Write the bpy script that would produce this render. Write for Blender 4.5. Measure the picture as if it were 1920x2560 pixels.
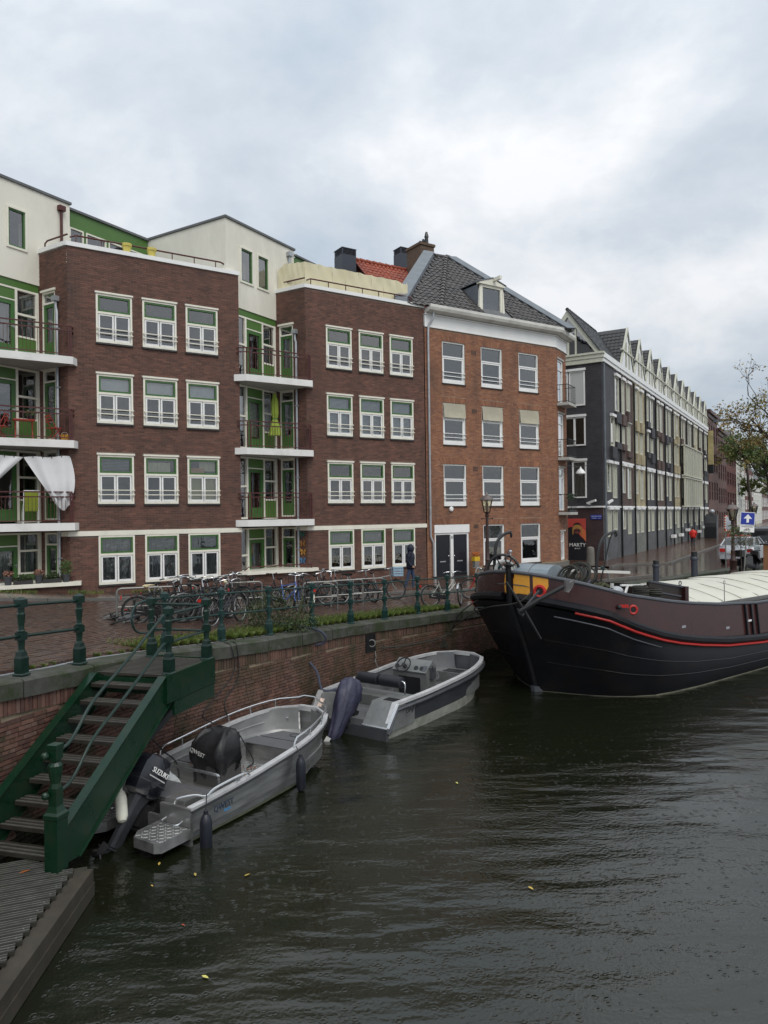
import bpy, math, random
from mathutils import Matrix, Vector
R = math.radians
rnd = random.Random(7)
for o in list(bpy.data.objects):
    bpy.data.objects.remove(o)
SC = bpy.context.scene
COL = SC.collection

# ------------------------------------------------------------------ camera
EYE, FPX, PITCH, ROLL = 4.76, 1800.0, R(0.2), R(-0.763)
cam = bpy.data.objects.new('camera', bpy.data.cameras.new('camera'))
COL.objects.link(cam)
cam.data.sensor_fit = 'VERTICAL'
cam.data.sensor_height = 36.0
cam.data.lens = FPX / 2560.0 * 36.0
cam.data.clip_start, cam.data.clip_end = 0.1, 3000
cam.matrix_world = Matrix.Translation((0, 0, EYE)) @ Matrix.Rotation(R(90) + PITCH, 4, 'X') @ Matrix.Rotation(ROLL, 4, 'Z')
SC.camera = cam

# ------------------------------------------------------------------ sky, sun, exposure
SUN_EL, SUN_AZ = R(50), R(155)          # high, behind the camera and to its right
W = bpy.data.worlds.new('World'); SC.world = W; W.use_nodes = True
nt = W.node_tree; nt.nodes.clear()
def wn(t, **k):
    n = nt.nodes.new(t)
    for a, b in k.items(): setattr(n, a, b)
    return n
def L(a, b): nt.links.new(a, b)
out = wn('ShaderNodeOutputWorld'); bg = wn('ShaderNodeBackground')
sky = wn('ShaderNodeTexSky'); sky.sky_type = 'NISHITA'; sky.sun_disc = False
sky.sun_elevation = SUN_EL; sky.sun_rotation = SUN_AZ; sky.air_density = 1.0; sky.dust_density = 3.0; sky.ozone_density = 2.0
tc = wn('ShaderNodeTexCoord'); sep = wn('ShaderNodeSeparateXYZ'); L(tc.outputs['Generated'], sep.inputs[0])
def mth(op, a, b=None, c=None):
    n = wn('ShaderNodeMath', operation=op)
    for i, v in enumerate((a, b, c)):
        if v is None: continue
        if isinstance(v, (int, float)): n.inputs[i].default_value = v
        else: L(v, n.inputs[i])
    return n.outputs[0]
# the cloud deck is a level sheet overhead: direction divided by height gives its perspective
zc = mth('MAXIMUM', sep.outputs[2], 0.0)
den = mth('ADD', zc, 0.42)
cx = mth('DIVIDE', sep.outputs[0], den); cy = mth('DIVIDE', sep.outputs[1], den)
comb = wn('ShaderNodeCombineXYZ'); L(cx, comb.inputs[0]); L(cy, comb.inputs[1]); comb.inputs[2].default_value = 5.15
n1 = wn('ShaderNodeTexNoise'); n1.inputs['Scale'].default_value = 1.75; n1.inputs['Detail'].default_value = 8; n1.inputs['Roughness'].default_value = 0.56; n1.inputs['Distortion'].default_value = 0.15
L(comb.outputs[0], n1.inputs['Vector'])
cr = wn('ShaderNodeValToRGB'); L(n1.outputs[0], cr.inputs[0])
e = cr.color_ramp.elements
e[0].position = 0.35; e[0].color = (4.6, 5.4, 6.3, 1)
e[1].position = 0.63; e[1].color = (9.1, 9.2, 9.4, 1)
m_ = e.new(0.50); m_.color = (6.5, 7.05, 7.65, 1)
# an overcast sky is brighter towards the zenith
grad = mth('MULTIPLY_ADD', zc, 0.62, 0.90)
gm = wn('ShaderNodeMix', data_type='RGBA', blend_type='MULTIPLY'); gm.inputs[0].default_value = 1.0
L(cr.outputs[0], gm.inputs[6]); gc = wn('ShaderNodeCombineXYZ')
for i in range(3): L(grad, gc.inputs[i])
L(gc.outputs[0], gm.inputs[7])
mx = wn('ShaderNodeMix', data_type='RGBA'); mx.inputs[0].default_value = 0.9
L(sky.outputs[0], mx.inputs[6]); L(gm.outputs[2], mx.inputs[7])
L(mx.outputs[2], bg.inputs['Color']); bg.inputs['Strength'].default_value = 0.1
L(bg.outputs[0], out.inputs[0])
sl = bpy.data.lights.new('sun', 'SUN'); sl.energy = 1.5; sl.angle = R(35); sl.color = (1.0, 0.97, 0.92)
so = bpy.data.objects.new('sun', sl); COL.objects.link(so)
dv = Vector((math.sin(SUN_AZ) * math.cos(SUN_EL), math.cos(SUN_AZ) * math.cos(SUN_EL), math.sin(SUN_EL)))
so.rotation_euler = dv.to_track_quat('Z', 'Y').to_euler()
VS = SC.view_settings
SC.display_settings.display_device = 'sRGB'
VS.view_transform = 'Standard'; VS.look = 'None'; VS.gamma = 1; VS.use_curve_mapping = False; VS.exposure = 0.0

# ------------------------------------------------------------------ surveying helpers: sight lines from the camera onto real planes
def ray(px, py):
    x, y = px - 960, py - 1280
    c, s = math.cos(ROLL), math.sin(ROLL)
    u, v = c * x + s * y, -s * x + c * y
    d = (u / FPX, 1.0, -v / FPX); c, s = math.cos(PITCH), math.sin(PITCH)
    return Vector((d[0], c * d[1] - s * d[2], s * d[1] + c * d[2]))
def atZ(px, py, z):
    d = ray(px, py); k = (z - EYE) / d[2]; return Vector((d[0] * k, d[1] * k, z))
def atY(px, py, Y):
    d = ray(px, py); k = Y / d[1]; return Vector((0, 0, EYE)) + d * k
AA, BB = R(90 - 57.37), R(90 - 31.2)        # bearings of the two house fronts
def fr(a, t, n, z=0.0): return Vector((t * math.cos(a) - n * math.sin(a), t * math.sin(a) + n * math.cos(a), z))
def A(t, n, z=0.0): return fr(AA, t, n, z)
def B(t, n, z=0.0): return fr(BB, t, n, z)
def toA(p): return (p[0] * math.cos(AA) + p[1] * math.sin(AA), -p[0] * math.sin(AA) + p[1] * math.cos(AA))
def toB(p): return (p[0] * math.cos(BB) + p[1] * math.sin(BB), -p[0] * math.sin(BB) + p[1] * math.cos(BB))
def B2A(t, n): return toA(B(t, n))
def lerp(tab, x):
    if x <= tab[0][0]: return tab[0][1]
    for (a, b), (c, d) in zip(tab, tab[1:]):
        if x <= c: return b + (d - b) * (x - a) / (c - a)
    return tab[-1][1]
GZ = [(-8, 2.95), (-3, 2.72), (0.9, 2.48), (3, 2.30), (5, 2.15), (8.5, 1.98), (11.5, 1.85), (14.4, 1.76), (18.5, 1.80), (30, 1.83)]
def gz(x, y): return lerp(GZ, toA((x, y))[0])
def onG(px, py, dz=0.0):
    z = 2.0
    for _ in range(12):
        p = atZ(px, py, z); z = gz(p[0], p[1]) + dz
    return atZ(px, py, z)

# ------------------------------------------------------------------ mesh builder
class M:
    def __init__(s, T=None): s.v = []; s.f = []; s.tone = []; s.mi = []; s.T = T; s.cur = 0; s.ct = 0.5
    def _a(s, pts):
        b = len(s.v)
        if s.T is not None: pts = [s.T @ Vector(p) for p in pts]
        s.v.extend([tuple(p) for p in pts]); return b
    def _f(s, f, t=None): s.f.append(f); s.tone.append(s.ct if t is None else t); s.mi.append(s.cur)
    def box(s, x0, x1, y0, y1, z0, z1, skip='', t=None):
        b = s._a([(x0, y0, z0), (x1, y0, z0), (x1, y1, z0), (x0, y1, z0), (x0, y0, z1), (x1, y0, z1), (x1, y1, z1), (x0, y1, z1)])
        for k, f in (('b', (3, 2, 1, 0)), ('t', (4, 5, 6, 7)), ('f', (0, 1, 5, 4)), ('r', (1, 2, 6, 5)), ('k', (2, 3, 7, 6)), ('l', (3, 0, 4, 7))):
            if k not in skip: s._f(tuple(b + i for i in f), t)
        return s
    def hexa(s, p, t=None):        # 8 points: bottom 4, top 4
        b = s._a(p)
        for f in ((3, 2, 1, 0), (4, 5, 6, 7), (0, 1, 5, 4), (1, 2, 6, 5), (2, 3, 7, 6), (3, 0, 4, 7)): s._f(tuple(b + i for i in f), t)
        return s
    def quad(s, *p, t=None):
        b = s._a(p); s._f(tuple(range(b, b + len(p))), t); return s
    def prism(s, poly, z0, z1):    # poly in xy
        n = len(poly); b = s._a([(p[0], p[1], z0) for p in poly] + [(p[0], p[1], z1) for p in poly])
        s._f(tuple(range(b + n - 1, b - 1, -1))); s._f(tuple(range(b + n, b + 2 * n)))
        for i in range(n): j = (i + 1) % n; s._f((b + i, b + j, b + n + j, b + n + i))
        return s
    def prismy(s, poly, y0, y1):   # poly in xz, extruded along y
        n = len(poly); b = s._a([(p[0], y0, p[1]) for p in poly] + [(p[0], y1, p[1]) for p in poly])
        s._f(tuple(range(b, b + n))); s._f(tuple(range(b + 2 * n - 1, b + n - 1, -1)))
        for i in range(n): j = (i + 1) % n; s._f((b + j, b + i, b + n + i, b + n + j))
        return s
    def loft(s, rings, close=True, caps=True):
        n = len(rings[0]); bs = [s._a(r) for r in rings]
        for a, b in zip(bs, bs[1:]):
            for i in range(n if close else n - 1):
                j = (i + 1) % n; s._f((a + i, a + j, b + j, b + i))
        if caps and close:
            s._f(tuple(range(bs[0] + n - 1, bs[0] - 1, -1))); s._f(tuple(range(bs[-1], bs[-1] + n)))
        return s
    def lathe(s, prof, n=12, x=0, y=0, rot=0.0, cap=True):   # prof (r, z)
        return s.loft([[(x + r * math.cos(rot + 2 * math.pi * i / n), y + r * math.sin(rot + 2 * math.pi * i / n), z) for i in range(n)] for r, z in prof], caps=cap)
    def tube(s, pts, r, n=6, caps=True, closed=False):
        pts = [Vector(p) for p in pts]; rings = []; N = len(pts)
        rr = r if isinstance(r, (list, tuple)) else [r] * N
        up = None
        for i, p in enumerate(pts):
            if closed: d = pts[(i + 1) % N] - pts[i - 1]
            else: d = pts[min(i + 1, N - 1)] - pts[max(i - 1, 0)]
            if d.length < 1e-9: d = Vector((0, 0, 1))
            d.normalize()
            if up is None: up = Vector((0, 0, 1)) if abs(d.z) < 0.95 else Vector((1, 0, 0))
            a = d.cross(up)
            if a.length < 1e-3: a = d.cross(Vector((1, 0, 0)) if abs(d.x) < .9 else Vector((0, 1, 0)))
            a.normalize(); b = a.cross(d); b.normalize(); up = b
            rings.append([p + (a * math.cos(2 * math.pi * k / n) + b * math.sin(2 * math.pi * k / n)) * rr[i] for k in range(n)])
        if closed: rings.append(rings[0])
        return s.loft(rings, caps=caps and not closed)
    def bar(s, p, q, w, h=None):   # square bar
        h = h or w; p = Vector(p); q = Vector(q); d = (q - p).normalized()
        u = Vector((0, 0, 1)) if abs(d.z) < .95 else Vector((1, 0, 0))
        a = d.cross(u).normalized(); b = a.cross(d)
        c = [(-1, -1), (1, -1), (1, 1), (-1, 1)]
        return s.loft([[e + a * (i * w / 2) + b * (j * h / 2) for i, j in c] for e in (p, q)])
    def ball(s, c, r, n=10, m=6, sc=(1, 1, 1)):
        return s.loft([[(c[0] + sc[0] * r * math.sin(math.pi * j / m) * math.cos(2 * math.pi * i / n), c[1] + sc[1] * r * math.sin(math.pi * j / m) * math.sin(2 * math.pi * i / n), c[2] - sc[2] * r * math.cos(math.pi * j / m)) for i in range(n)] for j in range(1, m)], caps=True)
    def torus(s, R_, r, n=24, m=6, c=(0, 0, 0), axis='y'):
        pts = []
        for i in range(n):
            a = 2 * math.pi * i / n; u, v = R_ * math.cos(a), R_ * math.sin(a)
            pts.append({'y': (c[0] + u, c[1], c[2] + v), 'z': (c[0] + u, c[1] + v, c[2]), 'x': (c[0], c[1] + u, c[2] + v)}[axis])
        return s.tube(pts, r, m, closed=True)
    def mesh(s, name, mats, smooth=False):
        me = bpy.data.meshes.new(name); me.from_pydata(s.v, [], s.f)
        for m in (mats if isinstance(mats, (list, tuple)) else [mats]): me.materials.append(m)
        if any(s.mi): me.polygons.foreach_set('material_index', s.mi)
        at = me.attributes.new('tone', 'FLOAT', 'FACE'); at.data.foreach_set('value', s.tone)
        if smooth:
            me.polygons.foreach_set('use_smooth', [True] * len(s.f))
            if smooth != 'all': me.set_sharp_from_angle(angle=R(38))
        me.update(); return me

def raw(name, me, parent=None, loc=(0, 0, 0), rz=0.0, rot=None):
    o = bpy.data.objects.new(name, me); COL.objects.link(o); o.location = loc
    o.rotation_euler = rot if rot is not None else (0, 0, rz)
    if parent is not None: o.parent = parent
    return o
def O(name, m, mats, parent=None, loc=(0, 0, 0), rz=0.0, rot=None, smooth=False, kind=None):
    o = raw(name, m.mesh(name, mats, smooth), parent, loc, rz, rot)
    if kind: o['kind'] = kind
    return o
def tag(o, label, cat, group=None):
    o['label'] = label; o['category'] = cat
    if group: o['group'] = group
    return o
def thing(name, label, cat, loc=(0, 0, 0), rz=0.0, group=None, rot=None):
    return tag(raw(name, None, None, loc, rz, rot), label, cat, group)
def dup(o, parent=None):
    c = o.copy(); COL.objects.link(c)
    if parent is not None: c.parent = parent
    for ch in list(o.children): dup(ch, c)
    return c
def bez(p, n=8):   # Catmull-Rom through points
    p = [Vector(q) for q in p]; q = [p[0] * 2 - p[1]] + p + [p[-1] * 2 - p[-2]]; r = []
    for i in range(1, len(q) - 2):
        for k in range(n):
            t = k / n
            r.append(0.5 * ((2 * q[i]) + (q[i + 1] - q[i - 1]) * t + (2 * q[i - 1] - 5 * q[i] + 4 * q[i + 1] - q[i + 2]) * t * t + (3 * q[i] - q[i - 1] - 3 * q[i + 1] + q[i + 2]) * t ** 3))
    return r + [p[-1]]
def sag(p, q, d, n=12):
    p = Vector(p); q = Vector(q)
    return [p.lerp(q, i / n) - Vector((0, 0, d * 4 * (i / n) * (1 - i / n))) for i in range(n + 1)]

# ------------------------------------------------------------------ materials
MATS = {}
def mat(name, col, rough=0.5, metal=0.0, var=0.18, scale=6.0, bump=0.0, bscale=60.0, spec=0.5, cols=None, attr=None, dirt=None, dscale=1.3, damt=0.5, coat=0.0, emit=None, stretch=None, dlo=.5):
    """Principled surface; cols: tones picked per face (attr='tone') or per object (attr='object'); dirt: colour of irregular stains."""
    if name in MATS: return MATS[name]
    m = bpy.data.materials.new(name); m.use_nodes = True; t = m.node_tree; p = t.nodes['Principled BSDF']
    def nn(ty): return t.nodes.new(ty)
    lk = t.links.new
    tcn = nn('ShaderNodeTexCoord'); vec = tcn.outputs['Object']
    if stretch:
        mp = nn('ShaderNodeMapping'); mp.inputs['Scale'].default_value = stretch; lk(vec, mp.inputs[0]); vec = mp.outputs[0]
    if cols:
        rp = nn('ShaderNodeValToRGB'); rp.color_ramp.interpolation = 'CONSTANT' if attr == 'object' else 'LINEAR'
        el = rp.color_ramp.elements
        while len(el) < len(cols): el.new(0.5)
        for i, c in enumerate(cols): el[i].position = i / max(1, len(cols) - (0 if attr == 'object' else 1)); el[i].color = (*c, 1)
        if attr == 'object': oi = nn('ShaderNodeObjectInfo'); lk(oi.outputs['Random'], rp.inputs[0])
        else: an = nn('ShaderNodeAttribute'); an.attribute_name = 'tone'; lk(an.outputs['Fac'], rp.inputs[0])
        base = rp.outputs[0]
    else:
        rg = nn('ShaderNodeRGB'); rg.outputs[0].default_value = (*col, 1); base = rg.outputs[0]
    if var:
        no = nn('ShaderNodeTexNoise'); no.inputs['Scale'].default_value = scale; no.inputs['Detail'].default_value = 5; no.inputs['Roughness'].default_value = .6; lk(vec, no.inputs['Vector'])
        mr = nn('ShaderNodeMapRange'); mr.inputs[1].default_value = .25; mr.inputs[2].default_value = .75; mr.inputs[3].default_value = 1 - var; mr.inputs[4].default_value = 1 + var; lk(no.outputs[0], mr.inputs[0])
        mu = nn('ShaderNodeMix'); mu.data_type = 'RGBA'; mu.blend_type = 'MULTIPLY'; mu.inputs[0].default_value = 1; lk(base, mu.inputs[6]); lk(mr.outputs[0], mu.inputs[7]); base = mu.outputs[2]
        rr = nn('ShaderNodeMapRange'); rr.inputs[3].default_value = max(0, rough - .08); rr.inputs[4].default_value = min(1, rough + .1); lk(no.outputs[0], rr.inputs[0]); lk(rr.outputs[0], p.inputs['Roughness'])
    else: p.inputs['Roughness'].default_value = rough
    if dirt:
        dn = nn('ShaderNodeTexNoise'); dn.inputs['Scale'].default_value = dscale; dn.inputs['Detail'].default_value = 8; dn.inputs['Roughness'].default_value = .68; lk(vec, dn.inputs['Vector'])
        dr = nn('ShaderNodeMapRange'); dr.inputs[1].default_value = dlo; dr.inputs[2].default_value = dlo + .18; dr.inputs[4].default_value = damt; lk(dn.outputs[0], dr.inputs[0])
        dm = nn('ShaderNodeMix'); dm.data_type = 'RGBA'; lk(dr.outputs[0], dm.inputs[0]); lk(base, dm.inputs[6]); dm.inputs[7].default_value = (*dirt, 1); base = dm.outputs[2]
    lk(base, p.inputs['Base Color']); p.inputs['Metallic'].default_value = metal
    p.inputs['Specular IOR Level'].default_value = spec
    if coat: p.inputs['Coat Weight'].default_value = coat; p.inputs['Coat Roughness'].default_value = .12
    if bump:
        bn = nn('ShaderNodeTexNoise'); bn.inputs['Scale'].default_value = bscale; bn.inputs['Detail'].default_value = 4; lk(vec, bn.inputs['Vector'])
        bu = nn('ShaderNodeBump'); bu.inputs['Strength'].default_value = bump; bu.inputs['Distance'].default_value = .01; lk(bn.outputs[0], bu.inputs['Height']); lk(bu.outputs[0], p.inputs['Normal'])
    if emit: p.inputs['Emission Color'].default_value = (*emit, 1); p.inputs['Emission Strength'].default_value = 1
    MATS[name] = m; return m

BRICK_DARK = [(.085, .041, .030), (.122, .055, .039), (.158, .072, .049), (.104, .051, .039), (.18, .084, .057)]
BRICK_ORANGE = [(.255, .11, .060), (.31, .138, .074), (.22, .093, .054), (.335, .16, .09), (.185, .085, .056)]
BRICK_QUAY = [(.125, .060, .044), (.165, .085, .064), (.105, .05, .038), (.15, .088, .07), (.085, .043, .034)]
BRICK_BLACK = [(.022, .02, .024), (.032, .029, .033), (.04, .036, .04), (.026, .023, .027)]
m_brd = mat('dark_brick', None, .75, var=.28, scale=1.1, cols=BRICK_DARK, bump=.25, bscale=90, dirt=(.05, .033, .028), dscale=.9, damt=.5, stretch=(1.5, 1.5, .35))
m_bro = mat('orange_brick', None, .75, var=.22, scale=1.2, cols=BRICK_ORANGE, bump=.25, bscale=90, dirt=(.09, .052, .038), dscale=.9, damt=.5, stretch=(1.5, 1.5, .35))
m_brk = mat('black_brick', None, .6, var=.2, scale=2, cols=BRICK_BLACK, bump=.2, bscale=60)
m_mort_d = mat('dark_mortar', (.19, .14, .115), .9, var=.25, scale=3)
m_mort_o = mat('pale_mortar', (.29, .21, .145), .9, var=.2, scale=3)
m_mort_k = mat('black_mortar', (.035, .032, .035), .85, var=.2, scale=3)
m_cream = mat('cream_paint', (.80, .77, .66), .4, var=.05, scale=3, dirt=(.45, .43, .36), dscale=2.0, damt=.25)
m_white = mat('white_paint', (.82, .82, .80), .4, var=.05, scale=4, dirt=(.5, .5, .47), dscale=2.0, damt=.2)
m_green = mat('green_paint', (.05, .135, .032), .35, var=.08, scale=3)
m_greenp = mat('green_panel', (.075, .165, .035), .4, var=.1, scale=1.5)
m_maroon = mat('maroon_metal', (.075, .016, .014), .4, var=.15)
m_render = mat('white_render', (.78, .75, .65), .85, var=.06, scale=.7, dirt=(.5, .47, .39), dscale=.5, damt=.35, bump=.15, bscale=50, stretch=(1, 1, .45))
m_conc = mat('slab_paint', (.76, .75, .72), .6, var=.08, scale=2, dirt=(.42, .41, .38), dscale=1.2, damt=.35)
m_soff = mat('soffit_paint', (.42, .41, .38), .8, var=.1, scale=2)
m_roofing = mat('grey_roofing', (.13, .135, .14), .7, var=.2, scale=2)
m_lead = mat('lead_sheet', (.17, .19, .21), .5, metal=.3, var=.2, scale=2)
m_zinc = mat('zinc_pipe', (.42, .44, .46), .45, metal=.5, var=.15, scale=4)
m_sill = mat('dark_stone_sill', (.035, .034, .033), .5, var=.2)
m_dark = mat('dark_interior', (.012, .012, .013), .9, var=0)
m_curt = mat('pale_curtain', (.48, .48, .46), .9, var=.1, scale=3)
m_curtd = mat('grey_curtain', (.27, .285, .28), .9, var=.15, scale=3)
m_blind = mat('white_blind', (.78, .79, .8), .7, var=.05)
m_black = mat('black_metal', (.012, .012, .013), .4, var=.2)
m_rubber = mat('black_rubber', (.018, .018, .018), .7, var=.2, bump=.2, bscale=80)
m_gpaint = mat('dark_green_enamel', (.004, .021, .014), .3, var=.3, scale=5, dirt=(.012, .04, .03), dscale=6, damt=.4, bump=.12, bscale=14)
m_gpaint2 = mat('weathered_green_enamel', (.007, .033, .028), .4, var=.35, scale=8, dirt=(.032, .055, .048), dscale=7, damt=.6, bump=.2, bscale=25)
m_gwell = mat('stair_green_enamel', (.0035, .026, .0115), .28, var=.25, scale=4, dirt=(.022, .016, .008), dscale=4, damt=.45, bump=.15, bscale=11)
m_alu = mat('brushed_aluminium', (.46, .46, .455), .34, metal=.85, var=.3, scale=3, dirt=(.24, .23, .21), dscale=2.2, damt=.55, stretch=(.6, .6, 3))
m_alud = mat('dark_aluminium', (.12, .125, .135), .42, metal=.6, var=.2, scale=4, dirt=(.07, .07, .075), dscale=3, damt=.5)
m_steel = mat('polished_tube', (.62, .63, .64), .25, metal=.9, var=.1)
m_galv = mat('galvanised_tube', (.24, .24, .225), .45, metal=.6, var=.2, scale=10)
m_oldwood = mat('weathered_wood', (.042, .034, .024), .7, var=.35, scale=4, dirt=(.03, .035, .022), dscale=3, damt=.6, bump=.4, bscale=30, stretch=(1, 1, 1))
m_stone = mat('mossy_stone', (.065, .065, .056), .75, var=.35, scale=5, dirt=(.024, .036, .010), dscale=2.2, damt=.9, dlo=.42, bump=.5, bscale=25)

m_gunw = mat('worn_gunwale', (.62, .62, .62), .45, metal=.45, var=.15, scale=5)
def glass_mat(name='window_glass', tint=(.9, .95, .95), k=1.0, dark=None):
    if name in MATS: return MATS[name]
    m = bpy.data.materials.new(name); m.use_nodes = True; t = m.node_tree; t.nodes.clear()
    o = t.nodes.new('ShaderNodeOutputMaterial'); mixn = t.nodes.new('ShaderNodeMixShader'); fr_ = t.nodes.new('ShaderNodeFresnel'); fr_.inputs[0].default_value = 1.52
    tr = t.nodes.new('ShaderNodeBsdfTransparent'); tr.inputs[0].default_value = (*tint, 1)
    gl = t.nodes.new('ShaderNodeBsdfGlossy'); gl.inputs['Roughness'].default_value = .02
    no = t.nodes.new('ShaderNodeTexNoise'); no.inputs['Scale'].default_value = 2.2; bu = t.nodes.new('ShaderNodeBump'); bu.inputs['Strength'].default_value = .10; bu.inputs['Distance'].default_value = .05
    tcn = t.nodes.new('ShaderNodeTexCoord'); t.links.new(tcn.outputs['Object'], no.inputs['Vector']); t.links.new(no.outputs[0], bu.inputs['Height']); t.links.new(bu.outputs[0], gl.inputs['Normal'])
    mu = t.nodes.new('ShaderNodeMath'); mu.operation = 'MULTIPLY'; mu.inputs[1].default_value = 5.0 * k; mu.use_clamp = True
    t.links.new(fr_.outputs[0], mu.inputs[0]); t.links.new(mu.outputs[0], mixn.inputs[0]); t.links.new(tr.outputs[0], mixn.inputs[1]); t.links.new(gl.outputs[0], mixn.inputs[2]); t.links.new(mixn.outputs[0], o.inputs[0])
    MATS[name] = m; return m
m_glass = glass_mat()
# ================================================================== walls and brickwork
def TA(t, n, a=0.0): return Matrix.Translation((t, n, 0)) @ Matrix.Rotation(a, 4, 'Z')
DEL = BB - AA                                    # the second front's bearing inside the first front's frame
def wall(m, x0, x1, z0, z1, holes=(), rev=.16):
    xs = sorted({x0, x1, *[v for h in holes for v in h[:2] if x0 < v < x1]}); zs = sorted({z0, z1, *[v for h in holes for v in h[2:4] if z0 < v < z1]})
    for xa, xb in zip(xs, xs[1:]):
        for za, zb in zip(zs, zs[1:]):
            if not any(h[0] < (xa + xb) / 2 < h[1] and h[2] < (za + zb) / 2 < h[3] for h in holes):
                m.quad((xa, 0, za), (xb, 0, za), (xb, 0, zb), (xa, 0, zb))
    for h in holes:
        a, b, c, d = h[:4]
        m.quad((a, 0, c), (a, rev, c), (b, rev, c), (b, 0, c)); m.quad((a, 0, d), (b, 0, d), (b, rev, d), (a, rev, d))
        m.quad((a, 0, c), (a, 0, d), (a, rev, d), (a, rev, c)); m.quad((b, 0, c), (b, rev, c), (b, rev, d), (b, 0, d))
def abrick(m, xa, xb, za, zb, y=0.0, p=.007):
    j = rnd.uniform(-.003, .003); q = y - p - rnd.uniform(0, .004)
    b = m._a([(xa, y, za), (xb, y, za), (xb, y, zb), (xa, y, zb), (xa, q, za + j * .3), (xb, q + j * .6, za), (xb, q + j * .6, zb), (xa, q, zb)])
    t = rnd.random()
    for f in ((4, 5, 6, 7), (0, 1, 5, 4), (1, 2, 6, 5), (2, 3, 7, 6), (3, 0, 4, 7)): m._f(tuple(b + i for i in f), t)
def bricks(m, x0, x1, z0, z1, holes=(), ch=.0645, bl=.22, jt=.011, soldier=None):
    r = 0; z = z0
    while z + ch <= z1 + .001:
        iv = [(x0, x1)]
        for h in holes:
            if h[2] < z + ch - .006 and h[3] > z + .006:
                nv = []
                for a, b in iv:
                    if h[1] <= a or h[0] >= b: nv.append((a, b)); continue
                    if h[0] > a: nv.append((a, h[0]))
                    if h[1] < b: nv.append((h[1], b))
                iv = nv
        off = (bl / 2 if r % 2 else 0) + rnd.uniform(-.008, .008)
        for a, b in iv:
            k = math.floor((a - x0 - off) / bl); x = x0 + off + k * bl
            while x < b:
                xa, xb = max(a, x + jt / 2), min(b, x + bl - jt / 2)
                if xb - xa > .03: abrick(m, xa, xb, z + jt / 2, z + ch - jt / 2)
                x += bl
        z += ch; r += 1
def soldiers(m, x0, x1, z0, z1, splay=0.0, p=.016):
    n = max(1, round((x1 - x0) / .0645)); w = (x1 - x0) / n; cx_ = (x0 + x1) / 2
    for i in range(n):
        a, b = x0 + i * w + .005, x0 + (i + 1) * w - .005; k = splay
        sa, sb = (a - cx_) * k, (b - cx_) * k
        q = -p - rnd.uniform(0, .004)
        c = m._a([(a, 0, z0), (b, 0, z0), (b + sb, 0, z1), (a + sa, 0, z1), (a, q, z0), (b, q, z0), (b + sb, q, z1), (a + sa, q, z1)]); t = rnd.random()
        for f in ((4, 5, 6, 7), (0, 1, 5, 4), (1, 2, 6, 5), (2, 3, 7, 6), (3, 0, 4, 7)): m._f(tuple(c + i for i in f), t)

def frame_box(m, x0, x1, z0, z1, w, y0, y1, wb=None, wt=None):
    wb = w if wb is None else wb; wt = w if wt is None else wt
    m.box(x0, x0 + w, y0, y1, z0, z1); m.box(x1 - w, x1, y0, y1, z0, z1)
    m.box(x0 + w, x1 - w, y0, y1, z0, z0 + wb); m.box(x0 + w, x1 - w, y0, y1, z1 - wt, z1)
def curtain_mesh(x0, x1, z0, z1, y, folds=9, amp=.025, taper=0.0):
    m = M(); N = folds * 4; a = []
    ph = rnd.uniform(0, 6)
    for k, z in enumerate((z0, (z0 + z1) / 2, z1)):
        a.append([(x0 + (x1 - x0) * i / N, y + amp * math.sin(i * math.pi / 2 + ph + .4 * k * math.sin(i)) + rnd.uniform(-.004, .004), z) for i in range(N + 1)])
    m.loft(a, close=False); return m
def blind_mesh(x0, x1, z0, z1, y, pitch=.05):
    m = M(); z = z0
    while z < z1: m.box(x0, x1, y, y + .035, z, z + .03); z += pitch
    return m

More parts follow.
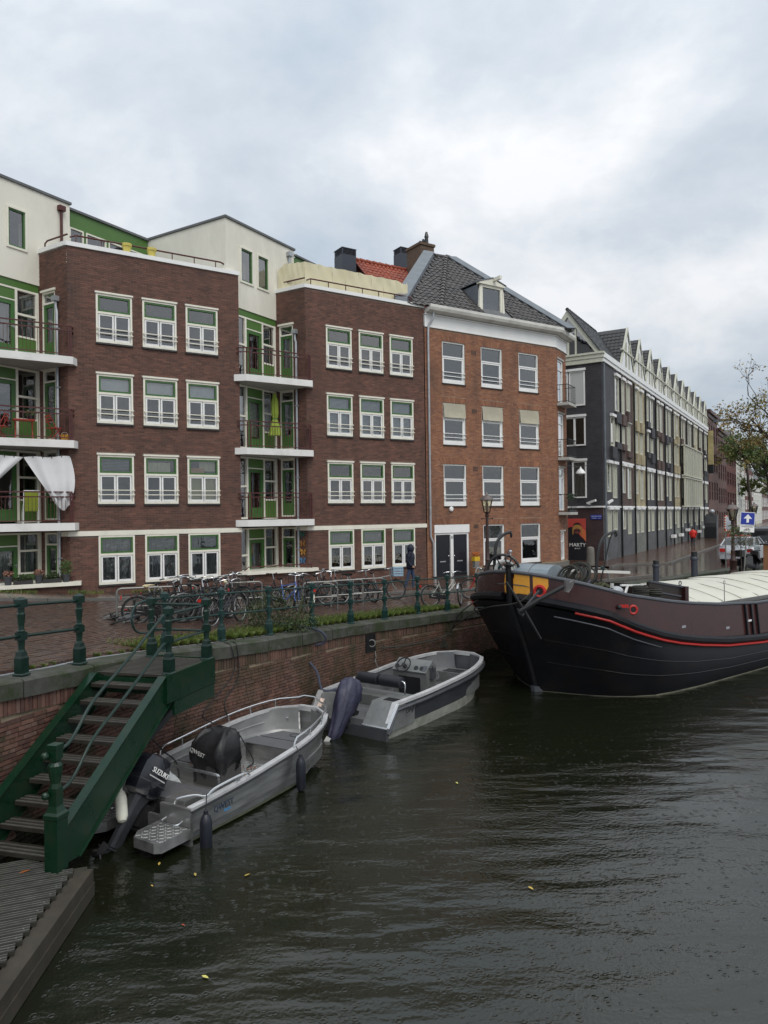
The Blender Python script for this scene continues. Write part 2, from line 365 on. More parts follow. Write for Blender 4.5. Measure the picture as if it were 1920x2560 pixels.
WIN = {}
def apartment_window(kind, lintel=True):
    """Casement window: cream frame, green transom, two casements, guard rails. Returns a fresh copy of the wanted sort."""
    key = (kind, lintel)
    if key in WIN: return dup(WIN[key])
    w, h, zt = 1.21, 1.69, 1.07
    m = M(); frame_box(m, 0, w, 0, h, .065, -.035, .09, wb=.08); m.box(.065, w - .065, -.035, .09, zt - .075, zt)
    o = O('window', m, m_cream)
    m = M(); frame_box(m, .067, w - .067, zt + .002, h - .067, .06, -.02, .06); O('transom_sash', m, m_green, o)
    for a, b in ((.08, w / 2 - .012), (w / 2 + .012, w - .08)):
        m = M(); frame_box(m, a, b, .083, zt - .078, .055, -.015, .06, wb=.07); O('casement', m, m_white, o)
        O('pane', M().quad((a + .05, .025, .15), (b - .05, .025, .15), (b - .05, .025, zt - .13), (a + .05, .025, zt - .13)), m_glass, o)
    O('pane', M().quad((.12, .03, zt + .05), (w - .12, .03, zt + .05), (w - .12, .03, h - .12), (.12, .03, h - .12)), m_glass, o)
    O('sill', M().box(-.02, w + .02, -.07, .1, -.06, -.003), m_sill, o)
    if lintel: O('lintel', M().box(-.03, w + .03, -.075, .02, h + .004, h + .065), m_cream, o)
    if kind != 'ground' and kind != 'flowers':
        for z in (.30, .46):
            m = M(); m.box(-.01, w + .01, -.115, -.085, z, z + .03)
            for x in (.02, w - .045): m.box(x, x + .025, -.085, -.036, z + .004, z + .026)
            O('guard_rail', m, m_cream, o)
    y = .14; tx = (.1, w - .1, zt + .02, h - .08); lx = (.1, w - .1, .1, zt - .09)
    if kind == 'blindtop': O('blind', M().box(tx[0], tx[1], y, y + .01, tx[2], tx[3]).box(.45, .46, y - .012, y - .002, tx[2], tx[3]).box(.78, .79, y - .012, y - .002, tx[2], tx[3]), m_blind, o)
    elif kind == 'slats': O('blind', blind_mesh(.1, w - .1, .1, h - .08, y), m_blind, o)
    elif kind == 'slatstop': O('blind', blind_mesh(*tx, y), m_curtd, o)
    elif kind == 'clothtop':
        O('curtain', curtain_mesh(tx[0], tx[1] - .15, tx[2], tx[3] - .12, y, 4, .03), mat('cream_cloth', (.75, .68, .48), .9), o)
    elif kind == 'boards':
        O('cardboard', M().box(.12, .68, y, y + .01, tx[2], tx[2] + .23), mat('orange_cardboard', (.62, .28, .07), .8), o)
        O('curtain', curtain_mesh(.5, w - .1, tx[2] + .12, tx[3] - .04, y + .03, 3, .02), mat('cream_cloth', (.75, .68, .48), .9), o)
        for a, b in ((.12, .56), (.65, 1.09)): O('board', M().box(a, b, y, y + .012, .12, zt - .1), mat('olive_board', (.62, .58, .30), .8, var=.06), o)
    elif kind == 'ground':
        O('curtain', curtain_mesh(.1, w - .1, .1, h - .08, y, 11, .03), m_curtd, o)
    elif kind == 'flowers':
        O('curtain', curtain_mesh(tx[0], tx[1], tx[2], tx[3], y, 9, .025), m_curt, o)
        O('curtain', curtain_mesh(.1, w - .1, .55, zt - .09, y + .06, 9, .025), m_curtd, o)
        m = M(); m.T = None
        for _ in range(60):
            x, z = rnd.uniform(.14, w - .14), .12 + abs(rnd.gauss(0, .2)); r = rnd.uniform(.02, .05)
            m.ct = rnd.random(); m.ball((x, y + rnd.uniform(-.05, .05), z), r, 6, 4)
        O('window_decoration', m, mat('window_flowers', None, .8, cols=[(.35, .06, .02), (.4, .16, .03), (.08, .04, .02), (.3, .2, .08), (.03, .07, .02)]), o)
    WIN[key] = o
    return o
def put(o, parent, T, x, z, y=0.0):
    p = T @ Vector((x, y, z)); o.parent = parent; o.location = p - Vector(parent['org'])
    o.rotation_euler = (0, 0, T.to_euler().z); return o
def root(name, label, cat, org, ang=None, group=None):
    ang = AA if ang is None else ang
    o = thing(name, label, cat, fr(ang, *org), ang, group); o['org'] = org; return o
def part(name, m, mats, rt, smooth=False, kind=None):
    return O(name, m, mats, rt, tuple(-c for c in rt['org']), smooth=smooth, kind=kind)

# ================================================================== brown brick apartment block with white penthouses
apt = root('apartment_building', 'brown brick apartment block with sawtooth bays, green window frames and white rooftop penthouses', 'building', (4.17, 26.15, 2.15))
WROW = [10.83, 8.045, 5.255, 2.47]
WX = [5.07, 6.635, 8.19]
KIND = {0: [['plain'] * 3, ['blindtop'] * 3, ['slatstop', 'clothtop', 'boards'], ['ground', 'ground', 'ground']],
        1: [['plain'] * 3, ['slats'] * 3, ['plain'] * 3, ['flowers'] * 3]}
PER = 8.93
K0, K1 = 4.17, 10.25
SB = 15.25                                     # return wall, in the second front's frame
NB0 = 23.18
for bay in (0, 1):
    dx = bay * PER
    T = TA(dx, 26.15)
    xl, xr = K0, K1 if bay == 0 else 10.04
    zb = 1.95 if bay == 0 else 1.70
    holes = [(x, x + 1.21, z, z + 1.69) for x in [w + (0 if bay == 0 else .01) for w in WX] for z in WROW]
    m = M(T); wall(m, xl, xr, zb, 13.98, holes); part('wall', m, m_mort_d, apt)
    m = M(T); lint = [(h[0] - .04, h[1] + .04, h[3], h[3] + .07) for h in holes if h[2] > 3]
    bh = holes + lint + [(xl, xr, 4.15, 4.335)]
    bricks(m, xl - .025, xr, zb + .34, 13.97, bh); soldiers(m, xl - .02, xr, zb + .02, zb + .33)
    part('brickwork', m, m_brd, apt, kind='stuff')
    m = M(T); m.box(xl - .02, xr + .02, -.05, .02, 4.16, 4.325); part('stone_band', m, m_cream, apt)
    m = M(T); m.box(xl - .03, xr + .03, -.06, .3, 13.985, 14.13); part('parapet_coping', m, m_white, apt)
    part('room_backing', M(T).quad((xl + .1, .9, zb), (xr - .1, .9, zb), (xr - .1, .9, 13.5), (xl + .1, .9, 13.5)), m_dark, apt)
    for r, z in enumerate(WROW):
        for c, x in enumerate(WX): put(apartment_window(KIND[bay][r][c], r < 3), apt, T, x + (0 if bay == 0 else .01), z)
    # return wall at the bay's left end
    dB = PER * math.cos(DEL); dN = -PER * math.sin(DEL)
    bt, bn = B2A(SB + bay * dB, NB0 + bay * dN); RL = 1.55
    TR = TA(bt, bn, DEL - math.pi / 2)
    lev = [(10.2, 12.6), (7.4, 9.9), (4.65, 7.1), (1.95 if bay else 2.15, 4.3)]
    holes = [(.2, .92, a + .08, b - .02) for a, b in lev]
    m = M(TR); wall(m, 0, RL, 1.7, 13.98, holes); part('wall', m, m_mort_d, apt)
    m = M(TR); bricks(m, 0, RL + .02, 1.8, 13.97, holes + [(.16, .96, b - .02, b + .06) for a, b in lev]); part('brickwork', m, m_brd, apt, kind='stuff')
    m = M(TR); m.box(-.03, RL + .02, -.06, .3, 13.985, 14.13); part('parapet_coping', m, m_white, apt)
    part('stone_band', M(TR).box(.96, RL + .03, -.05, .01, 4.16, 4.325), m_cream, apt)
    for i, (a, b) in enumerate(lev):
        m = M(TR); frame_box(m, .2, .92, a + .08, b - .02, .055, .0, .12); m.box(.255, .865, 0, .12, b - .45, b - .39)
        if i < 3: m.box(.16, .96, -.06, .02, b - .015, b + .055)
        f = part('balcony_door', m, m_cream, apt)
        m = M(TR); frame_box(m, .262, .858, a + .14, b - .46, .1, .02, .09, wb=.5); O('door_leaf', m, m_green, f)
        O('pane', M(TR).quad((.35, .06, a + .6), (.77, .06, a + .6), (.77, .06, b - .55), (.35, .06, b - .55)).quad((.26, .06, b - .39), (.86, .06, b - .39), (.86, .06, b - .08), (.26, .06, b - .08)), m_glass, f)
        if (bay, i) in ((1, 0), (1, 1), (0, 0)):
            if i == 1: c = blind_mesh(.33, .78, a + .9, b - .5, .16); c.T = TR; c.v = [tuple(TR @ Vector(p)) for p in c.v]; O('blind', c, m_blind, f)
            else:
                c = curtain_mesh(.34, .78, a + .5, b - .5, .17, 5, .03); c.v = [tuple(TR @ Vector(p)) for p in c.v]; O('curtain', c, m_curt, f)
        O('door_handle', M(TR).box(.80, .815, -.03, .02, a + 1.1, a + 1.2).box(.72, .815, -.045, -.03, a + 1.13, a + 1.15), m_steel, f)
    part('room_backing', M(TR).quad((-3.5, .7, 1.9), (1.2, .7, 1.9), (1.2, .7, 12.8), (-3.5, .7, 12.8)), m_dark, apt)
    m = M(TR); m.tube([(1.08, -.09, 12.15), (1.08, -.09, 11.95), (1.13, -.09, 11.8), (1.13, -.09, 1.95)], .045, 8)
    m.box(.98, 1.18, -.2, -.02, 12.15, 12.32)
    for z in (11.2, 9.2, 6.3, 3.4): m.box(1.07, 1.19, -.15, -.0, z, z + .04)
    part('downpipe', m, m_zinc, apt, smooth=True)
    # glazed timber wall of the recess
    TC = TA(bt, bn, DEL)
    for i, (a, b) in enumerate(lev):
        m = M(TC); g = M(TC)
        for x0, x1 in ((-2.5, -2.44), (-1.89, -1.80), (-.88, -.80), (-.12, -.02)): m.box(x0, x1, -.03, .1, a, b)
        m.box(-2.44, -1.89, -.02, .09, a, a + .08); m.box(-2.44, -1.89, -.02, .09, b - .07, b); m.box(-2.44, -1.89, -.02, .09, a + 1.25, a + 1.32)
        m.box(-1.80, -.88, -.02, .09, b - .06, b); m.box(-1.80, -.88, -.02, .09, b - .46, b - .42)
        m.box(-.80, -.12, -.02, .09, b - .07, b); m.box(-.80, -.12, -.02, .09, a + 1.5, a + 1.57); m.box(-.80, -.12, -.02, .09, a + .74, a + .8); m.box(-.80, -.12, -.02, .09, a, a + .06)
        f = part('glazed_front', m, m_cream, apt)
        O('panel', M(TC).box(-1.8, -.88, .0, .07, b - .42, b - .06), m_greenp, f); O('panel', M(TC).box(-.8, -.12, .0, .07, a + .06, a + .74), m_greenp, f)
        m = M(TC); frame_box(m, -1.79, -.89, a + .03, b - .47, .13, -.01, .08, wb=.42); O('door_leaf', m, m_green, f)
        O('door_handle', M(TC).box(-.95, -.93, -.05, -.005, a + 1.0, a + 1.12).box(-1.05, -.93, -.065, -.05, a + 1.05, a + 1.07), m_steel, f)
        q = M(TC)
        for x0, x1, z0, z1 in ((-2.44, -1.89, a + .08, a + 1.25), (-2.44, -1.89, a + 1.32, b - .07), (-1.66, -1.02, a + .45, b - .6), (-.8, -.12, a + .8, a + 1.5), (-.8, -.12, a + 1.57, b - .07)):
            q.quad((x0, .045, z0), (x1, .045, z0), (x1, .045, z1), (x0, .045, z1))
        O('pane', q, m_glass, f)
        if bay == 1 and i == 1 or bay == 1 and i == 3 or bay == 0 and i in (0, 3):
            for x0, x1 in ((-2.42, -1.92), (-1.68, -1.0), (-.78, -.15)):
                c = (blind_mesh(x0, x1, a + .55, b - .1, .16) if i == 1 else curtain_mesh(x0, x1, a + .2, b - .1, .2, 6, .03))
                c.v = [tuple(TC @ Vector(p)) for p in c.v]; O('blind' if i == 1 else 'curtain', c, m_blind if i == 1 else m_curtd, f)
    part('fascia', M(TC).box(-2.5, -.02, -.02, .1, 12.6, 12.85), m_greenp, apt)
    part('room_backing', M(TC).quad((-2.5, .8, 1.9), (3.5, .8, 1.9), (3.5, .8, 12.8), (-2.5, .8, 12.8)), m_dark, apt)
    # white penthouse over the recess
    PL, PR = -2.95, 1.21
    holes = [(PL + .82, PL + 1.5, 13.94, 15.25), (PL + 1.81, PL + 2.45, 13.94, 15.25)]
    if bay == 0: holes = holes[1:]
    m = M(TC); m.T = TC @ Matrix.Translation((0, -.06, 0)); wall(m, PL, PR, 12.86, 16.13, holes, .12)
    m.quad((PL, 0, 12.86), (PL, .5, 12.86), (PR, .5, 12.86), (PR, 0, 12.86))
    m.quad((PL, 5, 12.86), (PL, 0, 12.86), (PL, 0, 16.13), (PL, 5, 16.13)); m.quad((PR, 0, 12.86), (PR, 5, 12.86), (PR, 5, 16.13), (PR, 0, 16.13))
    part('penthouse_wall', m, m_render, apt)
    part('roof_edge', M(TC).box(PL - .05, PR + .05, -.12, 5.2, 16.135, 16.22), m_roofing, apt)
    for h in holes:
        m = M(TC); frame_box(m, h[0] - .05, h[1] + .05, h[2] - .05, h[3] + .05, .07, -.1, .03); f = part('window', m, m_cream, apt)
        m = M(TC); frame_box(m, h[0] + .022, h[1] - .022, h[2] + .022, h[3] - .022, .05, -.06, .02); O('sash', m, m_green, f)
        O('pane', M(TC).quad((h[0] + .06, -.01, h[2] + .06), (h[1] - .06, -.01, h[2] + .06), (h[1] - .06, -.01, h[3] - .06), (h[0] + .06, -.01, h[3] - .06)), m_glass, f)
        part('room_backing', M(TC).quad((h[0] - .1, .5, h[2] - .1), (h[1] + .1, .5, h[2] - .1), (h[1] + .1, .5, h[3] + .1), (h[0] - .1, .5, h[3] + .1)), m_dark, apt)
    m = M(TC); m.tube([(.82, -.14, 15.75), (.82, -.14, 13.9)], .05, 8); m.box(.7, .94, -.24, -.07, 15.75, 15.93); part('downpipe', m, m_maroon if bay == 0 else m_zinc, apt, smooth=True)
    # green glazed storey set a little behind
    gr = 5.05; y0 = .28
    gh = [(PR + .22, PR + .82, 14.3, 15.5), (PR + .92, PR + 1.82, 14.3, 15.5), (PR + 1.92, PR + 2.75, 14.3, 15.5), (PR + 2.85, PR + 3.6, 14.3, 15.5)]
    m = M(TC @ Matrix.Translation((0, y0, 0))); wall(m, PR, gr, 13.3, 16.1, gh, .1); part('penthouse_wall', m, m_greenp, apt)
    for h in gh:
        m = M(TC @ Matrix.Translation((0, y0, 0))); frame_box(m, h[0] + .003, h[1] - .003, h[2] + .003, h[3] - .003, .05, -.02, .06); f = part('window', m, m_cream, apt)
        O('pane', M(TC @ Matrix.Translation((0, y0, 0))).quad((h[0] + .04, .04, h[2] + .04), (h[1] - .04, .04, h[2] + .04), (h[1] - .04, .04, h[3] - .04), (h[0] + .04, .04, h[3] - .04)), m_glass, f)
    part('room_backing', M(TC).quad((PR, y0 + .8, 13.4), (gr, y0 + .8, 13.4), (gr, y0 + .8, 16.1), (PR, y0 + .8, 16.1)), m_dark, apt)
    part('roof_edge', M(TC).box(PR + .06, gr, y0 - .08, 5.2, 16.105, 16.19), m_roofing, apt)
    # roof terrace floor behind the parapet
    m = M(); c0 = (K0 + dx, 26.3); c1 = (xr + dx, 26.3); p2 = B2A(SB + bay * dB + 5, NB0 + bay * dN + .3); p3 = (bt, bn)
    m.prism([c0, c1, p2, p3], 13.3, 13.42); part('terrace_floor', m, m_roofing, apt)
    # terrace handrail
    m = M(T); pts = [(K0 + .1, .12, 14.13), (K0 + .12, .12, 14.33), (K0 + .3, .12, 14.42), (xr - .65, .12, 14.42), (xr - .5, .12, 14.36), (xr - .48, .12, 14.13)]
    m.tube(pts[1:-1], .03, 6)
    for x in [K0 + .3 + i * .82 for i in range(7)]:
        if x < xr - .5: m.box(x, x + .03, .105, .135, 14.13, 14.4)
    m.T = TR; m.tube([(RL - .1, .12, 14.42), (.35, .12, 14.42), (.22, .12, 14.35), (.2, .12, 14.13)], .03, 6)
    part('terrace_handrail', m, m_maroon, apt, smooth=True)

T = TA(-PER, 26.15); hs = [(x, x + 1.21, z, z + 1.69) for x in WX for z in WROW]
m = M(T); wall(m, K0, K1, 2.3, 13.98, hs); m.quad((K1, 0, 2.3), (K1, 2, 2.3), (K1, 2, 13.98), (K1, 0, 13.98)); part('wall', m, m_mort_d, apt)
m = M(T); bricks(m, K0, K1, 2.4, 13.97, hs + [(K0, K1, 4.15, 4.335)]); part('brickwork', m, m_brd, apt, kind='stuff')
part('stone_band', M(T).box(K0, K1 + .02, -.05, .02, 4.16, 4.325), m_cream, apt); part('parapet_coping', M(T).box(K0, K1 + .03, -.06, .3, 13.985, 14.13), m_white, apt)
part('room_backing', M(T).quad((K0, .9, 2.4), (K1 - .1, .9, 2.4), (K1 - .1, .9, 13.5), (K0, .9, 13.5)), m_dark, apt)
for r, z in enumerate(WROW):
    for x in WX: put(apartment_window(['plain', 'blindtop', 'plain', 'ground'][r], r < 3), apt, T, x, z)
# balconies: one stack of three at each recess
def balcony(xo, zt):
    P = [(10.02 + xo, 26.12), (10.39 + xo, 25.8), (13.2 + xo, 25.8), (13.38 + xo, 26.12)]
    back = [B2A(SB + dB_ + .0, NB0 + dN_)]
    b0 = B2A(SB + dB_ - 2.5, NB0 + dN_)
    m = M(); m.prism([b0, P[0], P[1], P[2], P[3], (13.12 + xo, 26.16), back[0]], zt - .25, zt)
    s = part('balcony', m, m_conc, apt)
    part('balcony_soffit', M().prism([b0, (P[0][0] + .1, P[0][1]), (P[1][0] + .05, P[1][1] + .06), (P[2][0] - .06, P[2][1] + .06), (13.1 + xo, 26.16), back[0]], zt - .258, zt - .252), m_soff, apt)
    y = 25.87; x0, x1 = 10.45 + xo, 13.13 + xo
    for nm, z in (('handrail', 1.03), ('mid_rail', .87)):
        m = M(); m.box(x0, x1, y, y + .045, zt + z - .02, zt + z + .02); m.bar((x0, y + .02, zt + z), (10.14 + xo, 26.11, zt + z), .04); m.bar((x1 - .02, y + .02, zt + z), (x1 + .13, 26.13, zt + z), .04)
        O(nm, m, m_maroon, s)
    O('bottom_rail', M().box(x0, x1, y, y + .035, zt + .07, zt + .1), m_maroon, s)
    for x in (x0 - .02, x0 + .1, x1 - .07, x1 - .0): O('post', M().box(x, x + .045, y + .005, y + .05, zt + .001, zt + 1.0), m_maroon, s)
    m = M()
    for i in range(1, 22):
        x = x0 + .14 + (x1 - x0 - .24) * i / 22; m.box(x - .007, x + .007, y + .012, y + .026, zt + .1, zt + .86)
    O('baluster', m, m_maroon, s, kind='stuff')
    return s
for xo in (-PER, 0):
    k = 0 if xo < 0 else 1
    dB_, dN_ = k * PER * math.cos(DEL), -k * PER * math.sin(DEL)
    for zt in (10.17, 7.375, 4.62): balcony(xo, zt)
    b0 = B2A(SB + dB_ - 2.5, NB0 + dN_); b1 = B2A(SB + dB_, NB0 + dN_)
    zl = 2.66
    part('ledge', M().prism([b0, (10.05 + xo, 26.1), (10.36 + xo, 25.78), (13.36 + xo, 25.78), (13.45 + xo, 26.12), (13.1 + xo, 26.16), b1], zl - .13, zl), m_cream, apt)
    m = M(TA(0, 25.95)); bricks(m, 10.3 + xo, 13.3 + xo, 1.8 if k else 2.1, zl - .14); part('brickwork', m, m_brd, apt, kind='stuff')
    part('wall', M().prism([(10.15 + xo, 26.12), (10.3 + xo, 25.951), (13.3 + xo, 25.951), (13.3 + xo, 26.14)], 1.7, zl - .135), m_mort_d, apt)
    m = M(); m.tube([(10.3 + xo, 26.0, zl + .02), (10.45 + xo, 25.95, zl + .16), (13.2 + xo, 25.95, zl + .16)], .022, 6); m.box(13.1 + xo, 13.13 + xo, 25.93, 25.96, zl, zl + .16)
    part('ledge_rail', m, m_maroon, apt)
    # recess floor of the ground storey
    part('recess_floor', M().prism([b0, (10.2 + xo, 26.1), (13.2 + xo, 26.1), b1], 1.6, 2.0 if k else 2.2), m_roofing, apt)
# butterflies on the ground floor return wall of the second recess
bt, bn = B2A(SB + PER * math.cos(DEL), NB0 - PER * math.sin(DEL)); TR2 = TA(bt, bn, DEL - math.pi / 2)
for x, z, cl, lb in ((1.30, 4.0, (.03, .10, .08), 'dark teal butterfly ornament on the recess wall, topmost of the four'), (1.31, 3.62, (.30, .13, .03), 'orange brown butterfly ornament just below the teal one'), (1.33, 3.28, (.42, .2, .03), 'bright orange butterfly ornament just above the blue one'), (1.31, 2.93, (.06, .16, .30), 'blue butterfly ornament on the recess wall, lowest of the four')):
    r = thing('butterfly_ornament', lb, 'wall ornament', fr(AA, *(TR2 @ Vector((x, -.03, z)))), AA + DEL - math.pi / 2, 'butterfly ornaments on the recess wall')
    for sx in (-1, 1):
        m = M(); m.loft([[(0, -.012, .0), (sx * .05, -.02, .12), (sx * .13, -.04, .14), (sx * .15, -.04, .06), (sx * .08, -.02, -.01), (sx * .12, -.035, -.07), (sx * .07, -.02, -.12), (0, -.012, -.04)], [(0, -.002, .0), (sx * .05, -.01, .12), (sx * .13, -.03, .14), (sx * .15, -.03, .06), (sx * .08, -.01, -.01), (sx * .12, -.025, -.07), (sx * .07, -.01, -.12), (0, -.002, -.04)]])
        O('wing', m, mat('butterfly_%d' % int(z * 100), cl, .5, var=.5, scale=30), r)
    O('body', M().ball((0, -.02, 0), .1, 6, 6, (.12, .12, 1)), m_black, r)
def pa(px, py, dd):                                    # sight line met with a plane parallel to the first front
    d = ray(px, py); n = Vector((-math.sin(AA), math.cos(AA))); k = dd / (d[0] * n[0] + d[1] * n[1]); p = Vector((0, 0, EYE)) + d * k
    t = toA(p); return t[0], p[2]
def p3(px, py, dd): t, z = pa(px, py, dd); return Vector((t, dd, z))

# ------------------------------------------------------------------ roof tiles
def tile_mesh(name, w, l, mats, amp=.03):
    m = M(); n = 5; rows = []
    pr = [(-.02 + (w + .02) * i / (n - 1), amp * math.sin(2 * math.pi * i / (n - 1))) for i in range(n)]
    m.loft([[(x, -.04, z + .012) for x, z in pr], [(x, -.04, z + .045) for x, z in pr], [(x, l, z + .012) for x, z in pr]], close=False)
    return m.mesh(name, mats)
def inside(p, poly):
    r = False; n = len(poly)
    for i in range(n):
        a, b = poly[i], poly[i - 1]
        if (a[1] > p[1]) != (b[1] > p[1]) and p[0] < (b[0] - a[0]) * (p[1] - a[1]) / (b[1] - a[1]) + a[0]: r = not r
    return r
def tiled(rt, poly, w, l, mats, amp, single, sheet=None, hole=None, nm='roof_tile', flip=False):
    """Covers a planar polygon with tiles lying in courses; the first `single` of them are parts of their own."""
    poly = [Vector(p) for p in poly]; N = (poly[1] - poly[0]).cross(poly[2] - poly[0]).normalized()
    if N.z < 0: N = -N
    U = Vector((0, 0, 1)).cross(N).normalized(); V = N.cross(U)
    if sheet is not None:
        m = M(); m.quad(*[p - N * .03 for p in poly]); part('roof_surface', m, sheet, rt)
    p2 = [((p - poly[0]).dot(U), (p - poly[0]).dot(V)) for p in poly]
    h2 = [((Vector(p) - poly[0]).dot(U), (Vector(p) - poly[0]).dot(V)) for p in hole] if hole else None
    me = tile_mesh(nm, w, l, mats, amp); cells = []
    x0, x1, y0, y1 = min(p[0] for p in p2), max(p[0] for p in p2), min(p[1] for p in p2), max(p[1] for p in p2)
    y = y0
    while y < y1:
        x = x0
        while x < x1:
            c = (x + w / 2, y + l / 2)
            if inside(c, p2) and not (h2 and inside(c, h2)): cells.append((x, y))
            x += w
        y += l
    j = M(); base = me
    for i, (x, y) in enumerate(cells):
        a = rnd.uniform(-.012, .012)
        mt = Matrix((U, V, N)).transposed().to_4x4(); mt.translation = poly[0] + U * x + V * y + N * rnd.uniform(0, .012)
        mt = mt @ Matrix.Rotation(a, 4, 'Z') @ Matrix.Rotation(rnd.uniform(-.01, .02), 4, 'X')
        if i < single:
            o = raw(nm, me, rt); q = mt.copy(); q.translation = mt.translation - Vector(rt['org']); o.matrix_basis = q
        else:
            j.T = mt; b = j._a([v.co for v in base.vertices]); t = rnd.random()
            for f in base.polygons: j._f(tuple(b + k for k in f.vertices), t)
    if len(cells) > single: part(nm + 's', j, mats, rt, kind='stuff')
    return N

m_tile_d = mat('dark_roof_tile', None, .42, var=.25, scale=5, cols=[(.045, .042, .04), (.06, .055, .052), (.075, .066, .06), (.05, .048, .047)], attr='object')
m_tile_dj = mat('dark_roof_tile_course', None, .42, var=.25, scale=5, cols=[(.045, .042, .04), (.06, .055, .052), (.075, .066, .06), (.05, .048, .047)])
m_tile_r = mat('red_roof_tile', None, .5, var=.2, scale=5, cols=[(.27, .055, .026), (.34, .075, .034), (.22, .05, .028), (.30, .085, .045)])
m_tile_b = mat('black_roof_tile', None, .4, var=.2, scale=5, cols=[(.026, .026, .028), (.035, .034, .034), (.03, .03, .033)])

# ================================================================== orange brick corner house
oh = root('corner_house', 'orange brick corner house with white cornice, dark tiled hipped roof and black double door', 'house', (19.2, 26.15, 1.8))
T = TA(0, 26.15)
OX, OZ, OW = [20.0, 22.3, 24.7], [10.73, 7.92, 5.11, 2.3], 1.32
holes = [(x, x + OW, z, z + 1.92) for x in OX for z in OZ if not (x < 21 and z < 4)]
door = (19.44, 21.42, 1.7, 4.26); holes.append(door)
arch = [(h[0] - .12, h[1] + .12, h[3], h[3] + .26) for h in holes]
m = M(T); wall(m, 19.02, 27.23, 1.6, 13.2, holes); part('wall', m, m_mort_o, oh)
m = M(T); bricks(m, 19.02, 27.23, 1.75, 13.16, holes + arch + [(21.6, 27.3, 1.6, 2.22)]);
for a in arch: soldiers(m, a[0] + .03, a[1] - .03, a[2] + .005, a[3], .25)
part('brickwork', m, m_bro, oh, kind='stuff')
part('plinth', M(T).box(21.65, 27.25, -.05, .02, 1.6, 2.2), mat('grey_plinth', (.16, .15, .13), .85, var=.3, scale=2, dirt=(.06, .07, .045), dscale=1.5, damt=.6), oh)
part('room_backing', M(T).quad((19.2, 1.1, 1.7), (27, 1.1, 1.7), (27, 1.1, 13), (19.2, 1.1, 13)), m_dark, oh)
m_beige = mat('beige_awning_cloth', (.42, .39, .30), .85, var=.1)
_ow = {}
def house_window(kind):
    if kind in _ow: return dup(_ow[kind])
    w, h, zt = OW, 1.92, 1.26
    m = M(); frame_box(m, 0, w, 0, h, .06, .03, .14, wb=.13); m.box(.06, w - .06, .03, .14, zt - .06, zt)
    o = O('window', m, m_white); _ow[kind] = o
    m = M(); frame_box(m, .062, w - .062, .132, zt - .062, .075, .05, .12); O('sash', m, m_white, o)
    O('pane', M().quad((.12, .09, .19), (w - .12, .09, .19), (w - .12, .09, zt - .12), (.12, .09, zt - .12)).quad((.05, .1, zt), (w - .05, .1, zt), (w - .05, .1, h - .05), (.05, .1, h - .05)), m_glass, o)
    O('sill', M().box(-.03, w + .03, -.06, .15, -.05, -.003), m_sill, o)
    if kind != 'ground':
        for z in (.32, .5):
            m = M(); m.box(-.0, w, -.03, -.0, z, z + .03)
            for x in (.02, w - .05): m.box(x, x + .025, 0, .03, z + .004, z + .026)
            O('guard_rail', m, m_white, o)
    if kind == 'awning':
        m = M(); N = 10; rows = []
        for k in range(6):
            v = k / 5
            rows.append([(.03 + (w - .06) * i / N, -.02 - .05 * v + .05 * math.sin(math.pi * i / N) * (1 - v) * v * 3, h - .02 - v * .66 - .16 * math.sin(math.pi * i / N) * (1 - v) * v * 2.2) for i in range(N + 1)])
        m.loft(rows, close=False); O('sunshade', m, m_beige, o, smooth='all')
    elif kind == 'ground': O('blind', blind_mesh(.08, w - .08, .15, h - .08, .16, .055), mat('dark_slat', (.05, .05, .052), .6), o)
    elif kind == 'lived':
        O('curtain', curtain_mesh(.1, .34, .2, zt - .1, .24, 3, .03), m_curtd, o)
        O('shelf', M().box(.2, w - .2, .5, .53, .5, .53), m_curt, o)
    return o
for r, z in enumerate(OZ):
    for x in OX:
        if not (x < 21 and z < 4): put(house_window(['plain', 'awning', 'lived', 'ground'][r]), oh, T, x, z)
# double door
f = part('door_frame', (lambda m: (m.box(19.44, 19.52, .02, .16, 1.8, 3.8), m.box(20.34, 20.5, -.01, .16, 1.8, 3.8), m.box(21.33, 21.42, .02, .16, 1.8, 3.8), m.box(19.44, 21.42, .02, .16, 3.8, 3.88), m)[-1])(M(T)), m_white, oh)
part('door_panel', M(T).box(19.42, 21.44, -.03, .05, 3.885, 4.255), m_white, oh)
for i, (x0, x1, hx) in enumerate(((19.525, 20.335, 20.24), (20.505, 21.325, 20.58))):
    d = part('front_door', M(T).box(x0, x1, .06, .12, 1.86, 3.79), mat('blue_black_door', (.012, .014, .02), .3, var=.1), oh)
    O('door_knob', M(T).ball((hx, .03, 2.82), .035, 8, 5), m_steel, d)
    O('letter_slot', M(T).box((x0 + x1) / 2 - .16, (x0 + x1) / 2 + .16, .048, .058, 2.55, 2.6), m_zinc, d)
part('house_number', M(T).box(20.36, 20.48, -.02, -.012, 3.62, 3.74), m_curtd, oh)
def text(name, body, size, m_, parent, matrix, ext=.004, align='CENTER'):
    cu = bpy.data.curves.new(name, 'FONT'); cu.body = body; cu.size = size; cu.extrude = ext; cu.align_x = align; cu.resolution_u = 2
    t = bpy.data.objects.new(name, cu); COL.objects.link(t)
    bpy.context.view_layer.update()
    me = bpy.data.meshes.new_from_object(t.evaluated_get(bpy.context.evaluated_depsgraph_get())); bpy.data.objects.remove(t)
    me.materials.clear(); me.materials.append(m_)
    o = raw(name, me, parent); o.matrix_basis = matrix; return o
def wallmat(T_, x, y, z, org=(0, 0, 0)):           # text standing upright on a wall frame, read from outside
    q = T_ @ Matrix.Translation((x, y, z)) @ Matrix.Rotation(R(90), 4, 'X'); q.translation -= Vector(org); return q
text('house_number_lettering', '20', .09, m_white, oh, wallmat(T, 20.42, -.022, 3.65, oh['org']))
